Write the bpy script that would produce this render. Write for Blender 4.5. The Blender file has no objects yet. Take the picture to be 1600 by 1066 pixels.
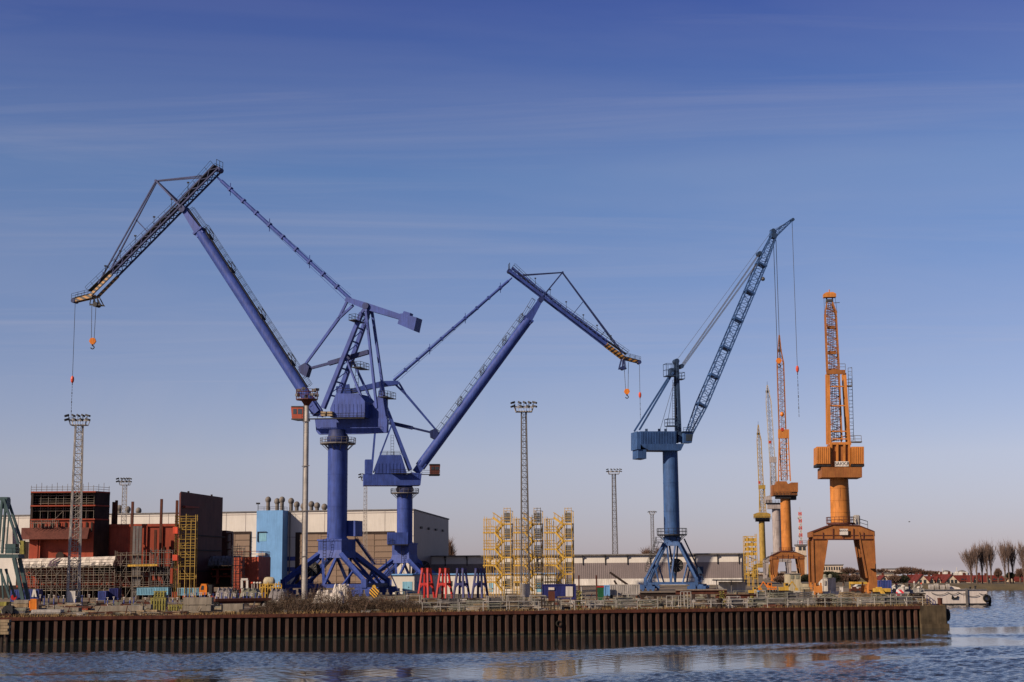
import bpy, math, random
import numpy as np
from mathutils import Vector, Matrix

R = math.radians
scene = bpy.context.scene
COL = scene.collection
rnd = random.Random(11)
V = Vector

# ------------------------------------------------------------------ camera
F, CX, CY = 2350.0, 800.0, 533.0
PITCH = math.atan((886.0 - CY) / F)
ROLL = R(-0.43)
CAMZ, G = 9.0, 3.1            # eye above the water, yard above the water
CAMROT = Matrix.Rotation(R(90) + PITCH, 3, 'X') @ Matrix.Rotation(ROLL, 3, 'Z')
EYE = V((0, 0, CAMZ))
YARD = R(-11)                 # the yard's own axes are turned against the view

cam_data = bpy.data.cameras.new('camera')
cam = bpy.data.objects.new('camera', cam_data)
COL.objects.link(cam)
cam.location = EYE
cam.rotation_euler = CAMROT.to_euler()
cam_data.sensor_width = 36.0
cam_data.lens = 36.0 * F / 1600.0
cam_data.clip_start = 0.5
cam_data.clip_end = 12000
scene.camera = cam


def ray(x, y):
    return CAMROT @ V(((x - CX) / F, -(y - CY) / F, -1.0))


def at(x, y, Y):
    """A point seen in direction x, y of the survey, Y metres away."""
    d = ray(x, y)
    return EYE + d * (Y / d.y)


def gx(x, Y, z=G):
    """The point at height z, Y metres away, in direction x."""
    y = 886.0
    for _ in range(4):
        p = at(x, y, Y)
        y += (p.z - z) * F / Y
    return at(x, y, Y)


def yz(y, Y, x=800):
    return at(x, y, Y).z


class Pl:
    """A vertical plane through O in direction ang; p() meets it."""
    def __init__(s, O, ang):
        s.O = V(O)
        s.u = V((math.cos(ang), math.sin(ang), 0))
        n = V((-math.sin(ang), math.cos(ang), 0))
        s.n = n if n.y > 0 else -n

    def p(s, x, y, v=0.0):
        d = ray(x, y)
        t = ((s.O - EYE).dot(s.n) + v) / d.dot(s.n)
        return EYE + d * t

    def w(s, x, y, v=0.0):
        """Centre-plane point moved v metres sideways."""
        return s.p(x, y) + s.n * v


# ------------------------------------------------------------------ mesh builder
class MB:
    def __init__(s):
        s.v, s.f, s.m = [], [], []
        s.mi = 0

    def face(s, *idx):
        s.f.append(idx)
        s.m.append(s.mi)

    def hexa(s, b, t):
        """Solid from a bottom ring b and a top ring t of as many points."""
        n, k = len(b), len(s.v)
        s.v += [V(p) for p in b] + [V(p) for p in t]
        s.face(*[k + i for i in reversed(range(n))])
        s.face(*[k + n + i for i in range(n)])
        for i in range(n):
            j = (i + 1) % n
            s.face(k + i, k + j, k + n + j, k + n + i)
        return s

    def poly(s, pts, ext):
        """Polygon of world points extruded along the vector ext."""
        ext = V(ext)
        return s.hexa(pts, [V(p) + ext for p in pts])

    def box(s, c, size, yaw=0.0):
        c = V(c)
        hx, hy, hz = size[0] / 2, size[1] / 2, size[2] / 2
        u = V((math.cos(yaw), math.sin(yaw), 0)) * hx
        n = V((-math.sin(yaw), math.cos(yaw), 0)) * hy
        z = V((0, 0, hz))
        b = [c - u - n - z, c + u - n - z, c + u + n - z, c - u + n - z]
        return s.hexa(b, [p + z * 2 for p in b])

    def gbox(s, c, size, yaw=0.0):
        """Box standing with its base centre at c."""
        return s.box(V(c) + V((0, 0, size[2] / 2)), size, yaw)

    def beam(s, p, q, w, h=None, side=None, w2=None, h2=None):
        p, q = V(p), V(q)
        h = w if h is None else h
        w2 = w if w2 is None else w2
        h2 = h if h2 is None else h2
        d = q - p
        if d.length < 1e-6:
            return s
        d.normalize()
        if side is None:
            side = d.cross(V((0, 0, 1)))
            if side.length < 1e-3:
                side = V((1, 0, 0))
        side = V(side)
        side = (side - d * side.dot(d)).normalized()
        up = side.cross(d).normalized()
        def ring(c, a, b):
            return [c - side * a / 2 - up * b / 2, c + side * a / 2 - up * b / 2,
                    c + side * a / 2 + up * b / 2, c - side * a / 2 + up * b / 2]
        return s.hexa(ring(p, w, h), ring(q, w2, h2))

    def tube(s, p, q, r, r2=None, n=8, caps=True):
        p, q = V(p), V(q)
        r2 = r if r2 is None else r2
        d = q - p
        if d.length < 1e-6:
            return s
        d.normalize()
        a = d.cross(V((0, 0, 1)))
        if a.length < 1e-3:
            a = V((1, 0, 0))
        a.normalize()
        b = d.cross(a)
        k = len(s.v)
        for c, rr in ((p, r), (q, r2)):
            for i in range(n):
                t = 2 * math.pi * i / n
                s.v.append(c + a * math.cos(t) * rr + b * math.sin(t) * rr)
        for i in range(n):
            j = (i + 1) % n
            s.face(k + i, k + j, k + n + j, k + n + i)
        if caps:
            s.face(*[k + i for i in reversed(range(n))])
            s.face(*[k + n + i for i in range(n)])
        return s

    def path(s, pts, r, n=6):
        for a, b in zip(pts, pts[1:]):
            s.tube(a, b, r, n=n)
        return s

    def lathe(s, c, prof, n=20, axis=V((0, 0, 1))):
        """prof: (radius, height) pairs along axis from c."""
        c, axis = V(c), V(axis).normalized()
        a = axis.cross(V((0, 0, 1)))
        if a.length < 1e-3:
            a = V((1, 0, 0))
        a.normalize()
        b = axis.cross(a)
        k = len(s.v)
        for r, h in prof:
            for i in range(n):
                t = 2 * math.pi * i / n
                s.v.append(c + axis * h + a * math.cos(t) * r + b * math.sin(t) * r)
        for e in range(len(prof) - 1):
            for i in range(n):
                j = (i + 1) % n
                s.face(k + e * n + i, k + e * n + j, k + (e + 1) * n + j, k + (e + 1) * n + i)
        s.face(*[k + i for i in reversed(range(n))])
        e = len(prof) - 1
        s.face(*[k + e * n + i for i in range(n)])
        return s

    def lattice(s, p, q, side, w0, h0, w1, h1, n, rc, rb, cross=False, rung=True):
        """Four-chord truss from p to q; w along side, h across it."""
        p, q = V(p), V(q)
        d = (q - p).normalized()
        side = V(side)
        side = (side - d * side.dot(d)).normalized()
        up = side.cross(d).normalized()
        def ring(t):
            c = p.lerp(q, t)
            w, h = w0 + (w1 - w0) * t, h0 + (h1 - h0) * t
            return [c - side * w / 2 - up * h / 2, c + side * w / 2 - up * h / 2,
                    c + side * w / 2 + up * h / 2, c - side * w / 2 + up * h / 2]
        rs = [ring(i / n) for i in range(n + 1)]
        for k in range(4):
            s.beam(rs[0][k], rs[n][k], rc * 2, rc * 2, side)
        for i in range(n):
            for k in range(4):
                j = (k + 1) % 4
                a, b = (k, j) if (i + k) % 2 == 0 else (j, k)
                s.tube(rs[i][a], rs[i + 1][b], rb, n=4, caps=False)
                if cross:
                    s.tube(rs[i][b], rs[i + 1][a], rb, n=4, caps=False)
                if rung:
                    s.tube(rs[i][k], rs[i][j], rb, n=4, caps=False)
        return s

    def rail(s, pts, h=1.1, step=1.6, r=0.04, up=V((0, 0, 1)), mid=True):
        for a, b in zip(pts, pts[1:]):
            a, b = V(a), V(b)
            k = max(1, int((b - a).length / step))
            for i in range(k + 1):
                c = a.lerp(b, i / k)
                s.tube(c, c + up * h, r, n=4)
            s.tube(a + up * h, b + up * h, r, n=4)
            if mid:
                s.tube(a + up * h * .5, b + up * h * .5, r * .8, n=4)
        return s

    def ladder(s, p, q, side, w=0.5, step=0.45, r=0.035, cage=False):
        p, q, side = V(p), V(q), V(side).normalized()
        s.tube(p - side * w / 2, q - side * w / 2, r, n=4)
        s.tube(p + side * w / 2, q + side * w / 2, r, n=4)
        k = max(2, int((q - p).length / step))
        for i in range(k + 1):
            c = p.lerp(q, i / k)
            s.tube(c - side * w / 2, c + side * w / 2, r * .8, n=4, caps=False)
        return s

    def ball(s, c, r, n=10, m=6, sq=1.0):
        c = V(c)
        prof = []
        for i in range(m + 1):
            t = math.pi * i / m
            prof.append((max(1e-3, r * math.sin(t)), -r * math.cos(t) * sq))
        return s.lathe(c, prof, n)

    def build(s, name, mats, parent=None, loc=None, smooth=False):
        """ONE mesh object; given in world coordinates, stored about its thing's base."""
        base = V((0, 0, 0))
        if parent is not None:
            p = parent
            while p.parent is not None:
                p = p.parent
            base = p.location
        elif loc is not None:
            base = V(loc)
        me = bpy.data.meshes.new(name)
        me.from_pydata([tuple(p - base) for p in s.v], [], s.f)
        if not isinstance(mats, (list, tuple)):
            mats = [mats]
        for m in mats:
            me.materials.append(m)
        if len(mats) > 1:
            me.polygons.foreach_set('material_index', s.m)
        if smooth:
            me.polygons.foreach_set('use_smooth', [True] * len(me.polygons))
            try:
                me.set_sharp_from_angle(angle=R(40))
            except Exception:
                pass
        me.update()
        o = bpy.data.objects.new(name, me)
        COL.objects.link(o)
        if parent is not None:
            o.parent = parent
        elif loc is not None:
            o.location = base
        return o


def tag(o, label=None, cat=None, group=None, kind=None):
    for k, v in (('label', label), ('category', cat), ('group', group), ('kind', kind)):
        if v:
            o[k] = v
    return o


def thing(name, label, cat, loc, group=None):
    o = bpy.data.objects.new(name, None)
    COL.objects.link(o)
    o.location = V(loc)
    o.empty_display_size = 0.5
    return tag(o, label, cat, group)


def slab(mb, pl, pts, v0, v1):
    """Outline on the plane at v0, extruded to v1."""
    return mb.poly([pl.p(x, y, v0) for x, y in pts], pl.n * (v1 - v0))


def fslab(mb, pts, Y, depth):
    """Outline in a wall facing the water, Y metres away."""
    return mb.poly([at(x, y, Y) for x, y in pts], V((0, depth, 0)))


def fbox(mb, x0, y0, x1, y1, Y, depth):
    return fslab(mb, [(x0, y1), (x1, y1), (x1, y0), (x0, y0)], Y, depth)


# ------------------------------------------------------------------ materials
def nmat(name):
    m = bpy.data.materials.new(name)
    m.use_nodes = True
    nt = m.node_tree
    b = nt.nodes['Principled BSDF']
    return m, nt, b


def N(nt, typ, **kw):
    n = nt.nodes.new(typ)
    for k, v in kw.items():
        if hasattr(n, k):
            setattr(n, k, v)
        else:
            n.inputs[k.replace('_', ' ')].default_value = v
    return n


def rgba(c):
    return (c[0], c[1], c[2], 1)


def ramp(nt, fac, stops):
    r = nt.nodes.new('ShaderNodeValToRGB')
    el = r.color_ramp.elements
    while len(el) < len(stops):
        el.new(0.5)
    for e, (p, c) in zip(el, stops):
        e.position = p
        e.color = rgba(c) if len(c) == 3 else c
    nt.links.new(fac, r.inputs[0])
    return r.outputs[0]


def mixc(nt, fac, a, b):
    n = nt.nodes.new('ShaderNodeMix')
    n.data_type = 'RGBA'
    n.clamp_factor = True
    for sock, val in ((n.inputs[0], fac), (n.inputs[6], a), (n.inputs[7], b)):
        if isinstance(val, (int, float)):
            sock.default_value = val
        elif isinstance(val, tuple):
            sock.default_value = rgba(val)
        else:
            nt.links.new(val, sock)
    return n.outputs[2]


def paint(name, col, rough=0.5, var=0.18, scale=0.5, rust=0.0, rustcol=(0.10, 0.035, 0.015), streak=1.0, spec=0.22, bump=0.0):
    col = tuple(c * 0.74 for c in col)
    """Weathered paint: slow tone changes, faint runs down the sheet, rust patches of their own shape."""
    m, nt, b = nmat(name)
    tc = nt.nodes.new('ShaderNodeTexCoord')
    big = N(nt, 'ShaderNodeTexNoise', Scale=scale, Detail=5.0, Roughness=0.6)
    nt.links.new(tc.outputs['Object'], big.inputs['Vector'])
    mp = nt.nodes.new('ShaderNodeMapping')
    mp.inputs['Scale'].default_value = (2.2, 2.2, 0.18)
    nt.links.new(tc.outputs['Object'], mp.inputs[0])
    run = N(nt, 'ShaderNodeTexNoise', Scale=1.3, Detail=4.0, Roughness=0.65)
    nt.links.new(mp.outputs[0], run.inputs['Vector'])
    lo = tuple(c * (1 - var * 1.6) for c in col)
    hi = tuple(min(1, c * (1 + var)) for c in col)
    c1 = ramp(nt, big.outputs['Fac'], [(0.3, lo), (0.7, hi)])
    r2 = ramp(nt, run.outputs['Fac'], [(0.35, (1 - .35 * streak,) * 3), (0.62, (1, 1, 1))])
    mul = nt.nodes.new('ShaderNodeMix')
    mul.data_type = 'RGBA'
    mul.blend_type = 'MULTIPLY'
    mul.inputs[0].default_value = 1.0
    nt.links.new(c1, mul.inputs[6])
    nt.links.new(r2, mul.inputs[7])
    out = mul.outputs[2]
    if rust > 0:
        rn = N(nt, 'ShaderNodeTexNoise', Scale=scale * 2.6, Detail=8.0, Roughness=0.7)
        nt.links.new(mp.outputs[0], rn.inputs['Vector'])
        f = ramp(nt, rn.outputs['Fac'], [(0.62 - 0.24 * rust, (0, 0, 0)), (0.74 - 0.2 * rust, (1, 1, 1))])
        out = mixc(nt, f, out, rustcol)
    nt.links.new(out, b.inputs['Base Color'])
    b.inputs['Roughness'].default_value = rough
    b.inputs['Specular IOR Level'].default_value = spec
    if bump > 0:
        bn = nt.nodes.new('ShaderNodeBump')
        bn.inputs['Strength'].default_value = bump
        bn.inputs['Distance'].default_value = 0.1
        nt.links.new(big.outputs['Fac'], bn.inputs['Height'])
        nt.links.new(bn.outputs[0], b.inputs['Normal'])
    return m


def stripes(name, c1, c2, period, direction):
    """Hazard bands, diagonal."""
    m, nt, b = nmat(name)
    tc = nt.nodes.new('ShaderNodeTexCoord')
    dp = nt.nodes.new('ShaderNodeVectorMath')
    dp.operation = 'DOT_PRODUCT'
    d = V(direction).normalized() / period
    dp.inputs[1].default_value = tuple(d)
    nt.links.new(tc.outputs['Object'], dp.inputs[0])
    fr = N(nt, 'ShaderNodeMath', operation='FRACT')
    nt.links.new(dp.outputs['Value'], fr.inputs[0])
    gt = N(nt, 'ShaderNodeMath', operation='GREATER_THAN')
    gt.inputs[1].default_value = 0.5
    nt.links.new(fr.outputs[0], gt.inputs[0])
    nt.links.new(mixc(nt, gt.outputs[0], c1, c2), b.inputs['Base Color'])
    b.inputs['Roughness'].default_value = 0.5
    return m


M = {}
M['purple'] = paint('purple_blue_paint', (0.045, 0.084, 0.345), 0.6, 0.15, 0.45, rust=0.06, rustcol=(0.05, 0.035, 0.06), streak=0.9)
M['purple_dark'] = paint('purple_blue_dark_paint', (0.024, 0.040, 0.15), 0.6, 0.2, 0.5)  # darker copy of the purple, putting shade into jib, stays and right beam
M['blue'] = paint('steel_blue_paint', (0.048, 0.116, 0.30), 0.6, 0.16, 0.45, rust=0.06, rustcol=(0.05, 0.04, 0.05), streak=0.9)
M['blue_dark'] = paint('steel_blue_dark_paint', (0.035, 0.07, 0.15), 0.55, 0.2, 0.5)  # darker copy of the steel blue
M['orange'] = paint('orange_paint', (0.58, 0.218, 0.048), 0.6, 0.14, 0.4, rust=0.15, streak=0.7)
M['orange_rust'] = paint('rusty_orange_paint', (0.40, 0.155, 0.044), 0.6, 0.22, 0.5, rust=0.62, rustcol=(0.16, 0.055, 0.018))
M['yellow'] = paint('yellow_paint', (0.64, 0.40, 0.07), 0.5, 0.12, 0.6)
M['yellow_dull'] = paint('dull_yellow_paint', (0.44, 0.29, 0.065), 0.55, 0.15, 0.5, rust=0.25)
M['grey_crane'] = paint('pale_grey_paint', (0.42, 0.37, 0.36), 0.5, 0.12, 0.4, rust=0.12)
M['galv'] = paint('galvanised_steel', (0.46, 0.43, 0.40), 0.45, 0.15, 0.8, spec=0.5)
M['galv_dark'] = paint('grey_steel', (0.17, 0.16, 0.16), 0.5, 0.2, 0.8)
M['rail'] = paint('rail_grey_paint', (0.42, 0.40, 0.37), 0.5, 0.2, 1.0)
M['dark'] = paint('dark_steel', (0.03, 0.03, 0.035), 0.6, 0.3, 0.8)
M['rope'] = paint('steel_rope', (0.07, 0.07, 0.08), 0.6, 0.1, 1.0)
M['white'] = paint('white_paint', (0.72, 0.69, 0.65), 0.5, 0.08, 0.4)
M['cream'] = paint('cream_sheet_cladding', (0.63, 0.60, 0.56), 0.6, 0.06, 0.12, streak=0.25)
M['grey_clad'] = paint('grey_lilac_cladding', (0.235, 0.20, 0.205), 0.5, 0.08, 0.2, streak=0.3)
M['door_brown'] = paint('brown_door_sheet', (0.24, 0.17, 0.125), 0.55, 0.08, 0.15, streak=0.3)
M['roof_grey'] = paint('grey_roof_felt', (0.20, 0.19, 0.19), 0.8, 0.15, 0.3)
M['skyblue'] = paint('sky_blue_sheet', (0.16, 0.36, 0.68), 0.5, 0.10, 0.25, streak=0.4)
M['lightblue'] = paint('light_blue_paint', (0.22, 0.48, 0.66), 0.5, 0.12, 0.6)
M['navy'] = paint('navy_paint', (0.022, 0.028, 0.15), 0.5, 0.15, 0.6)
M['cont_blue'] = paint('container_blue_paint', (0.06, 0.09, 0.33), 0.5, 0.15, 0.5, rust=0.15)
M['red'] = paint('bright_red_paint', (0.46, 0.02, 0.02), 0.45, 0.12, 0.8)
M['red_lamp'] = paint('signal_red_paint', (0.75, 0.10, 0.05), 0.45, 0.1, 0.8)
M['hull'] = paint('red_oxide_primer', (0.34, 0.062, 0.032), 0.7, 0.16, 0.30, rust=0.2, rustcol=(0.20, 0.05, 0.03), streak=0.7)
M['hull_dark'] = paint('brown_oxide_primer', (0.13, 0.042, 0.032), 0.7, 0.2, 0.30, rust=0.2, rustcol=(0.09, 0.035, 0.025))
M['hull_inside'] = paint('hull_steel_and_shade', (0.04, 0.026, 0.022), 0.8, 0.3, 0.4)  # near-black; on the hull's splayed side and in voids it stands for shade
M['tarp'] = paint('white_tarpaulin', (0.74, 0.68, 0.62), 0.6, 0.10, 0.6)
M['tarp_grey'] = paint('grey_tarpaulin', (0.30, 0.28, 0.29), 0.6, 0.14, 0.8)
M['scaff'] = paint('scaffold_tube', (0.26, 0.23, 0.20), 0.45, 0.25, 1.0)
M['plank'] = paint('weathered_planks', (0.33, 0.25, 0.16), 0.8, 0.25, 1.2)
M['concrete'] = paint('grey_concrete', (0.28, 0.245, 0.20), 0.85, 0.16, 0.6)
M['concrete_old'] = paint('weathered_quay_concrete', (0.12, 0.09, 0.055), 0.9, 0.3, 0.7, rust=0.3, rustcol=(0.07, 0.055, 0.03))
M['still'] = paint('grey_green_stillage', (0.24, 0.24, 0.19), 0.6, 0.25, 1.0)
M['green'] = paint('bin_green_plastic', (0.02, 0.12, 0.05), 0.5, 0.15, 0.8)
M['teal'] = paint('teal_paint', (0.06, 0.11, 0.12), 0.5, 0.18, 0.6)
M['olive'] = paint('mossy_yellow_timber', (0.30, 0.27, 0.07), 0.8, 0.3, 1.5)
M['orange_box'] = paint('orange_lacquer', (0.80, 0.24, 0.03), 0.4, 0.1, 0.8)
M['tyre'] = paint('black_rubber', (0.015, 0.015, 0.016), 0.8, 0.2, 1.0)
M['beige'] = paint('beige_render', (0.52, 0.46, 0.33), 0.8, 0.08, 0.4)
M['pontoon'] = paint('pale_grey_hull_paint', (0.66, 0.60, 0.57), 0.5, 0.07, 0.3, rust=0.03, streak=0.5)
M['tile'] = paint('red_roof_tile', (0.17, 0.030, 0.02), 0.7, 0.25, 0.8)
M['gable'] = paint('pale_gable_render', (0.72, 0.60, 0.47), 0.8, 0.08, 0.5)
M['bark'] = paint('bark', (0.15, 0.10, 0.075), 0.9, 0.2, 2.0)
M['twig'] = paint('bare_twigs', (0.14, 0.083, 0.062), 0.9, 0.25, 0.3)
M['twig_pale'] = paint('pale_bare_twigs', (0.175, 0.122, 0.105), 0.9, 0.2, 0.3)
M['bramble'] = paint('dead_brambles', (0.062, 0.040, 0.026), 0.9, 0.35, 1.5)
M['evergreen'] = paint('dark_evergreen', (0.025, 0.03, 0.016), 0.9, 0.3, 0.6)
M['glass'] = paint('dark_window_glass', (0.03, 0.04, 0.05), 0.12, 0.1, 0.6, spec=0.6)
M['rustred'] = paint('rusty_beam_paint', (0.105, 0.034, 0.022), 0.8, 0.25, 0.8, rust=0.3)
M['mesh'] = paint('dull_wire_cage', (0.20, 0.17, 0.11), 0.6, 0.2, 1.0)
M['vent'] = paint('dull_vent_sheet', (0.21, 0.185, 0.165), 0.6, 0.2, 0.8)
# ------------------------------------------------------------------ light, sky
SUN_AZ, SUN_EL = R(54), R(31)         # to the left of and behind the viewer
to_sun = V((-math.sin(SUN_AZ) * math.cos(SUN_EL), -math.cos(SUN_AZ) * math.cos(SUN_EL), math.sin(SUN_EL)))
sd = bpy.data.lights.new('sun', 'SUN')
sd.energy = 5.0
sd.angle = R(0.5)
sd.color = (1.0, 0.80, 0.60)
so = bpy.data.objects.new('sun', sd)
COL.objects.link(so)
so.rotation_euler = (-to_sun).to_track_quat('-Z', 'Y').to_euler()
so.location = to_sun * 300

world = bpy.data.worlds.new('World')
scene.world = world
world.use_nodes = True
wt = world.node_tree
bg = wt.nodes['Background']
sky = wt.nodes.new('ShaderNodeTexSky')
sky.sky_type = 'NISHITA'
sky.sun_disc = False
sky.sun_elevation = SUN_EL
sky.sun_rotation = math.atan2(to_sun.x, to_sun.y)
sky.altitude = 600
sky.air_density = 1.0
sky.dust_density = 0.6
sky.ozone_density = 3.0
geo = wt.nodes.new('ShaderNodeTexCoord')
# the air below the horizon line looks like the air just above it
sep0 = wt.nodes.new('ShaderNodeSeparateXYZ')
wt.links.new(geo.outputs['Generated'], sep0.inputs[0])
za = N(wt, 'ShaderNodeMath', operation='ABSOLUTE')
wt.links.new(sep0.outputs['Z'], za.inputs[0])
sep = wt.nodes.new('ShaderNodeCombineXYZ')
wt.links.new(sep0.outputs['X'], sep.inputs[0]); wt.links.new(sep0.outputs['Y'], sep.inputs[1]); wt.links.new(za.outputs[0], sep.inputs[2])
wt.links.new(sep.outputs[0], sky.inputs['Vector'])
sep1 = sep
sep = wt.nodes.new('ShaderNodeSeparateXYZ')
wt.links.new(sep1.outputs[0], sep.inputs[0])
# clear deep air overhead, rosy haze low down
SKY_FILTER = [(0.0, (0.72, 0.64, 0.88)), (0.03, (0.80, 0.69, 0.90)), (0.07, (1.0, 0.80, 0.92)), (0.16, (0.90, 0.79, 0.94)),
              (0.255, (0.76, 0.80, 1.0)), (0.36, (0.48, 0.51, 0.93)), (0.48, (0.38, 0.39, 0.60)), (0.65, (0.25, 0.26, 0.40)), (1.0, (0.18, 0.19, 0.34))]
filt = ramp(wt, sep.outputs['Z'], SKY_FILTER)
mul = wt.nodes.new('ShaderNodeMix')
mul.data_type = 'RGBA'
mul.blend_type = 'MULTIPLY'
mul.inputs[0].default_value = 1.0
wt.links.new(sky.outputs[0], mul.inputs[6])
wt.links.new(filt, mul.inputs[7])
# thin cirrus: long wisps, seen in perspective on a high flat layer
dv = wt.nodes.new('ShaderNodeMath')
dv.operation = 'MAXIMUM'
dv.inputs[1].default_value = 0.12
wt.links.new(sep.outputs['Z'], dv.inputs[0])
cx = N(wt, 'ShaderNodeMath', operation='DIVIDE')
cy = N(wt, 'ShaderNodeMath', operation='DIVIDE')
wt.links.new(sep.outputs['X'], cx.inputs[0]); wt.links.new(dv.outputs[0], cx.inputs[1])
wt.links.new(sep.outputs['Y'], cy.inputs[0]); wt.links.new(dv.outputs[0], cy.inputs[1])
cmb = wt.nodes.new('ShaderNodeCombineXYZ')
wt.links.new(cx.outputs[0], cmb.inputs[0]); wt.links.new(cy.outputs[0], cmb.inputs[1])
mpc = wt.nodes.new('ShaderNodeMapping')
mpc.inputs['Rotation'].default_value = (0, 0, R(-14))
mpc.inputs['Scale'].default_value = (0.60, 1.0, 1)
wt.links.new(cmb.outputs[0], mpc.inputs[0])
cn = N(wt, 'ShaderNodeTexNoise', Scale=0.9, Detail=5.0, Roughness=0.55, Distortion=0.8)
wt.links.new(mpc.outputs[0], cn.inputs['Vector'])
cf = ramp(wt, cn.outputs['Fac'], [(0.40, (0, 0, 0)), (0.85, (0.15, 0.15, 0.15))])
cloudcol = (5.2, 4.9, 5.6)
mpw = wt.nodes.new('ShaderNodeMapping')
mpw.inputs['Rotation'].default_value = (0, 0, R(52))
mpw.inputs['Scale'].default_value = (0.34, 1.7, 1)
wt.links.new(cmb.outputs[0], mpw.inputs[0])
cw = N(wt, 'ShaderNodeTexNoise', Scale=1.0, Detail=9.0, Roughness=0.62, Distortion=0.9)
wt.links.new(mpw.outputs[0], cw.inputs['Vector'])
cwf = ramp(wt, cw.outputs['Fac'], [(0.46, (0, 0, 0)), (0.76, (0.20, 0.20, 0.20))])
cmx = N(wt, 'ShaderNodeMath', operation='MAXIMUM')
wt.links.new(cf, cmx.inputs[0]); wt.links.new(cwf, cmx.inputs[1])
skyc = mixc(wt, cmx.outputs[0], mul.outputs[2], cloudcol)
wt.links.new(skyc, bg.inputs['Color'])
bg.inputs['Strength'].default_value = 0.069

vs = scene.view_settings
vs.view_transform = 'Standard'
vs.look = 'None'
vs.exposure = 0.5
vs.gamma = 1.0
vs.use_curve_mapping = False

# ------------------------------------------------------------------ quay line
QA, QB = V((-66.0, 195.0, 0)), V((59.0, 217.0, 0))
QD = (QB - QA).normalized()
QN = V((QD.y, -QD.x, 0))              # towards the water


def quay(x, back=0.0, z=G):
    """On the quay edge in direction x, moved back from the water."""
    d = ray(x, 940)
    # meet the vertical plane of the quay line moved back
    O = QA - QN * back
    t = (O - EYE).dot(QN) / d.dot(QN)
    p = EYE + d * t
    p.z = z
    # correct the small shift the camera's tilt makes at another height
    y = 940.0
    for _ in range(4):
        d = ray(x, y)
        t = (O - EYE).dot(QN) / d.dot(QN)
        p = EYE + d * t
        y += (p.z - z) * F / p.y
    return p


Q_END = quay(1481)
Q_CONC = quay(1437)
Q_LEFT = QA - QD * 120

# ------------------------------------------------------------------ water
def water_mat():
    m, nt, b = nmat('harbour_water')
    tc = nt.nodes.new('ShaderNodeTexCoord')
    mp = nt.nodes.new('ShaderNodeMapping')
    mp.inputs['Scale'].default_value = (0.7, 1.0, 1)
    nt.links.new(tc.outputs['Object'], mp.inputs[0])
    n = N(nt, 'ShaderNodeTexNoise', Scale=2.6, Detail=4.0, Roughness=0.6, Distortion=0.4)
    nt.links.new(mp.outputs[0], n.inputs['Vector'])
    at_ = nt.nodes.new('ShaderNodeAttribute')
    at_.attribute_name = 'ruffle'
    st = N(nt, 'ShaderNodeMath', operation='MULTIPLY_ADD')
    st.inputs[1].default_value = 0.5
    st.inputs[2].default_value = 0.01
    nt.links.new(at_.outputs['Fac'], st.inputs[0])
    bp = nt.nodes.new('ShaderNodeBump')
    bp.inputs['Distance'].default_value = 0.10
    nt.links.new(st.outputs[0], bp.inputs['Strength'])
    nt.links.new(n.outputs['Fac'], bp.inputs['Height'])
    nt.links.new(bp.outputs[0], b.inputs['Normal'])
    b.inputs['Base Color'].default_value = (0.014, 0.018, 0.020, 1)
    b.inputs['Roughness'].default_value = 0.06
    b.inputs['IOR'].default_value = 1.33
    return m


M['water'] = water_mat()


def vnoise(x, y, seed):
    """Smooth value noise on arrays."""
    rs = np.random.RandomState(seed)
    tab = rs.rand(256, 256)
    xi, yi = np.floor(x).astype(int), np.floor(y).astype(int)
    fx, fy = x - xi, y - yi
    fx, fy = fx * fx * (3 - 2 * fx), fy * fy * (3 - 2 * fy)
    g = lambda a, b_: tab[a % 256, b_ % 256]
    return (g(xi, yi) * (1 - fx) + g(xi + 1, yi) * fx) * (1 - fy) + (g(xi, yi + 1) * (1 - fx) + g(xi + 1, yi + 1) * fx) * fy


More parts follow.
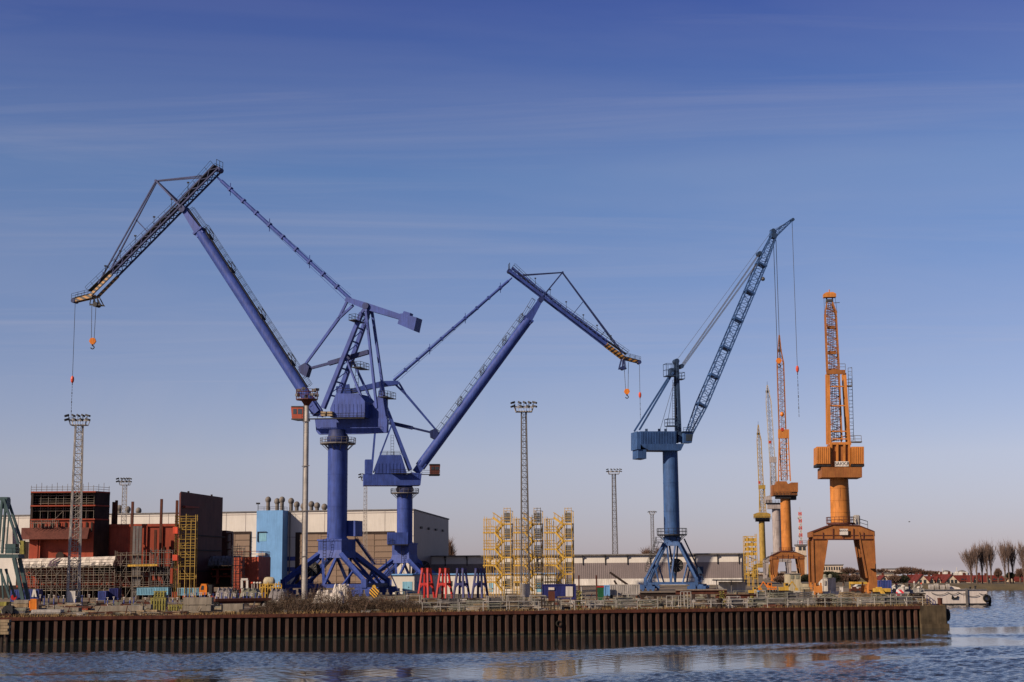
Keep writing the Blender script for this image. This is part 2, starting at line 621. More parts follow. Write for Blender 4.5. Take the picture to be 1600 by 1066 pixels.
def build_water():
    """Harbour water: real wind waves, ruffled and slick patches, calm in the lee of the quay."""
    ys = [96.0]
    while ys[-1] < 560:
        ys.append(ys[-1] * 1.0021)
    ys = np.array(ys)
    ss = np.linspace(-0.44, 0.44, 560)
    Yg, Sg = np.meshgrid(ys, ss, indexing='ij')
    Xg = Yg * Sg
    d = (Xg - QA.x) * QN.x + (Yg - QA.y) * QN.y          # distance out from the quay
    beyond = np.clip((Xg - 62) / 25.0, 0, 1)
    lee = 20 + 17 * np.exp(-((Xg + 4) / 32.0) ** 2) + 5 * vnoise(Xg / 9, Yg / 30, 3)
    lee = np.where(Xg > 52, 14, lee)
    t = np.clip((d - lee) / 7.0, 0, 1)
    t = t * t * (3 - 2 * t)
    sl = .55 * vnoise(Xg / 46 + 3, d / 10.5 + Xg / 120 + .3, 5) + .30 * vnoise(Xg / 17, d / 4.6 + Xg / 50, 6) + .15 * vnoise(Xg / 6, d / 2.2, 7)
    ruf = np.clip((sl - .30) / .20, 0, 1)
    ruf = .20 + .80 * ruf * ruf * (3 - 2 * ruf)
    calm = np.zeros_like(Xg)                               # slicks left by the current
    for cx_, cy_, wx_, wy_ in ((3, 136, 25, 11), (40, 178, 22, 12), (-24, 126, 16, 6), (75, 205, 24, 10), (-40, 119, 12, 5), (20, 150, 18, 7), (84, 300, 30, 14), (95, 250, 25, 10)):
        wob = 5 * (vnoise(Xg / 14, Yg / 8, 21) - .5)
        calm = np.maximum(calm, np.exp(-((Xg - cx_) / wx_) ** 2 - ((Yg - cy_ + wob - .10 * (Xg - cx_)) / wy_) ** 2))
    calm = np.clip(calm * (.62 + .9 * vnoise(Xg / 20, Yg / 3.2, 22)), 0, 1)
    ruf = ruf * (1 - .93 * np.clip((calm - .22) / .35, 0, 1))
    band = np.clip(1 - np.abs(d - lee - 8) / 8.0, 0, 1)   # first breeze line outside the lee
    ruf = np.maximum(ruf, band * .6 * (.5 + vnoise(Xg / 11, d / 3 + 9, 8)))
    ruf = np.where(d < 0, .8, .035 + (ruf - .035) * t)
    rs = np.random.RandomState(4)
    z = np.zeros_like(Xg)
    for i in range(46):
        lam = .55 * (2.3 / .55) ** rs.rand()
        th = rs.normal(.35, .55)
        k = 2 * np.pi / lam
        amp = .0072 * lam ** .9
        fade = np.clip(1.6 - Yg / (lam * 420), 0, 1)
        z += fade * amp * np.sin(k * (Xg * np.cos(th) + Yg * np.sin(th)) + rs.rand() * 6.28)
    z *= ruf
    nY, nX = Xg.shape
    co = np.stack([Xg, Yg, z], -1).reshape(-1, 3)
    idx = np.arange(nY * nX).reshape(nY, nX)
    q = np.stack([idx[:-1, :-1], idx[:-1, 1:], idx[1:, 1:], idx[1:, :-1]], -1).reshape(-1, 4)
    n0 = len(co)
    co = np.vstack([co, [[-1500, -60, -.35], [1500, -60, -.35], [1500, 700, -.35], [-1500, 700, -.35]]])
    me = bpy.data.meshes.new('water')
    me.vertices.add(len(co))
    me.vertices.foreach_set('co', co.astype(np.float32).ravel())
    loops = np.concatenate([q.ravel(), np.arange(n0, n0 + 4)]).astype(np.int32)
    me.loops.add(len(loops))
    me.loops.foreach_set('vertex_index', loops)
    nf = len(q) + 1
    me.polygons.add(nf)
    me.polygons.foreach_set('loop_start', (np.arange(nf) * 4).astype(np.int32))
    me.polygons.foreach_set('use_smooth', np.ones(nf, dtype=bool))
    me.update(calc_edges=True)
    at_ = me.attributes.new('ruffle', 'FLOAT', 'POINT')
    at_.data.foreach_set('value', np.concatenate([ruf.ravel(), np.ones(4)]).astype(np.float32))
    me.materials.append(M['water'])
    o = bpy.data.objects.new('water', me)
    COL.objects.link(o)
    tag(o, kind='structure')


build_water()


# ------------------------------------------------------------------ land
def ground_mat():
    m, nt, b = nmat('yard_dirt')
    tc = nt.nodes.new('ShaderNodeTexCoord')
    n1 = N(nt, 'ShaderNodeTexNoise', Scale=0.06, Detail=8.0, Roughness=0.6)
    n2 = N(nt, 'ShaderNodeTexNoise', Scale=1.2, Detail=6.0, Roughness=0.7)
    nt.links.new(tc.outputs['Object'], n1.inputs['Vector'])
    nt.links.new(tc.outputs['Object'], n2.inputs['Vector'])
    c1 = ramp(nt, n1.outputs['Fac'], [(0.35, (0.085, 0.060, 0.038)), (0.5, (0.135, 0.105, 0.075)), (0.62, (0.09, 0.072, 0.03))])
    c2 = ramp(nt, n2.outputs['Fac'], [(0.3, (0.7, 0.7, 0.7)), (0.7, (1.15, 1.15, 1.15))])
    mu = nt.nodes.new('ShaderNodeMix'); mu.data_type = 'RGBA'; mu.blend_type = 'MULTIPLY'
    mu.inputs[0].default_value = 1.0
    nt.links.new(c1, mu.inputs[6]); nt.links.new(c2, mu.inputs[7])
    nt.links.new(mu.outputs[2], b.inputs['Base Color'])
    b.inputs['Roughness'].default_value = 0.95
    return m


def grass_mat(name, lo, hi):
    m, nt, b = nmat(name)
    tc = nt.nodes.new('ShaderNodeTexCoord')
    n1 = N(nt, 'ShaderNodeTexNoise', Scale=0.25, Detail=9.0, Roughness=0.7)
    nt.links.new(tc.outputs['Object'], n1.inputs['Vector'])
    nt.links.new(ramp(nt, n1.outputs['Fac'], [(0.3, lo), (0.7, hi)]), b.inputs['Base Color'])
    b.inputs['Roughness'].default_value = 0.95
    return m


M['ground'] = ground_mat()
M['bank'] = grass_mat('winter_bank_grass', (0.045, 0.034, 0.018), (0.095, 0.072, 0.036))
M['weeds'] = grass_mat('dry_weeds', (0.075, 0.042, 0.016), (0.19, 0.12, 0.045))

e1, e2, e3 = V((86, 345, 0)), V((97, 500, 0)), V((118, 519, 0))
edge = [Q_LEFT - QN * 0.9, Q_END - QN * 0.9 - QD * .3, V((62, 240, 0)), e1, e2, V((106, 640, 0)), V((300, 660, 0)), V((900, 700, 0))]
mb = MB()
top = [V((p.x, p.y, G)) for p in edge]
ring = top + [V((900, 760, G)), V((420, 720, G)), V((215, 735, G)), V((150, 930, G)), V((-900, 1000, G)), V((-900, top[0].y - 120, G))]
mb.v += ring
mb.face(*range(len(ring)))
tag(mb.build('yard_ground', M['ground']), kind='structure')
# low shore across the basin, with its grass bank
SH = 1.95
bank = [V((92, 430, 0)), V((97, 500, 0)), e3, V((150, 523, 0)), V((190, 527, 0)), V((320, 545, 0)), V((900, 620, 0))]
mb = MB()
rows_ = [[V((p.x + 2, p.y - 7, -0.4)) for p in bank], [V((p.x + 1, p.y - 3, 1.1)) for p in bank], [V((p.x, p.y + 1, SH)) for p in bank]]
k = len(bank)
for r_ in rows_:
    mb.v += r_
for j in range(2):
    for i in range(k - 1):
        mb.face(j * k + i, j * k + i + 1, (j + 1) * k + i + 1, (j + 1) * k + i)
tag(mb.build('grass_bank', M['bank']), kind='structure')
mb = MB()
fr_ = [V((p.x, p.y + 1, SH)) for p in bank[1:]]
bk_ = [V((900, 699, SH)), V((300, 659, SH)), V((106, 639, SH))]
up_ = [V((900, 699.5, G - .01)), V((300, 659.5, G - .01)), V((106, 639.5, G - .01)), V((97, 500, G - .01))]
mb.v += fr_ + bk_ + up_
nf_ = len(fr_)
mb.face(*range(nf_ + 3))
mb.face(nf_, nf_ + 3, nf_ + 4, nf_ + 1)
mb.face(nf_ + 1, nf_ + 4, nf_ + 5, nf_ + 2)
mb.face(nf_ + 2, nf_ + 5, nf_ + 6, 0)
tag(mb.build('shore_ground', M['bank']), kind='structure')

# ------------------------------------------------------------------ quay wall of steel sheet piles
def pile_mat():
    m, nt, b = nmat('rusty_sheet_piles')
    tc = nt.nodes.new('ShaderNodeTexCoord')
    mp = nt.nodes.new('ShaderNodeMapping'); mp.inputs['Scale'].default_value = (1.6, 1.6, 0.35)
    nt.links.new(tc.outputs['Object'], mp.inputs[0])
    n1 = N(nt, 'ShaderNodeTexNoise', Scale=0.8, Detail=8.0, Roughness=0.7)
    nt.links.new(mp.outputs[0], n1.inputs['Vector'])
    c1 = ramp(nt, n1.outputs['Fac'], [(0.30, (0.015, 0.008, 0.006)), (0.5, (0.040, 0.019, 0.012)), (0.70, (0.068, 0.038, 0.026))])
    sp = nt.nodes.new('ShaderNodeSeparateXYZ'); nt.links.new(tc.outputs['Object'], sp.inputs[0])
    ad = N(nt, 'ShaderNodeMath', operation='MULTIPLY_ADD'); ad.inputs[1].default_value = 0.7
    nt.links.new(n1.outputs['Fac'], ad.inputs[0]); nt.links.new(sp.outputs['Z'], ad.inputs[2])
    f = ramp(nt, ad.outputs[0], [(0.45, (1, 1, 1)), (0.78, (0, 0, 0))])
    g = ramp(nt, ad.outputs[0], [(0.0, (0.008, 0.009, 0.006)), (0.45, (0.016, 0.016, 0.010)), (0.6, (0.11, 0.088, 0.052))])
    mp2 = nt.nodes.new('ShaderNodeMapping'); mp2.inputs['Scale'].default_value = (0.35, 0.35, 0.02)
    nt.links.new(tc.outputs['Object'], mp2.inputs[0])
    n3 = N(nt, 'ShaderNodeTexNoise', Scale=2.2, Detail=2.0, Roughness=0.5)
    nt.links.new(mp2.outputs[0], n3.inputs['Vector'])
    tone = ramp(nt, n3.outputs['Fac'], [(0.35, (0.55, 0.50, 0.48)), (0.5, (1.0, 0.95, 0.9)), (0.66, (1.5, 1.25, 1.1))])
    mm = nt.nodes.new('ShaderNodeMix'); mm.data_type = 'RGBA'; mm.blend_type = 'MULTIPLY'; mm.inputs[0].default_value = 1.0
    nt.links.new(c1, mm.inputs[6]); nt.links.new(tone, mm.inputs[7])
    nt.links.new(mixc(nt, f, mm.outputs[2], g), b.inputs['Base Color'])
    b.inputs['Roughness'].default_value = 0.85
    return m


M['pile'] = pile_mat()
quay_root = thing('quay_wall', 'long rusty sheet pile quay wall above the water with a concrete end', 'quay wall', QA)
mb = MB()
S0 = -(QA - Q_LEFT).length
S1 = (Q_CONC - QA).dot(QD)
per, dep = 1.05, 0.85
prof = []
s_ = S0
while s_ < S1:
    j_ = rnd.uniform(-.05, .05)
    prof += [(s_, j_), (s_ + 0.40 + rnd.uniform(-.03, .03), j_ + rnd.uniform(-.03, .03)), (s_ + 0.47, dep), (s_ + 1.0, dep)]
    s_ += per
zs = [-0.8, 0.6, 1.8, G - 0.42]
k = len(prof)
for z in zs:
    for a_, d_ in prof:
        p = QA + QD * a_ - QN * d_
        mb.v.append(V((p.x, p.y, z)))
for r_ in range(len(zs) - 1):
    for i in range(k - 1):
        mb.face(r_ * k + i, r_ * k + i + 1, (r_ + 1) * k + i + 1, (r_ + 1) * k + i)
mb.build('sheet_piles', M['pile'], quay_root)
mb = MB()
a, b_ = QA + QD * S0, QA + QD * S1
mb.beam(V((a.x, a.y, G - .21)) - QN * .35, V((b_.x, b_.y, G - .21)) - QN * .35, 0.95, 0.42)
mb.build('cap_beam', M['rustred'], quay_root)
mb = MB()
W_ = (Q_END - Q_CONC).length
c0 = Q_CONC.copy(); c0.z = 0
c1 = Q_END.copy(); c1.z = 0
inn = -QN * 7
def qring(o, z, sh=0.0):
    return [V((p.x, p.y, z)) for p in (c0 + QN * o, c1 + QN * o - QD * (0.5 - o), c1 + QD * o - QN * 0.6, c1 + QD * o + inn, c0 + inn)]
mb.hexa(qring(0.12, 0.55), qring(0.1, G + .03))
mb.hexa(qring(0.42, -0.8), qring(0.38, 0.55 - .003))
mb.build('concrete_end', M['concrete_old'], quay_root)
p = quay(873.5, -.06, 1.35)
mb = MB()
mb.lathe(p, [(.42, -.6), (.42, .12), (.30, .12), (.30, -.3)], 18, QN)
mb.build('outlet_pipe', paint('outlet_rim', (0.03, 0.025, 0.02), 0.9), quay_root)
# end sheet wall running back along the basin
mb = MB()
pts_ = [Q_END - QN * 7.0 - QD * .2, V((62, 240, 0)), e1, V((92, 430, 0))]
for a, b_ in zip(pts_, pts_[1:]):
    mb.beam(V((a.x - .2, a.y, 1.1)), V((b_.x - .2, b_.y, 1.1)), 0.5, G * 2 - 2.2 - .05)
mb.build('side_wall', M['pile'], quay_root)
# fender tyre on the end
def tyre(mb, c, r, axis, tr):
    c, axis = V(c), V(axis).normalized()
    a = axis.cross(V((0, 0, 1))).normalized(); b = axis.cross(a)
    n, m_ = 18, 8
    k = len(mb.v)
    for i in range(n):
        t = 2 * math.pi * i / n
        d = a * math.cos(t) + b * math.sin(t)
        for j in range(m_):
            q = 2 * math.pi * j / m_
            mb.v.append(c + d * (r + tr * math.cos(q)) + axis * tr * 1.1 * math.sin(q))
    for i in range(n):
        for j in range(m_):
            i2, j2 = (i + 1) % n, (j + 1) % m_
            mb.face(k + i * m_ + j, k + i2 * m_ + j, k + i2 * m_ + j2, k + i * m_ + j2)
    return mb
p = Q_END - QN * 1.2 + QD * .45
tag(tyre(MB(), (p.x, p.y, 1.75), .62, QD * .8 + QN * .6, .27).build('fender_tyre', M['tyre'], None, loc=(p.x, p.y, 1.75), smooth=True),
    'black rubber tyre fender hanging at the concrete quay corner', 'tyre')
# ------------------------------------------------------------------ shared crane pieces
def corner(O, ang, a, b, su, sn, z):
    c, s = math.cos(ang), math.sin(ang)
    x, y = su * a, sn * b
    return V((O.x + x * c - y * s, O.y + x * s + y * c, z))


SIGNS = [(-1, -1), (1, -1), (1, 1), (-1, 1)]


def portal(root, O, ang, a, angb, b, z1, z2, leg, m, md, bogie=1.0, reel=None):
    """Four splayed legs under a box, cross braces, base beams, bogies."""
    base_z = G + 2.2 * bogie
    feet = [corner(O, ang, a, a, su, sn, base_z) for su, sn in SIGNS]
    bb = [corner(O, angb, b, b, su, sn, z1) for su, sn in SIGNS]
    bt = [corner(O, angb, b, b, su, sn, z2) for su, sn in SIGNS]
    mb = MB()
    zm_ = z1 + (z2 - z1) * .42
    bm = [corner(O, angb, b * .86, b * .86, su, sn, zm_) for su, sn in SIGNS]
    bt = [corner(O, angb, b * .86, b * .86, su, sn, z2) for su, sn in SIGNS]
    mb.hexa([p - V((0, 0, .003)) for p in bm], bt)
    mb.hexa(bb, [p - V((0, 0, .006)) for p in bm])
    b_l = b * .86
    lip = [corner(O, angb, b_l + .18, b_l + .18, su, sn, z2 - .35) for su, sn in SIGNS]
    mb.hexa(lip, [p + V((0, 0, .35 + .004)) for p in lip])
    mb.build('portal_head', m, root)
    for k in range(4):
        mb = MB()
        side = V((math.cos(ang), math.sin(ang), 0))
        top = bb[k].lerp(V((O.x, O.y, bb[k].z)), .16) + V((0, 0, .6))
        knee = feet[k] + V((0, 0, 1.0))
        mb.beam(knee, top, leg * .62, leg * .85, side, leg * .8, leg * 1.15)
        mb.beam(feet[k] - V((0, 0, .4)), knee + V((0, 0, .45)), leg * 1.0, leg * .95, side)
        mb.build('leg', m, root)
    mb = MB()
    for k in range(4):
        j = (k + 1) % 4
        mid = (feet[k] + feet[j]) / 2
        q0, q1 = bb[k].lerp(V((O.x, O.y, z1)), .12), bb[j].lerp(V((O.x, O.y, z1)), .12)
        mb.beam(mid, q0.lerp(q1, .22), leg * .5)
        mb.beam(mid, q0.lerp(q1, .78), leg * .5)
        l0, l1 = feet[k].lerp(q0, .5), feet[j].lerp(q1, .5)
        mb.beam(feet[k].lerp(feet[j], .27), l0, leg * .38)
        mb.beam(feet[k].lerp(feet[j], .73), l1, leg * .38)
    mb.build('cross_braces', m, root)
    for k in range(4):
        j = (k + 1) % 4
        mb = MB()
        mb.beam(feet[k], feet[j], leg * .6, leg * .7)
        mb.build('base_beam', m if k != 1 else md, root)  # right-hand beam in the darker copy: its shade is in the colour
    u = V((math.cos(ang), math.sin(ang), 0))
    n = V((-math.sin(ang), math.cos(ang), 0))
    for k in range(4):
        mb = MB()
        c = V((feet[k].x, feet[k].y, G))
        for sg in (-1, 1):
            d = c + u * sg * 1.5 * bogie
            mb.beam(d - u * 1.25 * bogie + V((0, 0, 1.0 * bogie)), d + u * 1.25 * bogie + V((0, 0, 1.0 * bogie)), .7 * bogie, .9 * bogie)
            for w in (-.7, .7):
                wc = d + u * w * bogie + V((0, 0, .38 * bogie))
                mb.tube(wc - n * .25, wc + n * .25, .38 * bogie, n=12)
        mb.beam(c - u * 2.0 * bogie + V((0, 0, 1.65 * bogie)), c + u * 2.0 * bogie + V((0, 0, 1.65 * bogie)), .6 * bogie, .5 * bogie)
        mb.build('bogie', m, root)
    if reel:
        p, r = reel
        mb = MB()
        mb.tube(p - n * .35, p + n * .35, r * .45, n=14)
        for sg in (-.42, .42):
            mb.tube(p + n * (sg - .04), p + n * (sg + .04), r, n=20)
        o = mb.build('cable_reel', M['dark'], root)
        mb = MB()
        for i in range(8):
            t = i * math.pi / 4
            d = u * math.cos(t) + V((0, 0, 1)) * math.sin(t)
            mb.beam(p - n * .5 + d * r * .3, p - n * .5 + d * r * .92, .16, .06, n)
        mb.build('reel_spokes', M['galv'], o)


def gallery(root, O, z, r, r0, m, name='ring_gallery', h=1.1):
    mb = MB()
    n = 20
    ring = [V((O.x + r * math.cos(2 * math.pi * i / n), O.y + r * math.sin(2 * math.pi * i / n), z)) for i in range(n)]
    mb.hexa([p - V((0, 0, .28)) for p in ring], ring)
    for i in range(n):
        p, q = ring[i], ring[(i + 1) % n]
        mb.tube(p, p + V((0, 0, h)), .05, n=4)
        for k in (.5, 1):
            mb.tube(p + V((0, 0, h * k)), q + V((0, 0, h * k)), .045, n=4, caps=False)
    for i in range(0, n, 2):
        c = V((O.x, O.y, z - 1.6))
        d = (ring[i] - V((O.x, O.y, z))).normalized()
        mb.beam(c + d * r0, ring[i] - V((0, 0, .25)) - d * .3, .12)
    return mb.build(name, m, root)


def column(root, O, z0, z1, r0, r1, m, rings=()):
    mb = MB()
    prof = [(r0 + .25, z0), (r0 + .25, z0 + .25), (r0, z0 + .27), (r1, z1)]
    mb.lathe((O.x, O.y, 0), prof, 40)
    for z in rings:
        rr = r0 + (r1 - r0) * (z - z0) / (z1 - z0) + .04
        mb.lathe((O.x, O.y, 0), [(rr, z), (rr, z + .10)], 40)
    return mb.build('column', m, root, smooth=True)


def hook_set(root, top1, top2, yhook, Y, scale, kind='hook_block'):
    """Two hoist ropes and a hook block."""
    p1, p2 = top1, top2
    c = (p1 + p2) / 2
    z = yhook
    mb = MB()
    b1 = V((c.x - .35 * scale, c.y, z))
    b2 = V((c.x + .35 * scale, c.y, z))
    mb.tube(p1, b1, .075, n=4)
    mb.tube(p2, b2, .075, n=4)
    mb.build('hoist_rope', M['rope'], root)
    mb = MB()
    s = scale
    mb.lathe((c.x, c.y - .25 * s, z - .5 * s), [(.72 * s, 0), (.78 * s, .08 * s), (.78 * s, .42 * s), (.72 * s, .5 * s)], 18, V((0, 1, 0)))
    mb.poly([V((c.x + dx * s, c.y - .3 * s, z + dz * s)) for dx, dz in ((-.55, .15), (-.85, -.6), (-.35, -1.35), (.35, -1.35), (.85, -.6), (.55, .15))], V((0, .6 * s, 0)))
    o = mb.build(kind, M['orange_box'], root)
    mb = MB()
    mb.tube((c.x, c.y, z - 1.3 * s), (c.x, c.y, z - 1.75 * s), .2 * s, n=8)
    pts = [V((c.x + .42 * s * math.sin(t), c.y, z - 2.1 * s + .4 * s * math.cos(t))) for t in [i * math.pi * 1.45 / 8 for i in range(9)]]
    mb.path(pts, .14 * s)
    mb.build('hook', M['dark'], o)


def ball_rope(root, top, zball, zend, m_ball=None):
    """A single whip rope with its headache ball and a tail below."""
    mb = MB()
    mb.tube(top, (top.x, top.y, zball), .06, n=4)
    mb.build('whip_rope', M['rope'], root)
    mb = MB()
    mb.lathe((top.x, top.y, zball), [(.08, .25), (.32, 0), (.42, -.5), (.36, -1.1), (.1, -1.5)], 12)
    mb.build('overhaul_ball', M['red_lamp'], root)
    mb = MB()
    n = 12
    for i in range(n):
        za = zball - 1.4 + (zend - zball + 1.4) * i / n
        zb = zball - 1.4 + (zend - zball + 1.4) * (i + .8) / n
        mb.tube((top.x, top.y, za), (top.x, top.y, zb), .10 if i % 3 == 0 else .06, n=4)
    mb.build('tail_chain', M['rope'], root)


def walk(mb, p, q, off, n, w=.9, h=1.1, step=2.0, r=.04, up=V((0, 0, 1))):
    """Sloping walkway with rails along a boom."""
    a, b = p + off, q + off
    mb.beam(a, b, w, .08, n)
    for sg in (-1, 1):
        mb.rail([a + n * sg * w / 2, b + n * sg * w / 2], h, step, r, up)


# ------------------------------------------------------------------ the two purple cranes
def double_jib_crane(label, pl, D, K):
    O = pl.O
    root = thing('dockyard_crane', label, 'crane', O, 'purple double jib cranes')
    m, md = M['purple'], M['purple_dark']
    P, W, n, u = pl.p, pl.w, pl.n, pl.u
    s = K['s']                                   # size against the larger crane
    pt = K['portal']
    reel_p = P(*pt['reel'][:2], pt['reel'][2])
    portal(root, O, YARD, pt['a'], R(pt['angb']), pt['b'], pl.p(K['cx'], pt['ybot']).z, pl.p(K['cx'], pt['ytop']).z, pt['leg'], m, md, s, (reel_p, pt['reel'][3]))
    zc0, zc1 = pl.p(K['cx'], pt['ytop']).z, pl.p(K['cx'], K['ytop']).z
    column(root, O, zc0, zc1, K['r'], K['r'], m, [zc0 + (zc1 - zc0) * t for t in (.33, .66)])
    # ladder up the portal head and pipes up the column
    mb = MB()
    f = -n
    c = V((O.x, O.y, 0)) + f * (pt['b'] * 1.25) + V((-pt['b'] * .25, 0, 0))
    mb.ladder(V((c.x, c.y, G + 1)), V((c.x, c.y, zc0)), u, .7, .6, .06)
    mb.rail([V((c.x - .8, c.y, zc0)), V((c.x + .8, c.y, zc0))], 1.1, .8)
    mb.build('access_ladder', M['dark'], root)
    gallery(root, O, zc1 - K['gal'], K['rg'], K['r'], M['galv_dark'])
    mb = MB()
    mb.lathe((O.x, O.y, zc1 - .1), [(K['r'] * 1.06, 0), (K['r'] * 1.12, .3), (K['r'] * 1.12, .9), (K['r'] * .95, 1.6), (K['r'] * .95, 2.6)], 32)
    mb.build('slewing_ring', md, root, smooth=True)
    hw = K['hw']                                  # half width of the platform
    mb = MB()
    slab(mb, pl, K['deck'], -K['dw'], K['dw'])
    mb.build('slewing_platform', m, root)
    # girder ribs under the deck
    mb = MB()
    slab(mb, pl, K['house'], -hw * .98, hw * .98)
    h_o = mb.build('machinery_house', m, root)
    mb = MB()
    xs = [p[0] for p in K['house']]
    ys = [p[1] for p in K['house']]
    for i in range(1, 9):
        x = min(xs) + (max(xs) - min(xs)) * i / 9
        a_, b_ = P(x, max(ys) - 1, -hw * .98), P(x, min(ys) + (max(ys) - min(ys)) * .45, -hw * .98)
        mb.beam(a_ - n * .03, b_ - n * .03, .14, .10, u)
    mb.build('wall_ribs', m, h_o)
    mb = MB()
    for a_, b_ in K['walks']:
        p, q = P(*a_, -hw - .5), P(*b_, -hw - .5)
        mb.beam(p, q, 1.4, .16, n)
        mb.rail([p - n * .5, q - n * .5], 1.1, 1.8, .045)
    for a_, b_ in K['toprails']:
        for v in (-hw * .7, hw * .7):
            mb.rail([P(*a_, -hw) + n * (v + hw), P(*b_, -hw) + n * (v + hw)], 1.1, 1.5, .045)
    mb.build('walkway', M['dark'], root)
    for pts_ in K.get('blocks', ()):
        mb = MB()
        slab(mb, pl, pts_, -K['dw'] * .8, K['dw'] * .8)
        mb.build('rear_frame', m, root)
    if 'cabinets' in K:
        for (x0, y0, x1, y1) in K['cabinets']:
            mb = MB()
            slab(mb, pl, [(x0, y1), (x1, y1), (x1, y0), (x0, y0)], -hw - .9, -hw - .1)
            c_o = mb.build('cabinet', M['plank'], root)
    # driver's cab on its own bracket
    x0, y0, x1, y1 = K['cab']
    mb = MB()
    slab(mb, pl, [(x0, y1), (x1, y1), (x1 + (1.5 if K['cabside'] > 0 else 0), y0), (x0 - (1.5 if K['cabside'] < 0 else 0), y0)], -hw * .9, -hw * .9 + 2.6 * s)
    cab = mb.build('driver_cab', M[K['cabmat']], root)
    mb = MB()
    w_ = x1 - x0
    slab(mb, pl, [(x0 + w_ * .12, y1 - 7), (x0 + w_ * .42, y1 - 7), (x0 + w_ * .42, y0 + 3), (x0 + w_ * .12, y0 + 3)], -hw * .9 - .06, -hw * .9 - .004)
    slab(mb, pl, [(x0 + w_ * .54, y1 - 7), (x0 + w_ * .92, y1 - 7), (x0 + w_ * .92, y0 + 3), (x0 + w_ * .54, y0 + 3)], -hw * .9 - .06, -hw * .9 - .004)
    mb.build('cab_windows', M['glass'], cab)
    mb = MB()
    slab(mb, pl, [(x0 - 1, y0), (x1 + 1, y0), (x1 + 1, y0 - 1.5), (x0 - 1, y0 - 1.5)], -hw * .9 - .15, -hw * .9 + 2.6 * s + .15)
    mb.build('cab_roof', M['dark'], cab)
    mb = MB()
    slab(mb, pl, [(x0 - 1, y1 + 2), (x1 + 1, y1 + 2), (x1 + 1, y1), (x0 - 1, y1)], -hw * .9 - .4, -hw * .9 + 2.6 * s + .2)
    mb.build('cab_floor', M['dark'], cab)
    # A-frame tower
    mb = MB()
    for (b0, t0, wb, wt) in K['tower']:
        for sg in (-1, 1):
            mb.beam(W(*b0, sg * K['tw'] * 1.15), W(*t0, sg * K['tw'] * .75), wb, wb * .8, n, wt, wt * .8)
    a0, a1 = K['tower'][0][0], K['tower'][0][1]
    for i in range(1, 7):
        t = i / 7
        x, y = a0[0] + (a1[0] - a0[0]) * t, a0[1] + (a1[1] - a0[1]) * t
        k = K['tw'] * (1.15 - .4 * t)
        mb.beam(W(x, y, -k), W(x, y, k), .3)
        t2 = (i + 1) / 7
        x2, y2 = a0[0] + (a1[0] - a0[0]) * t2, a0[1] + (a1[1] - a0[1]) * t2
        mb.beam(W(x, y, -k), W(x2, y2, k), .16)
    px_, py_ = K['lever']['pivot']
    tl_, tr_ = K['tower'][0][1], K['tower'][1][1]
    for sg in (-1, 1):
        mb.beam(W(*tl_, sg * K['tw'] * .75), W(px_, py_, sg * K['tw'] * .55), wt * 1.3, wt * 1.2, n)
        mb.beam(W(*tr_, sg * K['tw'] * .75), W(px_, py_, sg * K['tw'] * .55), wt * 1.1, wt * 1.1, n)
    mb.beam(W(*tl_, -K['tw']), W(*tl_, K['tw']), .5)
    mb.build('tower_frame', m, root)
    mb = MB()
    for (p_, q_) in K['platforms']:
        a_, b_ = P(*p_, -K['tw']), P(*q_, -K['tw'])
        mb.beam(a_, b_, K['tw'] * 2.2, .15, n)
        mb.rail([a_ - n * K['tw'], b_ - n * K['tw']], 1.3, 1.0, .05)
        mb.rail([a_ + n * K['tw'], b_ + n * K['tw']], 1.3, 1.0, .05)
        for e_ in (a_, b_):
            mb.rail([e_ - n * K['tw'], e_ + n * K['tw']], 1.3, 1.3, .05)
    mb.build('tower_platform', M['dark'], root)
    mb = MB()
    a_, b_ = P(*K['towerladder'][0]), P(*K['towerladder'][1])
    mb.ladder(a_, b_, u, .8, .7, .05)
    mb.build('tower_ladder', M['dark'], root)
    # counterweight lever
    L = K['lever']
    mb = MB()
    for sg in (-1, 1):
        mb.beam(W(*L['front'], sg * 1.1 * s), W(*L['pivot'], sg * 1.1 * s), .5 * s, 1.0 * s, n, .55 * s, 1.5 * s)
        mb.beam(W(*L['pivot'], sg * 1.1 * s), W(*L['rear'], sg * 1.1 * s), .55 * s, 1.5 * s, n, .55 * s, 1.1 * s)
    for t in (.1, .35, .6, .9):
        c = V(W(*L['front'])).lerp(W(*L['rear']), t)
        mb.beam(c - n * 1.2 * s, c + n * 1.2 * s, .6 * s)
    lev = mb.build('balance_lever', m, root)
    mb = MB()
    slab(mb, pl, L['weight'], -1.7 * s, 1.7 * s)
    slab(mb, pl, L['weighttop'], -.9 * s, .9 * s)
    mb.build('counterweight', m, lev)
    mb = MB()
    p0 = P(*L['pivot'])
    mb.tube(p0 - n * 1.9 * s, p0 + n * 1.9 * s, .75 * s, n=16)
    mb.build('lever_pivot', md, lev)
    # luffing link: fork, then a single rod
    k0, k1, k2, k3 = K['link']
    mb = MB()
    mb.beam(P(*k0), P(*k2), .5 * s, .5 * s, n)
    mb.beam(P(*k1), P(*k2), .5 * s, .5 * s, n)
    mb.beam(P(*k0).lerp(P(*k2), .5), P(*k1).lerp(P(*k2), .5), .35 * s, .35 * s, n)
    mb.beam(P(*k2), P(*k3), .62 * s, .62 * s, n, .48 * s, .48 * s)
    mb.build('balance_link', m, root)
    r0, r1, r2 = K['rack']
    mb = MB()
    mb.beam(P(*r0), P(*r1), .55 * s, .55 * s, n)
    mb.beam(P(*r1), P(*r2), .95 * s, .95 * s, n)
    mb.build('luffing_rack', md, root)
    # boom: a great tube that narrows to a box head
    B = K['boom']
    foot, neck, head = P(*B['foot']), P(*B['neck']), P(*B['head'])
    d = (head - foot).normalized()
    up = n.cross(d).normalized()
    if up.z < 0:
        up = -up
    mb = MB()
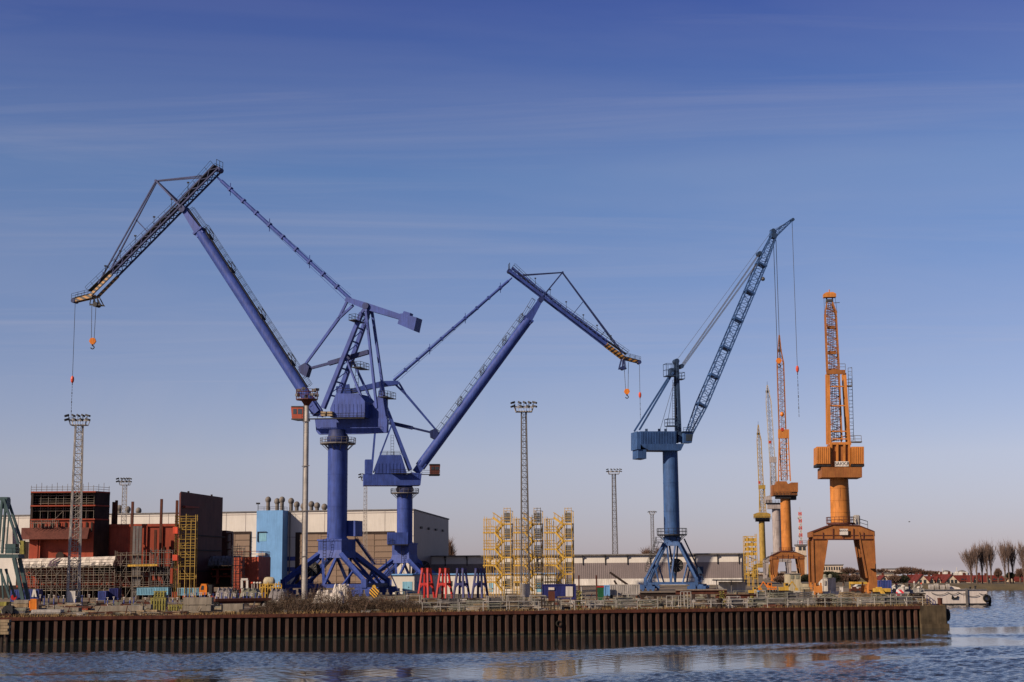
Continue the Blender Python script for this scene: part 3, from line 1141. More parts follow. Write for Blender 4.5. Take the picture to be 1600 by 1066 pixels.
    f1 = foot.lerp(neck, .035)
    mb.tube(f1, neck, B['r'], B['r'] * .96, n=28)
    boom = mb.build('boom', m, root, smooth=True)
    mb = MB()
    mb.beam(neck - d * 1.2, head, B['r'] * 1.62, B['r'] * 1.62, n, B['r'] * 1.1, B['r'] * .85)
    mb.beam(neck - d * .25, neck + d * .25, B['r'] * 2.06, B['r'] * 2.06, n)
    mb.build('boom_head', m, boom)
    mb = MB()
    for sg in (-1, 1):
        mb.beam(foot + n * sg * B['r'] * .75, f1 + d * 1.5 + n * sg * B['r'] * .75, .4 * s, B['r'] * 1.5, n)
    mb.build('boom_foot', m, boom)
    mb = MB()
    off = up * (B['r'] + .12)
    q0 = foot.lerp(neck, B['walk0'])
    walk(mb, q0, neck, off, n, .8, 1.15, 2.2, .045, up)
    walk(mb, neck, head - d * 1.0, up * (B['r'] * .8), n, .8, 1.15, 2.2, .045, up)
    for t in B['stops']:
        c = foot.lerp(neck, t) + off
        mb.beam(c - d * .9 + up * .05, c + d * .9 + up * .05, 2.0, .1, n)
        hz = V((0, 0, 1))
        mb.rail([c - n * .9 + d * .8, c - n * .9 - d * .8], 1.5, .8, .06, hz)
        mb.rail([c + n * .9 + d * .8, c + n * .9 - d * .8], 1.5, .8, .06, hz)
    mb.build('boom_walkway', M['dark'], boom)
    # bracket where rack and link meet the boom
    mb = MB()
    bx = [P(x, y, -.9 * s) for x, y in B['bracket']]
    mb.poly(bx, n * 1.8 * s)
    mb.build('link_bracket', md, boom)
    # front jib
    J = K['jib']
    rear, elbow, nose, piv = P(*J['rear']), P(*J['elbow']), P(*J['nose']), P(*B['head'])
    jd = (elbow - rear).normalized()
    jup = n.cross(jd).normalized()
    if jup.z < 0:
        jup = -jup
    gw = J['gw']
    st = J['stripe']                              # share of the length where the hazard bands start
    s0 = rear.lerp(elbow, st)
    mb = MB()
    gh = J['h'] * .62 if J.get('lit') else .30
    for sg in (-1, 1):
        mb.beam(rear + n * sg * gw * .7, s0 + n * sg * gw * .88, .42 * s, gh, n)
    nseg = 22
    tot = (s0 - rear).length
    for i in range(nseg):
        a_, b_ = rear.lerp(s0, i / nseg), rear.lerp(s0, (i + 1) / nseg)
        sg = 1 if i % 2 else -1
        mb.beam(a_ + n * sg * gw * .8, b_ - n * sg * gw * .8, .16 * s)
        mb.beam(a_ - n * gw * .8, a_ + n * gw * .8, .16 * s)
    # upper chord, tied down to the girders
    for sg in (-1, 1):
        mb.beam(rear + n * sg * gw * .6 + jup * J['h'], s0 + n * sg * gw * .7 + jup * J['h'] * .85, .34 * s, .30 * s, n)
        for i in range(nseg):
            a_, b_ = rear.lerp(s0, i / nseg), rear.lerp(s0, (i + 1) / nseg)
            if i % 2 == 0:
                mb.beam(a_ + n * sg * gw * .7 + jup * .3 * s, b_ + n * sg * gw * .65 + jup * J['h'] * .9, .14 * s)
            else:
                mb.beam(a_ + n * sg * gw * .7 + jup * J['h'] * .9, b_ + n * sg * gw * .65 + jup * .3 * s, .14 * s)
    jib = mb.build('jib', m if J.get('lit') else md, root)  # unlit jib takes the darker copy, its shade put into the colour
    mb = MB()
    for sg in (-1, 1):
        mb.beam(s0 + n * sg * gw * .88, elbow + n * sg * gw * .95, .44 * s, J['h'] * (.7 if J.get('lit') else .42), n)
        mb.beam(elbow + n * sg * gw * .5, nose + n * sg * gw * .4, .4 * s, J['h'] * .62, n, .3 * s, J['h'] * .5)
    mb.build('jib_tip', stripes('hazard_bands', (0.27, 0.125, 0.018), (0.012, 0.012, 0.014), 1.0 * s, jd + V((0, 0, -.9))), jib)
    mb = MB()
    wo = jup * (J['h'] + .15)
    walk(mb, rear, piv, wo, n, gw * 1.5, 1.2, 1.8, .045, jup)
    walk(mb, piv, elbow, wo, n, gw * 1.5, 1.2, 1.8, .045, jup)
    walk(mb, elbow, nose, jup * J['h'] * .5, n, gw, 1.1, 1.4, .045, V((0, 0, 1)))
    mb.rail([rear - n * gw, rear + n * gw], 2.2, 1.0, .06)
    for t in (.2, .33, .47, .62, .74, .86):
        c = rear.lerp(elbow, t) + wo
        mb.tube(c - n * gw * .7, c - n * gw * .7 + V((0, 0, 1.7)), .06, n=4)
        mb.box(c - n * gw * .7 + V((0, 0, 1.75)), (.5, .4, .3))
    mb.build('jib_walkway', M['dark'], jib)
    mb = MB()
    mb.tube(piv - n * B['r'] * 1.0, piv + n * B['r'] * 1.0, .8 * s, n=16)
    mb.build('jib_pivot', md, jib)
    for c, r_ in ((rear, .62), (nose, .55)):
        MB().tube(c - n * gw * .6, c + n * gw * .6, r_ * s, n=14).build('sheave', md, jib)
    # stay mast over the jib
    ap = P(*J['apex'])
    mb = MB()
    mr, mf = P(*J['mastfoot']), P(*J['stay_rear'])
    st2 = P(*J['stay_front'])
    for sg in (-1, 1):
        mb.beam(mr + n * sg * gw * .9, ap + n * sg * .25, .36 * s, .36 * s, n)
        mb.beam(ap + n * sg * .25, mf + n * sg * gw * .5, .26 * s, .26 * s, n)
        mb.beam(ap + n * sg * .25, st2 + n * sg * gw * .6, .28 * s, .28 * s, n)
    for (p_, q_) in J['struts']:
        mb.beam(P(*p_), P(*q_), .18 * s)
    mb.tube(ap - n * .5, ap + n * .5, .3 * s, n=10)
    mb.build('jib_stays', md, root)  # stays in the darker copy, so shade sits in their colour
    # tie between jib heel and lever
    t0, t1 = P(*K['tie'][0]), P(*K['tie'][1])
    td = (t1 - t0).normalized()
    mb = MB()
    mb.tube(t0.lerp(t1, .03), t1, .40 * s, n=12)
    mb.tube(t0, t0.lerp(t1, .035), .18 * s, n=8)
    tie = mb.build('tie_rod', m, root, smooth=True)
    mb = MB()
    for i in range(1, 10):
        c = t0.lerp(t1, i / 10)
        mb.beam(c - td * .22, c + td * .22, 1.1 * s, 1.1 * s, n)
        if i % 3 == 1:
            mb.tube(c - V((0, 0, 1.5 * s)), c + V((0, 0, 1.5 * s)), .09 * s, n=4)
    for dz in (-1.3 * s, 1.0 * s):
        mb.tube(t0 + V((0, 0, dz * .2)), t1 + V((0, 0, dz)), .04, n=4)
    mb.build('rod_collars', m, tie)
    # hoist frame under the elbow
    H = K['hoist']
    mb = MB()
    hx0, hy0, hx1, hy1 = H['frame']
    for sg in (-1, 1):
        mb.poly([P(hx0, hy1, 0) + n * sg * .7, P(hx1, hy1, 0) + n * sg * .7, P(hx1 - 2, hy1 - 2.5, 0) + n * sg * .7, P(hx0 + 1, hy1 - 2.5, 0) + n * sg * .7], n * .25)
        for x in (hx0 + 1, (hx0 + hx1) / 2, hx1 - 2):
            mb.beam(P(x, hy1 - 2) + n * sg * .7, P((x + elbow_px(K)[0]) / 2, hy0) + n * sg * .6, .2)
    p = P((hx0 + hx1) / 2, hy1 - 1.5)
    mb.tube(p - n * .9, p + n * .9, .6 * s, n=12)
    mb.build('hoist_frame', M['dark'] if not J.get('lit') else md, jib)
    hook_set(root, P(*H['r1']), P(*H['r2']), P(*H['hook']).z, D, H['size'])
    ball_rope(root, P(*H['nose']), P(*H['ball']).z, P(*H['tail']).z)
    return root


def elbow_px(K):
    return K['jib']['elbow']


DA = 330.0
plA = Pl(gx(525.7, DA), R(180 - 18))
KA = dict(
    s=1.0, dw=.5, cx=525.7, r=2.17, rg=3.9, gal=.35, ytop=690, hw=3.3, tw=2.3,
    portal=dict(a=8.9, angb=-25, b=3.4, ybot=872, ytop=843, leg=1.1, reel=(489, 889, -2.0, 1.55)),
    deck=[(494, 674), (498, 679), (562, 678), (604, 676), (605, 655), (562, 652), (492, 655)],
    house=[(516, 652), (570, 652), (570, 627), (560, 615), (525, 615), (516, 638)],
    walks=[((473, 655), (571, 653.5))],
    toprails=[((524, 614), (560, 614))],
    blocks=[[(571, 656), (604, 656), (604, 619), (593, 615), (583, 630), (571, 640)],
            [(489, 650), (503, 652), (502, 640), (491, 624), (487, 630)]],
    cabinets=[(501, 643, 509, 650.5), (511, 643, 519, 650.5)],
    cab=(456, 636, 473.5, 654), cabside=-1, cabmat='hull',
    tower=[((513, 640), (569.5, 492), 1.15, 1.0), ((596, 640), (577, 489), .62, .62), ((577, 634), (546, 562), .55, .5)],
    platforms=[((556, 576), (570, 576)), ((552, 503), (562, 502)), ((598, 622), (612, 622))],
    towerladder=((557, 614), (558, 576)),
    lever=dict(front=(543.5, 468.5), pivot=(576, 480), rear=(640, 500),
               weight=[(621, 506), (626, 489.5), (651, 496), (646.5, 517)], weighttop=[(628.5, 490.5), (631, 486), (641, 489), (639.5, 494)]),
    link=((542.5, 471), (552, 477), (529, 498), (476, 571)),
    rack=((482, 576.5), (514, 568), (576, 550)),
    boom=dict(foot=(496.5, 646), neck=(312, 362), head=(288, 328), r=1.24, walk0=.12, stops=(.25, .50, .76, .95),
              bracket=[(468, 583), (478, 589), (483, 573), (476, 567), (466, 573)]),
    jib=dict(rear=(343, 266), elbow=(147, 463), nose=(117, 470.5), gw=1.5, h=1.45, stripe=.83,
             apex=(244.5, 283), mastfoot=(287, 325), stay_rear=(318, 276), stay_front=(157, 444),
             struts=[((212.6, 343.6), (236, 368)), ((178.8, 405.5), (187, 416))]),
    tie=((340, 277.5), (548, 468)),
    hoist=dict(frame=(142, 464, 161, 478), r1=(143.5, 477), r2=(150, 477), hook=(141, 530), size=.95,
               nose=(117.5, 473), ball=(115.5, 589), tail=(115, 655)))
craneA = double_jib_crane('largest purple crane, tallest column, hooked jib reaching left over the red ship blocks', plA, DA, KA)

DB = 420.0
plB = Pl(gx(632, DB), R(8))
KB = dict(
    s=1.0, dw=2.9, cx=632, r=2.17, rg=3.9, gal=.35, ytop=768, hw=3.0, tw=2.0,
    portal=dict(a=7.8, angb=-22, b=3.0, ybot=880, ytop=849, leg=1.05, reel=(661.5, 887, 2.0, 1.9)),
    deck=[(568.5, 758.5), (640, 758.5), (657, 758), (659, 740), (643, 738), (636, 741), (568.5, 741)],
    house=[(586, 740), (636, 740), (627, 711), (595, 711)],
    walks=[((659, 741.5), (687, 741.5)), ((612, 740), (643, 740))],
    toprails=[((595, 711), (627, 711))],
    blocks=[[(570.8, 740.5), (582, 740.5), (582, 718), (570.8, 718)]],
    cab=(672.5, 726.5, 686.5, 741), cabside=1, cabmat='hull_dark',
    tower=[((641, 735), (600, 628), 1.0, .9), ((580.5, 738), (589, 640), .5, .5), ((584, 738), (612, 664), .45, .45)],
    platforms=[((590, 640), (604, 640))],
    towerladder=((613, 711), (613, 680)),
    lever=dict(front=(622, 598.5), pivot=(596, 600.5), rear=(546, 612),
               weight=[(527, 624), (525, 604), (546, 600), (549, 620)], weighttop=[(530, 604), (530, 600), (541, 598), (541, 602)]),
    link=((622.5, 597), (617, 600), (634.5, 617), (680.5, 671)),
    rack=((674, 676), (645, 669), (608, 660.5)),
    boom=dict(foot=(650, 738), neck=(826, 499), head=(844.5, 469), r=1.45, walk0=.2, stops=(.42, .62, .82, .97),
              bracket=[(673, 683), (680, 687), (686, 676), (681, 669), (672, 673)]),
    jib=dict(rear=(795.5, 424), elbow=(974, 560), nose=(998.5, 566.5), gw=1.4, h=1.25, stripe=.845, lit=True,
             apex=(878.8, 426), mastfoot=(847, 465), stay_rear=(806, 431), stay_front=(973, 553),
             struts=[((911.7, 470.7), (893, 494)), ((944.6, 518), (937, 528))]),
    tie=((800, 434), (615, 594.5)),
    hoist=dict(frame=(966.5, 562, 979, 577), r1=(975.5, 577), r2=(982, 566), hook=(979.5, 609), size=1.0,
               nose=(999, 570), ball=(1000, 614), tail=(1001, 655)))
craneB = double_jib_crane('smaller purple crane behind the largest, shorter column, jib reaching right', plB, DB, KB)

# big crane only: electric house and stair hung on the column's far side
mb = MB()
slab(mb, plA, [(541.5, 838), (555, 838), (555, 813.5), (541.5, 813.5)], 1.0, 5.0)
mb.build('switch_house', M['purple'], craneA)
mb = MB()
a_, b_ = plA.p(556, 842, 3), plA.p(585, 882, 3)
mb.beam(a_ - plA.n * .5, b_ - plA.n * .5, .12, .3); mb.beam(a_ + plA.n * .5, b_ + plA.n * .5, .12, .3)
for i in range(16):
    c = a_.lerp(b_, i / 15)
    mb.box(c, (.35, 1.0, .06))
mb.rail([a_ - plA.n * .5, b_ - plA.n * .5], 1.0, 1.2, .05)
c = plA.p(592, 882, 3)
mb.box(c, (3.2, 2.2, .12)); mb.rail([c + V((-1.6, -1.1, 0)), c + V((1.6, -1.1, 0)), c + V((1.6, 1.1, 0))], 1.1, 1.0, .05)
a_, b_ = plA.p(599, 883, 3), plA.p(612, 921, 3)
mb.beam(c + V((1.6, 0, 0)), V((c.x + 4.6, c.y, G + .2)), .9, .2)
mb.build('stair', M['purple_dark'], craneA)
# smaller crane: switch panel with two dials on the head
mb = MB()
slab(mb, plB, [(606, 852), (638, 852), (638, 850.5), (606, 850.5)], -5.0, -3.2)
mb.rail([plB.p(606, 850.5, -4.9), plB.p(614, 850.5, -4.9)], 1.4, .7, .05)
mb.build('head_walkway', M['dark'], craneB)
mb = MB()
slab(mb, plB, [(605.5, 850.5), (637.5, 850.5), (637.5, 832), (605.5, 832)], -4.6, -2.4)
mb.build('switch_house', M['purple'], craneB)

# ------------------------------------------------------------------ steel-blue lattice crane
DC = 365.0
plC = Pl(gx(1052, DC), R(12))


def lattice_crane():
    O, P, n, u = plC.O, plC.p, plC.n, plC.u
    W = plC.w
    m, md = M['blue'], M['blue_dark']
    root = thing('dockyard_crane', 'steel blue crane with a lattice jib rising right, in front of the grey warehouse', 'crane', O)
    portal(root, O, YARD, 6.0, YARD - R(5), 2.0, P(1048, 853).z, P(1048, 841).z, .72, m, md, .8, (P(1057, 883.5, 1.5), 1.65))
    zc0, zc1 = P(1048, 841).z, P(1050, 703).z
    column(root, O, zc0, zc1, 1.92, 1.82, m, [zc0 + (zc1 - zc0) * t for t in (.3, .62)])
    gallery(root, O, zc0 + .9, 3.6, 1.9, M['dark'], h=1.4)
    # slanting access ladder and its stay
    mb = MB()
    a_, b_ = P(1028, 846, -1.5), P(1010, 893, -1.5)
    mb.ladder(a_, b_, u, .7, .6, .06); mb.rail([a_ - u * .35, b_ - u * .35], 1.0, 1.4, .05)
    mb.box(P(1029, 848, -1.5), (2.2, 1.4, .1)); mb.rail([P(1024, 848, -2), P(1033, 848, -2)], 1.3, .8, .05)
    mb.build('access_ladder', M['dark'], root)
    mb = MB()
    mb.beam(P(1069, 842, 2), P(1099, 906, 2), .28)
    mb.box(P(1094.5, 891, 2), (1.3, 1.1, 1.7))
    mb.build('cable_guide', md, root)
    hw = 2.9
    mb = MB()
    slab(mb, plC, [(1006, 699), (1014, 703.5), (1064, 704), (1069, 693.5), (1001, 694)], -hw, hw)
    mb.build('slewing_platform', m, root)
    mb = MB()
    slab(mb, plC, [(1000.5, 695), (1056.6, 695), (1056.6, 674), (1000.5, 674)], -hw * .95, hw * .95)
    h_o = mb.build('machinery_house', m, root)
    mb = MB()
    for i in range(22):
        x = 1002 + i * 2.5
        mb.beam(P(x, 694, -hw * .95) - n * .03, P(x, 675, -hw * .95) - n * .03, .13, .10, u)
    mb.build('wall_ribs', m, h_o)
    mb = MB()
    for x in (1010, 1030, 1040):
        mb.box(P(x, 672.5, 0), (.6, .6, .7))
    mb.build('roof_vents', md, h_o)
    mb = MB()
    slab(mb, plC, [(995.5, 702), (1001, 702), (1001, 676), (995.5, 674)], -hw * .9, hw * .9)
    mb.build('rear_frame', m, root)
    mb = MB()
    slab(mb, plC, [(997, 716), (1010, 717), (1010, 702.5), (997, 702.5)], -hw * .8, hw * .8)
    mb.build('counterweight', m, root)
    # mast and back stays
    mb = MB()
    for sg in (-1, 1):
        mb.beam(W(1060, 692, sg * 1.3), W(1056.5, 565, sg * .9), .62, .75, n, .55, .6)
    for i in range(1, 9):
        t = i / 9
        x, y = 1060 - 3.5 * t, 692 - 127 * t
        mb.beam(W(x, y, -1.2), W(x, y, 1.2), .25)
    mb.build('mast', md, root)
    mb = MB()
    for sg in (-1, 1):
        mb.beam(W(995, 673, sg * 2.2), W(1050, 583, sg * .9), .40, .40, n)
    mb.build('back_stays', m, root)
    mb = MB()
    for x in (1031, 1041):
        mb.tube(P(x, 673), P(1054, 594), .05, n=4)
    mb.ladder(P(1053, 655), P(1053, 594), u, .7, .6, .045)
    mb.build('mast_ladder', M['dark'], root)
    mb = MB()
    for (x0, x1, y, h) in ((1039, 1054, 588, 3.0), (1059, 1067.5, 593, 1.6), (1041, 1057, 666, 1.7)):
        a_, b_ = P(x0, y, -1.2), P(x1, y, -1.2)
        mb.beam(a_, b_, 2.4, .18, n)
        for v in (-1.2, 1.2):
            mb.rail([a_ + n * v, b_ + n * v], h, 1.1, .06)
        for e_ in (a_, b_):
            mb.rail([e_ - n * 1.2, e_ + n * 1.2], h, 1.2, .06)
        mb.build('mast_platform', md, root)
        mb = MB()
    slab(mb, plC, [(1046, 587), (1053, 587), (1054, 575), (1048, 575)], -.8, .8)
    mb.build('winch_box', md, root)
    mb = MB()
    for (x, y, r_) in ((1056, 565, .62), (1063.5, 573, .55)):
        c = P(x, y)
        MB().tube(c - n * 1.0, c + n * 1.0, r_, n=16).build('mast_sheave', md, root)
    # cab
    mb = MB()
    slab(mb, plC, [(1068.5, 692), (1081, 692), (1083.5, 676), (1068.5, 675.5)], -hw - .2, -hw + 2.2)
    cab = mb.build('driver_cab', m, root)
    mb = MB()
    slab(mb, plC, [(1072, 689), (1080.5, 689), (1082, 678.5), (1072, 678.5)], -hw - .27, -hw - .204)
    mb.build('cab_window', M['glass'], cab)
    mb = MB()
    slab(mb, plC, [(1067, 675), (1085, 675), (1085, 673.8), (1067, 673.8)], -hw - .5, -hw + 2.5)
    mb.rail([P(1068, 673.8, -hw - .4), P(1084, 673.8, -hw - .4)], .9, .9, .05)
    mb.build('cab_roof', md, cab)
    # jib
    foot, k1, k2, top = P(1076.5, 678), P(1096, 633), P(1189, 414), P(1209.5, 367)
    mb = MB()
    wid = 2.3
    mb.lattice(foot, k1, n, 2.6, 1.0, 2.3, wid, 5, .13, .06)
    mb.lattice(k1, k2, n, 2.3, wid, 2.0, wid * .95, 24, .13, .06)
    mb.lattice(k2, top, n, 2.0, wid * .95, 1.2, 1.1, 6, .13, .06)
    d = (k2 - k1).normalized()
    for t in (0, .2, .4, .6, .8, 1.0):
        c = k1.lerp(k2, t)
        mb.beam(c - d * .22, c + d * .22, 2.5, wid + .25, n)
    jib = mb.build('jib', m, root)
    tip = P(1237.5, 343.5)
    mb = MB()
    mb.lattice(top, tip, n, 1.1, 1.3, .6, .4, 7, .12, .06)
    mb.beam(P(1206, 371), P(1208, 362), 1.0, 1.4, n)
    mb.build('fly_jib', m, jib)
    mb = MB()
    for (x, y, r_) in ((1186, 397, .6), (1208, 368.5, .75), (1207, 361, .5), (1237.5, 344, .4)):
        c = P(x, y)
        MB().tube(c - n * .8, c + n * .8, r_, n=16).build('sheave', md, jib)
    mb = MB()
    c = P(1192, 436)
    mb.ball(c, .55, 8, 5)
    mb.build('jib_lamp', M['galv_dark'], jib)
    mb = MB()
    for v in (-.8, 0, .8):
        mb.tube(W(1063.5, 573, v), W(1186, 397, v), .05, n=4)
        mb.tube(W(1065, 575.5, v), W(1190, 402, v), .05, n=4)
    mb.tube(P(1056, 565), P(1206, 361), .04, n=4)
    mb.tube(P(1206, 361), tip, .05, n=4)
    mb.build('luffing_ropes', M['rope'], root)
    hook_set(root, P(1208.5, 375), P(1212.5, 375), P(1215, 561).z, DC, .85)
    ball_rope(root, tip, P(1247, 573).z, P(1249, 653).z)
    return root


craneC = lattice_crane()
# ------------------------------------------------------------------ orange, grey and yellow portal cranes
def text_mesh(name, txt, c, u, up, size, m, parent, off):
    """Lettering as flat raised mesh."""
    cu = bpy.data.curves.new(name, 'FONT')
    cu.body = txt
    cu.size = size
    cu.align_x = 'CENTER'
    cu.align_y = 'CENTER'
    cu.extrude = 0.01
    to = bpy.data.objects.new(name, cu)
    COL.objects.link(to)
    dg = bpy.context.evaluated_depsgraph_get()
    me = bpy.data.meshes.new_from_object(to.evaluated_get(dg))
    bpy.data.objects.remove(to)
    nrm = u.cross(up)
    base = parent
    while base.parent is not None:
        base = base.parent
    rot = Matrix((u, up, nrm)).transposed()
    for v_ in me.vertices:
        v_.co = rot @ v_.co + c + nrm * off - base.location
    me.materials.clear()
    me.materials.append(m)
    o = bpy.data.objects.new(name, me)
    COL.objects.link(o)
    o.parent = parent
    return o


def slew_crane(label, Y, K, m, mr, group=None, far=False):
    """Portal slewing crane seen along its jib."""
    O = gx(K['cx'], Y)
    root = thing('portal_crane', label, 'crane', O, group)
    pl = Pl(O, YARD * .4)
    P, n, u = pl.p, pl.n, pl.u
    pk = Y / 2350.0                                 # metres per pixel
    g = K['gate']
    dpt = g['depth']
    for k, v in enumerate((-dpt, dpt)):
        if 'far' in g and v > 0:
            pass
        t = .55 if not far else .5
        base = P(g['tl'][0], g['tl'][1], v)
        # the far frame is the near one moved back
        sh = n * (v + dpt)
        Q = lambda x, y, e=0.0: P(x, y, -dpt) + sh + n * e
        mb = MB()
        ring = [g['sl'], (g['sl'][0] + .3, g['cl'][1]), (g['sr'][0] - .3, g['cr'][1]), g['sr'], g['tr'], g['tl']]
        mb.poly([Q(*p) for p in ring], n * t)
        mb.build('portal_beam', mr, root)
        for a_, b_, c_, d_ in ((g['ol'], g['il'], g['cl'], g['sl']), (g['ir'], g['or'], g['sr'], g['cr'])):
            mb = MB()
            k_ = .012
            mb.poly([Q(*a_, .02), Q(*b_, .02), Q(c_[0], c_[1] + .25, .02), Q(d_[0], c_[1] + .25, .02)], n * (t - .04))
            # flange plates along the leg's edges
            for e0, e1 in ((a_, (d_[0], c_[1] + 1)), (b_, (c_[0], c_[1] + 1))):
                mb.beam(Q(*e0, t / 2), Q(*e1, t / 2), .24, t + .4, u)
            mb.build('leg', mr, root)
        mb = MB()
        nb = g.get('bays', 6)
        for i in range(1, nb):
            x = g['sl'][0] + (g['sr'][0] - g['sl'][0]) * i / nb
            mb.beam(Q(x, g['cl'][1] - .5, -.08), Q(x, g['sl'][1] + 1.0 + (-6 if 0 < i < nb and i not in (1, nb - 1) else 0) * g.get('k', 1), -.08), .14, .2, u)
        mb.beam(Q(g['sl'][0] + .5, g['cl'][1] - 6 * g.get('k', 1), -.06), Q(g['sr'][0] - .5, g['cr'][1] - 6 * g.get('k', 1), -.06), .14, .12, n)
        for e0, e1 in ((g['sl'], g['tl']), (g['tl'], g['tr']), (g['tr'], g['sr']), (g['sl'], g['sr'])):
            if e0 is g['sl'] and e1 is g['sr']:
                e0, e1 = (g['sl'][0], g['cl'][1]), (g['sr'][0], g['cr'][1])
            mb.beam(Q(*e0, t / 2), Q(*e1, t / 2), t + .45, .13, n)
        mb.build('beam_flanges', K.get('flange', M['hull_dark']), root)
    # ties and bogies joining the two frames
    for x_, y_ in (g['sl'], g['sr']):
        MB().beam(P(x_, y_ + 4, -dpt), P(x_, y_ + 4, -dpt) + n * 2 * dpt, .5, 1.0).build('cross_tie', mr, root)
    for x_, y_ in ((g['ol'], g['il']), (g['ir'], g['or'])):
        c = (P(*x_, -dpt) + P(*y_, -dpt)) / 2
        c.z = G + 1.6
        MB().beam(c, c + n * 2 * dpt, .6, .8).build('cross_tie', mr, root)
    for x_, y_ in ((g['ol'], g['il']), (g['ir'], g['or'])):
        for v in (0, 2 * dpt):
            c = (P(*x_, -dpt) + P(*y_, -dpt)) / 2 + n * v
            c.z = G
            w = abs(x_[0] - y_[0]) * pk
            mb = MB()
            mb.gbox(c + V((0, 0, .5)), (w * 1.05, .9, 1.3), YARD)
            mb.gbox(c + V((-w * .36, 0, .2)), (.34, .7, 2.2), YARD)
            mb.gbox(c + V((w * .36, 0, .2)), (.34, .7, 2.2), YARD)
            for sg in (-.32, .32):
                wc = c + u * w * sg + V((0, 0, .4))
                mb.tube(wc - n * .25, wc + n * .25, .4, n=12)
            mb.build('bogie', m, root)
    zt = P(g['tl'][0], g['tl'][1]).z
    zc1 = P(K['cx2'], K['ytop']).z
    column(root, O, zt, zc1, K['r'] * 1.04, K['r'] * .97, m, [zt + (zc1 - zt) * t for t in (.25, .5, .75)])
    gallery(root, O, zt + .35, K['r'] * 1.5, K['r'], M['hull_dark'] if not K.get('galm') else K['galm'])
    return root, pl, O


DD = 300.0
GD = dict(tl=(1300, 820), tr=(1342, 821), sl=(1270, 831), sr=(1365, 830), cl=(1293, 842.5), cr=(1341.5, 842.5),
          ol=(1272, 918), il=(1284, 905), ir=(1354.5, 903), depth=3.6, bays=6)
GD['or'] = (1369, 914)
craneD, plD, OD = slew_crane('largest orange crane at the right, its jib seen end on, white lettered boards', DD,
                             dict(cx=1318, cx2=1314, ytop=745, r=1.86, gate=GD), M['orange'], M['orange_rust'])


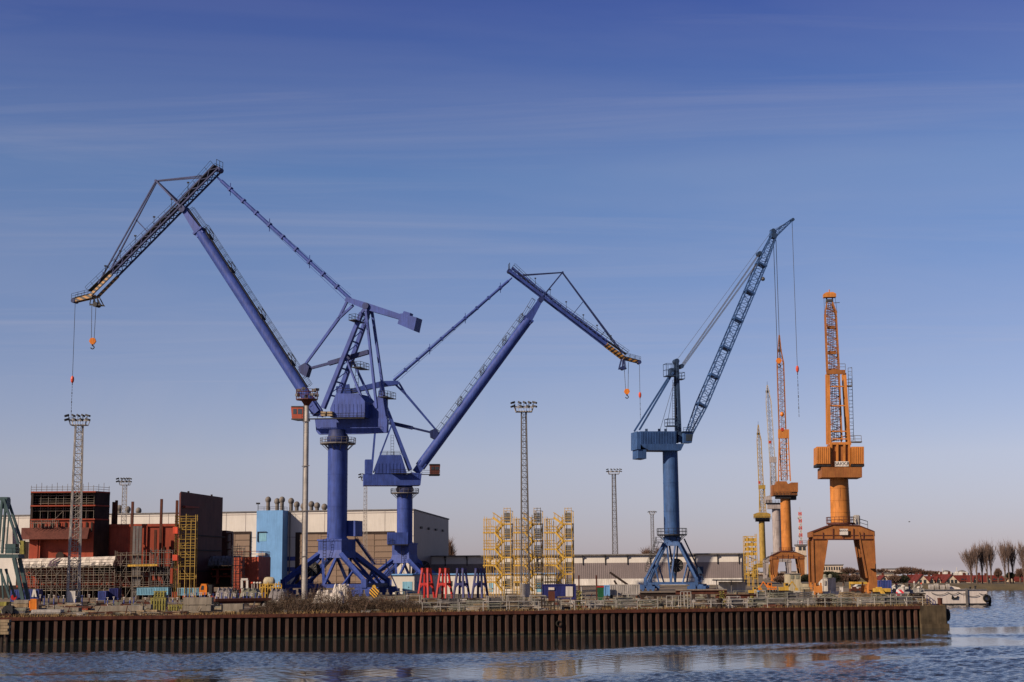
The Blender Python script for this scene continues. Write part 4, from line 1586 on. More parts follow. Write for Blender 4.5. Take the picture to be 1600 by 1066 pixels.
def crane_d():
    root, pl, P, n, u = craneD, plD, plD.p, plD.n, plD.u
    m, mr = M['orange'], M['orange_rust']
    mb = MB()
    slab(mb, pl, [(1284, 746), (1347, 746), (1347, 730), (1284, 730)], -3.4, 3.4)
    mb.build('slewing_platform', mr, root)
    for x0, x1, nm in ((1276.5, 1297.5, 'machine_house'), (1331, 1350, 'machine_house')):
        mb = MB()
        slab(mb, pl, [(x0, 725), (x1, 725), (x1, 698), (x0, 698)], -2.6, 3.0)
        o = mb.build(nm, m, root)
        mb = MB()
        for i in range(7):
            x = x0 + 1 + (x1 - x0 - 2) * i / 6
            mb.beam(P(x, 724, -2.63), P(x, 699, -2.63), .16, .1, u)
        mb.build('wall_ribs', m, o)
        mb = MB()
        slab(mb, pl, [(x0 - .5, 729), (x1 + .5, 729), (x1 + .5, 725), (x0 - .5, 725)], -2.4, 2.8)
        mb.build('house_base', M['dark'], o)
    mb = MB()
    slab(mb, pl, [(1296, 729.5), (1329, 729.5), (1329, 694), (1296, 694)], -1.6, 2.5)
    mb.build('centre_frame', mr, root)
    mb = MB()
    for x in (1298.5, 1308, 1319, 1327):
        mb.beam(P(x, 729, -1.8), P(x, 693, -1.8), .42, .5, u)
    mb.beam(P(1296, 693, -1.8), P(1330, 693, -1.8), .4, .5, n)
    mb.build('frame_posts', m, root)
    mb = MB()
    slab(mb, pl, [(1304.5, 729), (1326, 729), (1326, 721), (1304.5, 721)], -2.2, -2.08)
    sgn = mb.build('name_board', M['white'], root)
    text_mesh('lettering', 'BAKKA', P(1315.2, 725, -2.2), u, V((0, 0, 1)), .95, M['dark'], sgn, .02)
    mb = MB()
    slab(mb, pl, [(1312, 836), (1325, 836), (1325, 826.5), (1312, 826.5)], -4.15, -4.05)
    sgn = mb.build('name_board', M['white'], root)
    text_mesh('lettering', 'BAKKA', P(1318.2, 829.5, -4.15), u, V((0, 0, 1)), .52, M['dark'], sgn, .02)
    # tower: two raked posts each side, cross beam on top
    mb = MB()
    for v in (-1.5, 1.5):
        mb.beam(P(1296, 693, -1.5) + n * (v + 1.5), P(1294.2, 583, -1.5) + n * (v + 1.5) * .8, .55, .5, u)
        mb.beam(P(1327, 693, -1.5) + n * (v + 1.5), P(1319.8, 583, -1.5) + n * (v + 1.5) * .8, .55, .5, u)
    for y in (604, 634, 674, 686):
        t = (693 - y) / 110
        mb.beam(P(1296 - 1.8 * t, y, -1.4), P(1327 - 7.2 * t, y, -1.4), .26, .24, n)
    mb.beam(P(1296, 690, 0), P(1325, 680, 0), .2)
    mb.build('tower', m, root)
    mb = MB()
    slab(mb, pl, [(1292, 584.5), (1321, 584.5), (1321, 578), (1292, 578)], -1.9, -1.3)
    mb.build('tower_head', mr, root)
    mb = MB()
    a_, b_ = P(1331, 688, -.5), P(1328, 575, -.5)
    mb.ladder(a_, b_, u, .75, .7, .05)
    for v in (-.35, .35):
        mb.tube(P(1334, 688, v), P(1331, 574, v), .045, n=4)
    for i in range(14):
        t = i / 13
        mb.beam(a_.lerp(b_, t), P(1334 - 3 * t, 688 - 114 * t, 0), .05)
    for (x0, x1, y) in ((1318, 1331, 603.5), (1326, 1346, 691)):
        mb.beam(P(x0, y, -.8), P(x1, y, -.8), 1.6, .22, n)
        mb.rail([P(x0, y, -1.6), P(x1, y, -1.6)], 1.3, 1.0, .05)
        mb.rail([P(x0, y, 0), P(x1, y, 0)], 1.3, 1.0, .05)
    mb.rail([P(1310, 578, -1.5), P(1321, 578, -1.5)], 1.2, .9, .05)
    mb.build('tower_ladder', M['galv_dark'], root)
    # jib rising away from the water
    f0 = at(1306, 690, OD.y - .5)
    k1 = at(1301.5, 578, OD.y + 4)
    k2 = at(1297.5, 490, OD.y + 8)
    tp = at(1296, 474, OD.y + 8.6)
    mb = MB()
    mb.lattice(f0, k1, u, 2.3, 1.2, 2.3, 1.6, 14, .12, .055)
    mb.lattice(k1, k2, u, 2.35, 1.6, 2.2, 1.4, 12, .13, .06)
    mb.lattice(k2, tp, u, 2.2, 1.4, 1.1, 1.0, 3, .13, .06)
    mb.beam(k1 - u * 1.1, k1 + u * 1.1, .4)
    d = (k2 - k1).normalized()
    for t in (.3, .75):
        c = k1.lerp(k2, t)
        mb.box(c, (1.6, .5, .7))
    jib = mb.build('jib', mr, root)
    mb = MB()
    hd = at(1296, 461.5, OD.y + 9)
    b0 = [hd - u * 1.28 - n * .8 - V((0, 0, .5)), hd + u * 1.28 - n * .8 - V((0, 0, .5)), hd + u * 1.28 + n * .8 - V((0, 0, .5)), hd - u * 1.28 + n * .8 - V((0, 0, .5))]
    b1 = [p + V((0, 0, .7)) for p in b0]
    b2 = [hd - u * .7 - n * .7 + V((0, 0, .55)), hd + u * .7 - n * .7 + V((0, 0, .55)), hd + u * .7 + n * .7 + V((0, 0, .55)), hd - u * .7 + n * .7 + V((0, 0, .55))]
    mb.hexa(b0, b1)
    mb.hexa([p + V((0, 0, .003)) for p in b1], b2)
    mb.tube(hd + V((0, 0, .5)), hd + V((0, 0, 1.2)), .12)
    mb.build('jib_head', m, jib)
    mb = MB()
    for sx in (-.7, .7):
        mb.beam(tp + u * sx, hd + u * sx * .8 - V((0, 0, .4)), .22)
    mb.box((tp + hd) / 2 - V((0, 0, .3)), (1.2, .7, .55))
    mb.beam(tp - u * .3, tp + u * 2.1 + V((0, 0, .1)), .12)
    for sx in (-1.15, 1.15):
        mb.tube(hd + u * sx - V((0, 0, .4)), f0 + u * sx * 1.1 + V((0, 0, 26)), .04, n=4)
    for sx in (-.5, -.2, .2, .5):
        mb.tube(tp + u * sx, f0 + u * sx, .05, n=4)
    mb.build('head_frame', M['rope'], jib)
    # gear on the portal top: pale tank, rails, cable pipe down one leg
    mb = MB()
    mb.lathe(P(1337.5, 820, -.5), [(.5, 0), (.5, 1.7), (.3, 1.9)], 14)
    mb.lathe(P(1341, 820, -.5), [(.42, 0), (.42, 1.7), (.2, 1.9)], 14)
    mb.build('air_tank', M['galv'], root)
    mb = MB()
    mb.rail([P(1343, 822, -3.3), P(1356, 826, -3.3)], 1.4, 1.0, .05)
    mb.rail([P(1343, 822, 3.3), P(1356, 826, 3.3)], 1.4, 1.0, .05)
    mb.build('portal_rail', M['dark'], root)
    mb = MB()
    slab(mb, pl, [(1360, 888.5), (1367.5, 888.5), (1367.5, 880), (1360, 880)], -4.6, -3.7)
    mb.build('leg_cabinet', mr, root)
    mb = MB()
    slab(mb, pl, [(1358, 922), (1371, 922), (1371, 905), (1360, 900)], -4.9, -3.2)
    mb.build('leg_cabinet', mr, root)


crane_d()


def far_crane(label, Y, K, m, mr, mj):
    root, pl, O = slew_crane(label, Y, K, m, mr, 'portal cranes in the distance', True)
    P, n, u = pl.p, pl.n, pl.u
    pk = Y / 2350
    mb = MB()
    for pts_, v in K['house']:
        slab(mb, pl, pts_, -v, v)
    mb.build('machine_house', mr, root)
    mb = MB()
    for pts_, v in K['undercut']:
        slab(mb, pl, pts_, -v, v)
    x0, x1, y = K['walk']
    mb.beam(P(x0, y, -2.6), P(x1, y, -2.6), 1.4, .2, n)
    mb.rail([P(x0, y, -3.2), P(x1, y, -3.2)], 1.2, 1.2, .06)
    mb.build('house_base', M['dark'], root)
    (ax, ay), (bx, by), (cx_, cy_), (dx_, dy_) = K['tower']
    mb = MB()
    for v in (-1.3, 1.3):
        mb.beam(P(ax, ay, v), P(bx, by, v * .8), .42, .42, u)
        mb.beam(P(cx_, cy_, v), P(dx_, dy_, v * .8), .42, .42, u)
    for i in range(1, 8):
        t = i / 8
        l, r = (ax + (bx - ax) * t, ay + (by - ay) * t), (cx_ + (dx_ - cx_) * t, cy_ + (dy_ - cy_) * t)
        mb.beam(P(*l, -1.1), P(*r, -1.1), .16)
        t2 = (i + 1) / 8
        r2 = (cx_ + (dx_ - cx_) * t2, cy_ + (dy_ - cy_) * t2)
        mb.beam(P(*l, -1.1), P(*r2, -1.1), .12)
    slab(mb, pl, [(bx - 1.5, by + 1), (dx_ + 1.5, dy_ + 1), (dx_ + 1.5, dy_ - K['headh']), (bx - 1.5, by - K['headh'])], -1.4, -.8)
    slab(mb, pl, [(bx - 1.5, by + 1 - K['headh'] * .2), (dx_ + 1.5, dy_ + 1 - K['headh'] * .2), (dx_ + 1.5, dy_ - K['headh'] * .6), (bx - 1.5, by - K['headh'] * .6)], .8, 1.4)
    mb.build('tower', m, root)
    J = K['jib']
    pts_ = [at(x, y, O.y + dy) for x, y, dy in J]
    ws = [w * pk for w in K['jw']]
    mb = MB()
    for i in range(len(pts_) - 1):
        L_ = (pts_[i + 1] - pts_[i]).length
        mb.lattice(pts_[i], pts_[i + 1], u, ws[i], ws[i] * .8, ws[i + 1], ws[i + 1] * .8, max(2, int(L_ / 2.0)), .13, .06)
    jib = mb.build('jib', mj, root)
    mb = MB()
    c = pts_[-2]
    mb.tube(c - u * .8, c + u * .8, .5, n=12)
    for w_ in (-.4, .4):
        mb.tube(pts_[-1] + u * w_ * .3, pts_[0] + u * w_, .06, n=4)
    mb.tube(pts_[-1], pts_[-1] + V((0, 0, 1.6)), .07, n=4)
    mb.build('jib_gear', M['dark'], jib)
    if 'hook' in K:
        x, y = K['hook']
        p = at(x, y, O.y - 1)
        mb = MB()
        mb.ball(p, .75, 10, 6, 1.2)
        mb.build('hook_block', M['orange_box'], root)
    if 'flag' in K:
        x, y = K['flag']
        p = at(x, y, O.y - 1.5)
        mb = MB()
        mb.box(p, (1.1, .12, 1.2), .2)
        mb.build('signal_plate', M['red_lamp'], root)
    return root


# orange crane farther back
GE = dict(tl=(1219, 862), tr=(1243, 862.5), sl=(1206, 868.5), sr=(1256.5, 868), cl=(1217, 873), cr=(1245.5, 873),
          ol=(1208, 908), il=(1213, 906), ir=(1252, 905), depth=3.5, bays=6, k=.5)
GE['or'] = (1256.8, 907)
craneE = far_crane('rusty orange crane with thin pointed jib, behind and left of the largest orange crane', 545,
                   dict(cx=1231.5, cx2=1227.5, ytop=773, r=1.86, gate=GE,
                        house=[([(1206.5, 775), (1246, 775), (1246, 756), (1231, 756), (1229, 752), (1214, 752), (1212, 757), (1206.5, 758)], 2.8),
                               ([(1236, 769), (1247, 769), (1247, 754), (1236, 754)], 3.2)],
                        undercut=[([(1213, 779), (1236, 779), (1236, 775), (1213, 775)], 2.6), ([(1234, 781), (1244.5, 781), (1244.5, 775), (1234, 775)], 1.8)],
                        walk=(1208, 1246, 774), tower=((1216.5, 753), (1217.3, 684), (1235, 752), (1231.5, 684)), headh=13,
                        jib=[(1225.5, 750, -1), (1223, 684, 2), (1219.3, 569, 8), (1218, 548, 9), (1217.6, 524, 10)], jw=[9, 10.5, 10.5, 5, 1.2],
                        hook=(1222, 647.5), flag=(1222.5, 671)), M['orange'], M['orange_rust'], M['orange_rust'])
GF = dict(tl=(1203, 869), tr=(1226, 869), sl=(1194.5, 874), sr=(1236, 874), cl=(1201, 878), cr=(1229, 878),
          ol=(1195, 906), il=(1199, 905), ir=(1232, 904), depth=3.0, bays=6, k=.5)
GF['or'] = (1236, 905)
craneF = far_crane('pale grey crane half hidden by the rusty orange one', 640,
                   dict(cx=1216.5, cx2=1212.5, ytop=795, r=1.86, gate=GF, flange=M['galv_dark'], galm=M['galv_dark'],
                        house=[([(1200, 795), (1220, 795), (1220, 787), (1200, 787)], 2.6), ([(1196.6, 786), (1206, 786), (1206, 773), (1196.6, 776)], 3.0)],
                        undercut=[([(1198, 787), (1221, 787), (1221, 785.5), (1198, 785.5)], 3)],
                        walk=(1197, 1221, 786), tower=((1204, 775), (1203.5, 722), (1214, 775), (1212, 722)), headh=8,
                        jib=[(1209, 770, -1), (1207, 722, 2), (1201, 629, 8), (1199.3, 612, 9), (1198.8, 602, 10)], jw=[6, 8, 8, 4, 1.2],
                        flag=(1203, 691)), M['grey_crane'], M['grey_crane'], M['galv'])
GG = dict(tl=(1184, 881), tr=(1200, 881), sl=(1178, 884), sr=(1206, 884), cl=(1182.5, 887), cr=(1201.5, 887),
          ol=(1178, 905), il=(1181, 904.5), ir=(1203.5, 904), depth=2.6, bays=4, k=.3)
GG['or'] = (1206.5, 904.5)
craneG = far_crane('farthest crane, yellow column and thin yellow jib, left of the grey crane', 720,
                   dict(cx=1193, cx2=1190.5, ytop=813, r=1.45, gate=GG, flange=M['yellow_dull'], galm=M['yellow_dull'],
                        house=[([(1178.5, 809), (1204, 809), (1204, 803), (1198, 801), (1184, 801), (1178.5, 803)], 2.6)],
                        undercut=[([(1181, 815), (1203, 815), (1203, 809), (1181, 809)], 1.8)],
                        walk=(1178, 1205, 811), tower=((1186.5, 803), (1186.5, 763), (1197, 803), (1194.5, 763)), headh=5,
                        jib=[(1191.5, 800, -1), (1189.5, 763, 2), (1186, 688, 6), (1185, 678, 7), (1184.7, 664, 8)], jw=[5.5, 7, 6.5, 3.5, 1],
                        flag=(1186.5, 754)), M['yellow_dull'], M['yellow_dull'], M['yellow_dull'])
# ------------------------------------------------------------------ great assembly hall
YU = V((math.cos(YARD), math.sin(YARD), 0))      # along the yard's fronts, to the right
YN = V((-math.sin(YARD), math.cos(YARD), 0))     # away from the water


class Front:
    """A wall plane through a ground point, facing the water along the yard's axes."""
    def __init__(s, x, Y, ang=YARD):
        s.pl = Pl(gx(x, Y), ang)
        s.p, s.u, s.n = s.pl.p, s.pl.u, s.pl.n

    def ground(s, x):
        """Point at yard level on this wall in direction x."""
        y = 900.0
        for _ in range(4):
            q = s.p(x, y)
            y += (q.z - G) * F / q.y
        return s.p(x, y)

    def rect(s, mb, x0, y0, x1, y1, v0, v1):
        """Upright box; y1 None means down to the ground."""
        a, b = s.ground(x0), s.ground(x1)
        zt = s.p(x0, y0).z
        zb = G if y1 is None else s.p(x0, y1).z
        pts = [V((a.x, a.y, zb)), V((b.x, b.y, zb)), V((b.x, b.y, zt)), V((a.x, a.y, zt))]
        return mb.poly([p + s.n * v0 for p in pts], s.n * (v1 - v0))


H = Front(646, 467)
hall = thing('assembly_hall', 'huge cream shipbuilding hall with tall brown doors behind the purple cranes', 'hall', H.ground(646))
a0, b0 = H.ground(-90), H.ground(646)
zt = H.p(646, 797).z
DEP = 46
mb = MB()
# roof falls gently to the back
def hallbox(zlow, zf, zb, a, b, v0, v1):
    return ([V((a.x, a.y, zlow)) + H.n * v0, V((b.x, b.y, zlow)) + H.n * v0, V((b.x, b.y, zlow)) + H.n * v1, V((a.x, a.y, zlow)) + H.n * v1],
            [V((a.x, a.y, zf)) + H.n * v0, V((b.x, b.y, zf)) + H.n * v0, V((b.x, b.y, zb)) + H.n * v1, V((a.x, a.y, zb)) + H.n * v1])
bt_, tp_ = hallbox(G, zt, zt - 1.7, a0, b0, 0, DEP)
mb.hexa(bt_, tp_)
mb.build('wall', M['cream'], hall)
mb = MB()
a1, b1 = a0 - H.u * .3, b0 + H.u * .3
bt_, tp_ = hallbox(zt + .003, zt + .35, zt - 1.3, a1, b1, -.3, DEP + .3)
bt_[2].z -= 1.7; bt_[3].z -= 1.7
mb.hexa(bt_, tp_)
mb.build('roof', M['roof_grey'], hall)
mb = MB()
Lh = (b0 - a0).length
for i in range(1, int(Lh / 6.5)):
    p = a0 + H.u * 6.5 * i - H.n * .02
    mb.beam(V((p.x, p.y, G + .3)), V((p.x, p.y, zt - .1)), .10, .06, H.u)
for zz in (G + 15.6, zt - .7):
    p, q = a0 - H.n * .03, b0 - H.n * .03
    mb.beam(V((p.x, p.y, zz)), V((q.x, q.y, zz)), .06, .14)
mb.build('cladding_joints', M['grey_clad'], hall)
for i, x in enumerate((655, 640, 452, 380)):
    p = H.ground(min(x, 645)) - H.n * .2
    if i in (1, 2):
        mb = MB()
        mb.tube(V((p.x, p.y, G)), V((p.x, p.y, zt - .2)), .14, n=8)
        mb.build('downpipe', M['galv_dark'], hall)
mb = MB()
mb.poly([b0 + H.n * .1 + H.u * .01, b0 + H.n * (DEP - .1) + H.u * .01, V((b0.x, b0.y, zt - 1.75)) + H.n * (DEP - .1) + H.u * .01, V((b0.x, b0.y, zt - .05)) + H.n * .1 + H.u * .01], H.u * .08)
mb.build('shaded_side_sheet', M['grey_clad'], hall)  # darker sheet over the right side wall, its shade put into the colour
for i in range(4):
    mb = MB()
    c = V((b0.x, b0.y, zt - 5.2 - i * .1)) + H.n * (9 + i * 9.5) + H.u * .12
    mb.box(c, (.5, 2.2, .7), YARD)
    mb.build('wall_vent', M['dark'], hall)
for x0, x1 in ((268, 391), (461, 616)):
    mb = MB()
    H.rect(mb, x0, 832, x1, None, -.30, -.02)
    d_ = mb.build('door_frame', M['hull_inside'], hall)
    mb = MB()
    k = 5
    for i in range(k):
        xa = x0 + 7 + (x1 - x0 - 8) * i / k
        xb = x0 + 7 + (x1 - x0 - 8) * (i + 1) / k - .5
        H.rect(mb, xa, 835.5, xb, None, -.55 - .12 * (i % 2), -.31)
    mb.build('door', M['door_brown'], hall)
    mb = MB()
    for i in range(1, 9):
        z_ = G + (H.p(x0, 835.5).z - G) * i / 9
        p, q = H.ground(x0 + 7) - H.n * .72, H.ground(x1 - 1.5) - H.n * .72
        mb.beam(V((p.x, p.y, z_)), V((q.x, q.y, z_)), .10, .12)
    mb.build('door_rails', M['door_brown'], hall)
for y0, y1 in ((870, 876.5), (886.5, 893)):
    mb = MB()
    H.rect(mb, 436, y0, 460.5, y1, -.06, .01)
    mb.build('blue_stripe', M['cont_blue'], hall)
for i, (x, y) in enumerate([(182.6, 789), (196, 791), (213, 793), (416.8, 776), (431, 778.5), (438.7, 776), (453, 778), (462, 783.5), (472.5, 786), (485, 783), (494, 785), (505.5, 787)]):
    back = 4 + (i * 7 % 11)
    p = H.ground(x) + H.n * back
    # a little nearer the axis so that the pipe stands in direction x
    p = gx(x, p.y)
    zr = zt - 1.7 * back / DEP
    ztop = at(x, y, p.y).z
    mb = MB()
    mb.lathe((p.x, p.y, 0), [(.62, zr - .5), (.62, ztop - 1.5)], 14)
    vo = mb.build('roof_ventilator', M['vent'], hall, smooth=True)
    mb = MB()
    mb.lathe((p.x, p.y, 0), [(.62, ztop - 1.9), (.95, ztop - 1.45), (.95, ztop - .75), (.6, ztop - .2), (.15, ztop)], 14)
    mb.build('cowl', M['vent'], vo, smooth=True)

T = Front(399, 471.3)
tw = thing('stair_tower', 'sky blue stair tower standing against the cream hall front', 'tower', T.ground(419))
mb = MB()
T.rect(mb, 399, 798, 440, None, 0, 4.8)
mb.build('wall', M['skyblue'], tw)
mb = MB()
T.rect(mb, 402, 832.5, 415, 846, -.05, .02)
o = mb.build('window', M['lightblue'], tw)
mb = MB()
T.rect(mb, 401.2, 831.8, 402.2, 846.5, -.4, -.051)
T.rect(mb, 401.2, 830.9, 415.5, 831.8, -.4, -.051)
mb.build('window_frame', M['dark'], o)
mb = MB()
p = T.ground(401); q = T.ground(439)
zz = T.p(399, 798).z
mb.rail([V((p.x, p.y, zz)), V((q.x, q.y, zz)), V((q.x, q.y, zz)) + T.n * 4.6], 1.1, 1.6, .05)
mb.tube(V((p.x, p.y, zz)), V((p.x, p.y, zz + 2.2)), .1)
mb.box(V((p.x, p.y, zz + 2.2)), (1.2, .5, .5))
mb.tube(V((q.x, q.y, zz)), V((q.x, q.y, zz + 2.0)), .1)
mb.build('roof_rail', M['dark'], tw)
mb = MB()
T.rect(mb, 401, 864, 415.5, 868, -1.2, -.01)
mb.build('canopy', M['white'], tw)

# ------------------------------------------------------------------ long grey warehouse
Wh = Front(1160, 470)
wa, wb_ = Wh.ground(640), Wh.ground(1160)
wz = Wh.p(1160, 866).z
wh = thing('warehouse', 'long low grey ribbed warehouse with a white upper strip behind the steel blue crane', 'warehouse', wb_)
L = (wb_ - wa).length
z1 = G + (Wh.p(1160, 911).z - G) if Wh.p(1160, 911).z > G else G + .9
z2 = Wh.p(1160, 878).z
def wbox(zl, zh, v0, v1, e=0.0):
    m_ = MB()
    return m_.poly([V((wa.x, wa.y, zl)) + Wh.n * v0, V((wb_.x, wb_.y, zl)) + Wh.n * v0 + Wh.u * e, V((wb_.x, wb_.y, zh)) + Wh.n * v0 + Wh.u * e, V((wa.x, wa.y, zh)) + Wh.n * v0], Wh.n * (v1 - v0))
zpl = G + 2.0
wbox(G, zpl, 0, 30).build('plinth', M['white'], wh)
mb = wbox(zpl + .002, z2, .05, 29.9)
n_ = int(L / .62)
for i in range(n_):
    c = wa + Wh.u * (L * (i + .5) / n_)
    mb.poly([V((c.x, c.y, zpl + .02)) - Wh.u * .16 - Wh.n * .03, V((c.x, c.y, zpl + .02)) + Wh.u * .16 - Wh.n * .03, V((c.x, c.y, z2 - .02)) + Wh.u * .16 - Wh.n * .03, V((c.x, c.y, z2 - .02)) - Wh.u * .16 - Wh.n * .03], Wh.n * .1)
mb.build('wall', M['grey_clad'], wh)
wbox(z2 + .002, wz, 0, 30).build('upper_wall', M['cream'], wh)
wbox(wz + .002, wz + .38, -.9, 30.6, .5).build('roof', M['roof_grey'], wh)
mb = MB()
mb.poly([V((wb_.x, wb_.y, G)) + Wh.u * .02 + Wh.n * .3, V((wb_.x, wb_.y, G)) + Wh.u * .02 + Wh.n * 29.8, V((wb_.x, wb_.y, wz)) + Wh.u * .02 + Wh.n * 29.8, V((wb_.x, wb_.y, wz)) + Wh.u * .02 + Wh.n * .3], Wh.u * .1)
mb.build('shaded_end_wall', M['galv_dark'], wh)  # dark sheet on the end away from the sun, shade put into colour
for x in (662, 696, 730, 911.5, 946.5, 981.5, 1017, 1087, 1122.5, 1156, 766, 803, 840, 876):
    p = Wh.ground(x)
    mb = MB()
    a_ = V((p.x, p.y, wz - .1)) - Wh.n * .75
    b_ = V((p.x, p.y, wz - 1.2)) - Wh.n * .12
    c_ = V((p.x, p.y, z2 - .6)) - Wh.n * .12
    mb.beam(a_ - Wh.n * .25, a_ + Wh.n * .6, .5, .45)
    mb.beam(a_, b_, .28); mb.beam(b_, c_, .28)
    mb.build('downpipe', M['dark'], wh)

# ------------------------------------------------------------------ white site building
Lb = Front(620, 345)
lb = thing('site_building', 'low white building with a light blue roof edge behind the red and blue trestles', 'building', Lb.ground(690))
mb = MB()
Lb.rect(mb, 612, 899, 868, None, 0, 9)
mb.build('wall', M['cream'], lb)
mb = MB()
Lb.rect(mb, 611, 897, 869, 899, -.35, 9.3)
mb.build('roof_edge', M['skyblue'], lb)
for x0, y0, x1, m_ in ((629, 909, 644, 'lightblue'), (652, 909, 660, 'lightblue'), (764, 911, 771, 'lightblue'), (838, 911, 848, 'lightblue')):
    mb = MB()
    Lb.rect(mb, x0, y0, x1, 928 if x0 == 629 else 925, -.1, -.01)
    dr = mb.build('door', M[m_], lb)
    mb = MB()
    Lb.rect(mb, (x0 + x1) / 2 + 1.5, y0 + 8, (x0 + x1) / 2 + 2.6, y0 + 9.4, -.2, -.101)
    mb.build('handle', M['dark'], dr)
for x0 in (668, 700, 720, 745, 785, 805):
    mb = MB()
    Lb.rect(mb, x0, 908, x0 + 7, 916, -.06, -.01)
    mb.build('window', M['glass'], lb)

# ------------------------------------------------------------------ lattice light masts
def floodlights(root, c, w, rows, m, ml):
    """Head platform with two tiers of lamps."""
    mb = MB()
    for z_ in (0, .95):
        k = w * (.80 if z_ == 0 else .96) / 2
        ring = [c + V((-k, -k * .6, z_)), c + V((k, -k * .6, z_)), c + V((k, k * .6, z_)), c + V((-k, k * .6, z_))]
        for i in range(4):
            mb.beam(ring[i], ring[(i + 1) % 4], .16)
        for i in range(4):
            if z_ == 0:
                j = w * .96 / 2
                up_ = [c + V((-j, -j * .6, .95)), c + V((j, -j * .6, .95)), c + V((j, j * .6, .95)), c + V((-j, j * .6, .95))]
                mb.beam(ring[i], up_[i], .12)
    mb.box(c + V((0, 0, .03)), (w * .78, w * .45, .08))
    for i in range(7):
        x_ = -w * .45 + w * .9 * i / 6
        mb.tube(c + V((x_ * .85, -w * .28, 0)), c + V((x_, -w * .29, 1.5)), .05, n=4)
    mb.build('head_platform', m, root)
    k = 0
    for r_ in range(rows):
        nn = 5 if r_ else 4
        for i in range(nn):
            x_ = -w * .5 + w * i / (nn - 1)
            mb = MB()
            dx = .55 * (1 if x_ > 0 else -1) * (abs(x_) > w * .3)
            q = c + V((x_, -w * .3, .95 + .75 * r_))
            mb.beam(q + V((-.05 - dx * .3, -.1, .12)), q + V((dx + .4 * (dx == 0), -.5, -.12)), .55, .34, V((0, 1, 0)))
            mb.beam(q, c + V((x_ * .9, -w * .25, .6)), .08)
            mb.build('floodlight', ml, root)


def lattice_mast(label, x0, x1, Y, ytop, wb, wt, headw, nseg, m, base=True, rows=2, rot=.5):
    """Square steel mast: x0 at the foot, x1 at the head."""
    b = gx(x0, Y)
    root = thing('light_mast', label, 'light mast', b, 'floodlight masts in the yard')
    zt = at(x1, ytop, Y).z
    mb = MB()
    side = V((math.cos(rot), math.sin(rot), 0))
    mb.lattice(V((b.x, b.y, G + (.9 if base else 0))), V((b.x, b.y, zt)), side, wb, wb, wt, wt, nseg, wb * .05, wb * .022, rung=True)
    mb.build('lattice_shaft', m, root)
    c = V((b.x, b.y, zt))
    floodlights(root, c, headw, rows, M['galv'], M['dark'])
    mb = MB()
    mb.ladder(V((b.x + .1, b.y, G + 1)), V((b.x + .1, b.y, zt)), side, .4, .6, .03)
    mb.build('ladder', m, root)
    if base:
        mb = MB()
        mb.gbox((b.x, b.y, G), (wb * 1.15, wb * 1.15, .9), rot)
        mb.build('foundation', M['concrete'], root)
    return root


def px_m(px, Y):
    return px * Y / F


lm = lattice_mast('nearest lattice light mast, tallest on the left, before the red ship blocks', 114, 125, 285, 664.5, 2.1, 1.3, 3.6, 24, M['galv'], rot=.42)
b = gx(113, 283)
mb = MB()
mb.gbox((b.x, b.y - .6, G), (1.45, 1.0, 2.1), .1)
mb.build('switch_cabinet', M['white'], lm)
lm2 = lattice_mast('lattice light mast between the yellow stair towers', 821, 820, 302, 643.5, 1.62, .95, 4.0, 30, M['galv_dark'], rot=.12)
b = gx(821.5, 300)
mb = MB()
mb.gbox((b.x, b.y - .6, G), (1.5, 1.0, 2.6), .1)
mb.build('switch_cabinet', M['galv'], lm2)
lattice_mast('small lattice light mast seen over the red hull panel', 190, 195, 420, 758, 1.7, 1.1, 3.1, 26, M['galv'], rot=.3)
lattice_mast('slim lattice light mast between the two purple cranes', 570, 566, 432, 751, 1.2, .85, 2.6, 26, M['galv'], rot=.1)
lattice_mast('slim lattice light mast standing alone behind the warehouse', 962, 959, 565, 741, 1.95, 1.2, 4.6, 26, M['galv_dark'], rot=.1)
lattice_mast('thin distant light mast beside the steel blue crane leg', 1021, 1020, 640, 803.5, 1.3, 1.1, 2.6, 18, M['galv_dark'], rot=.1, rows=1)

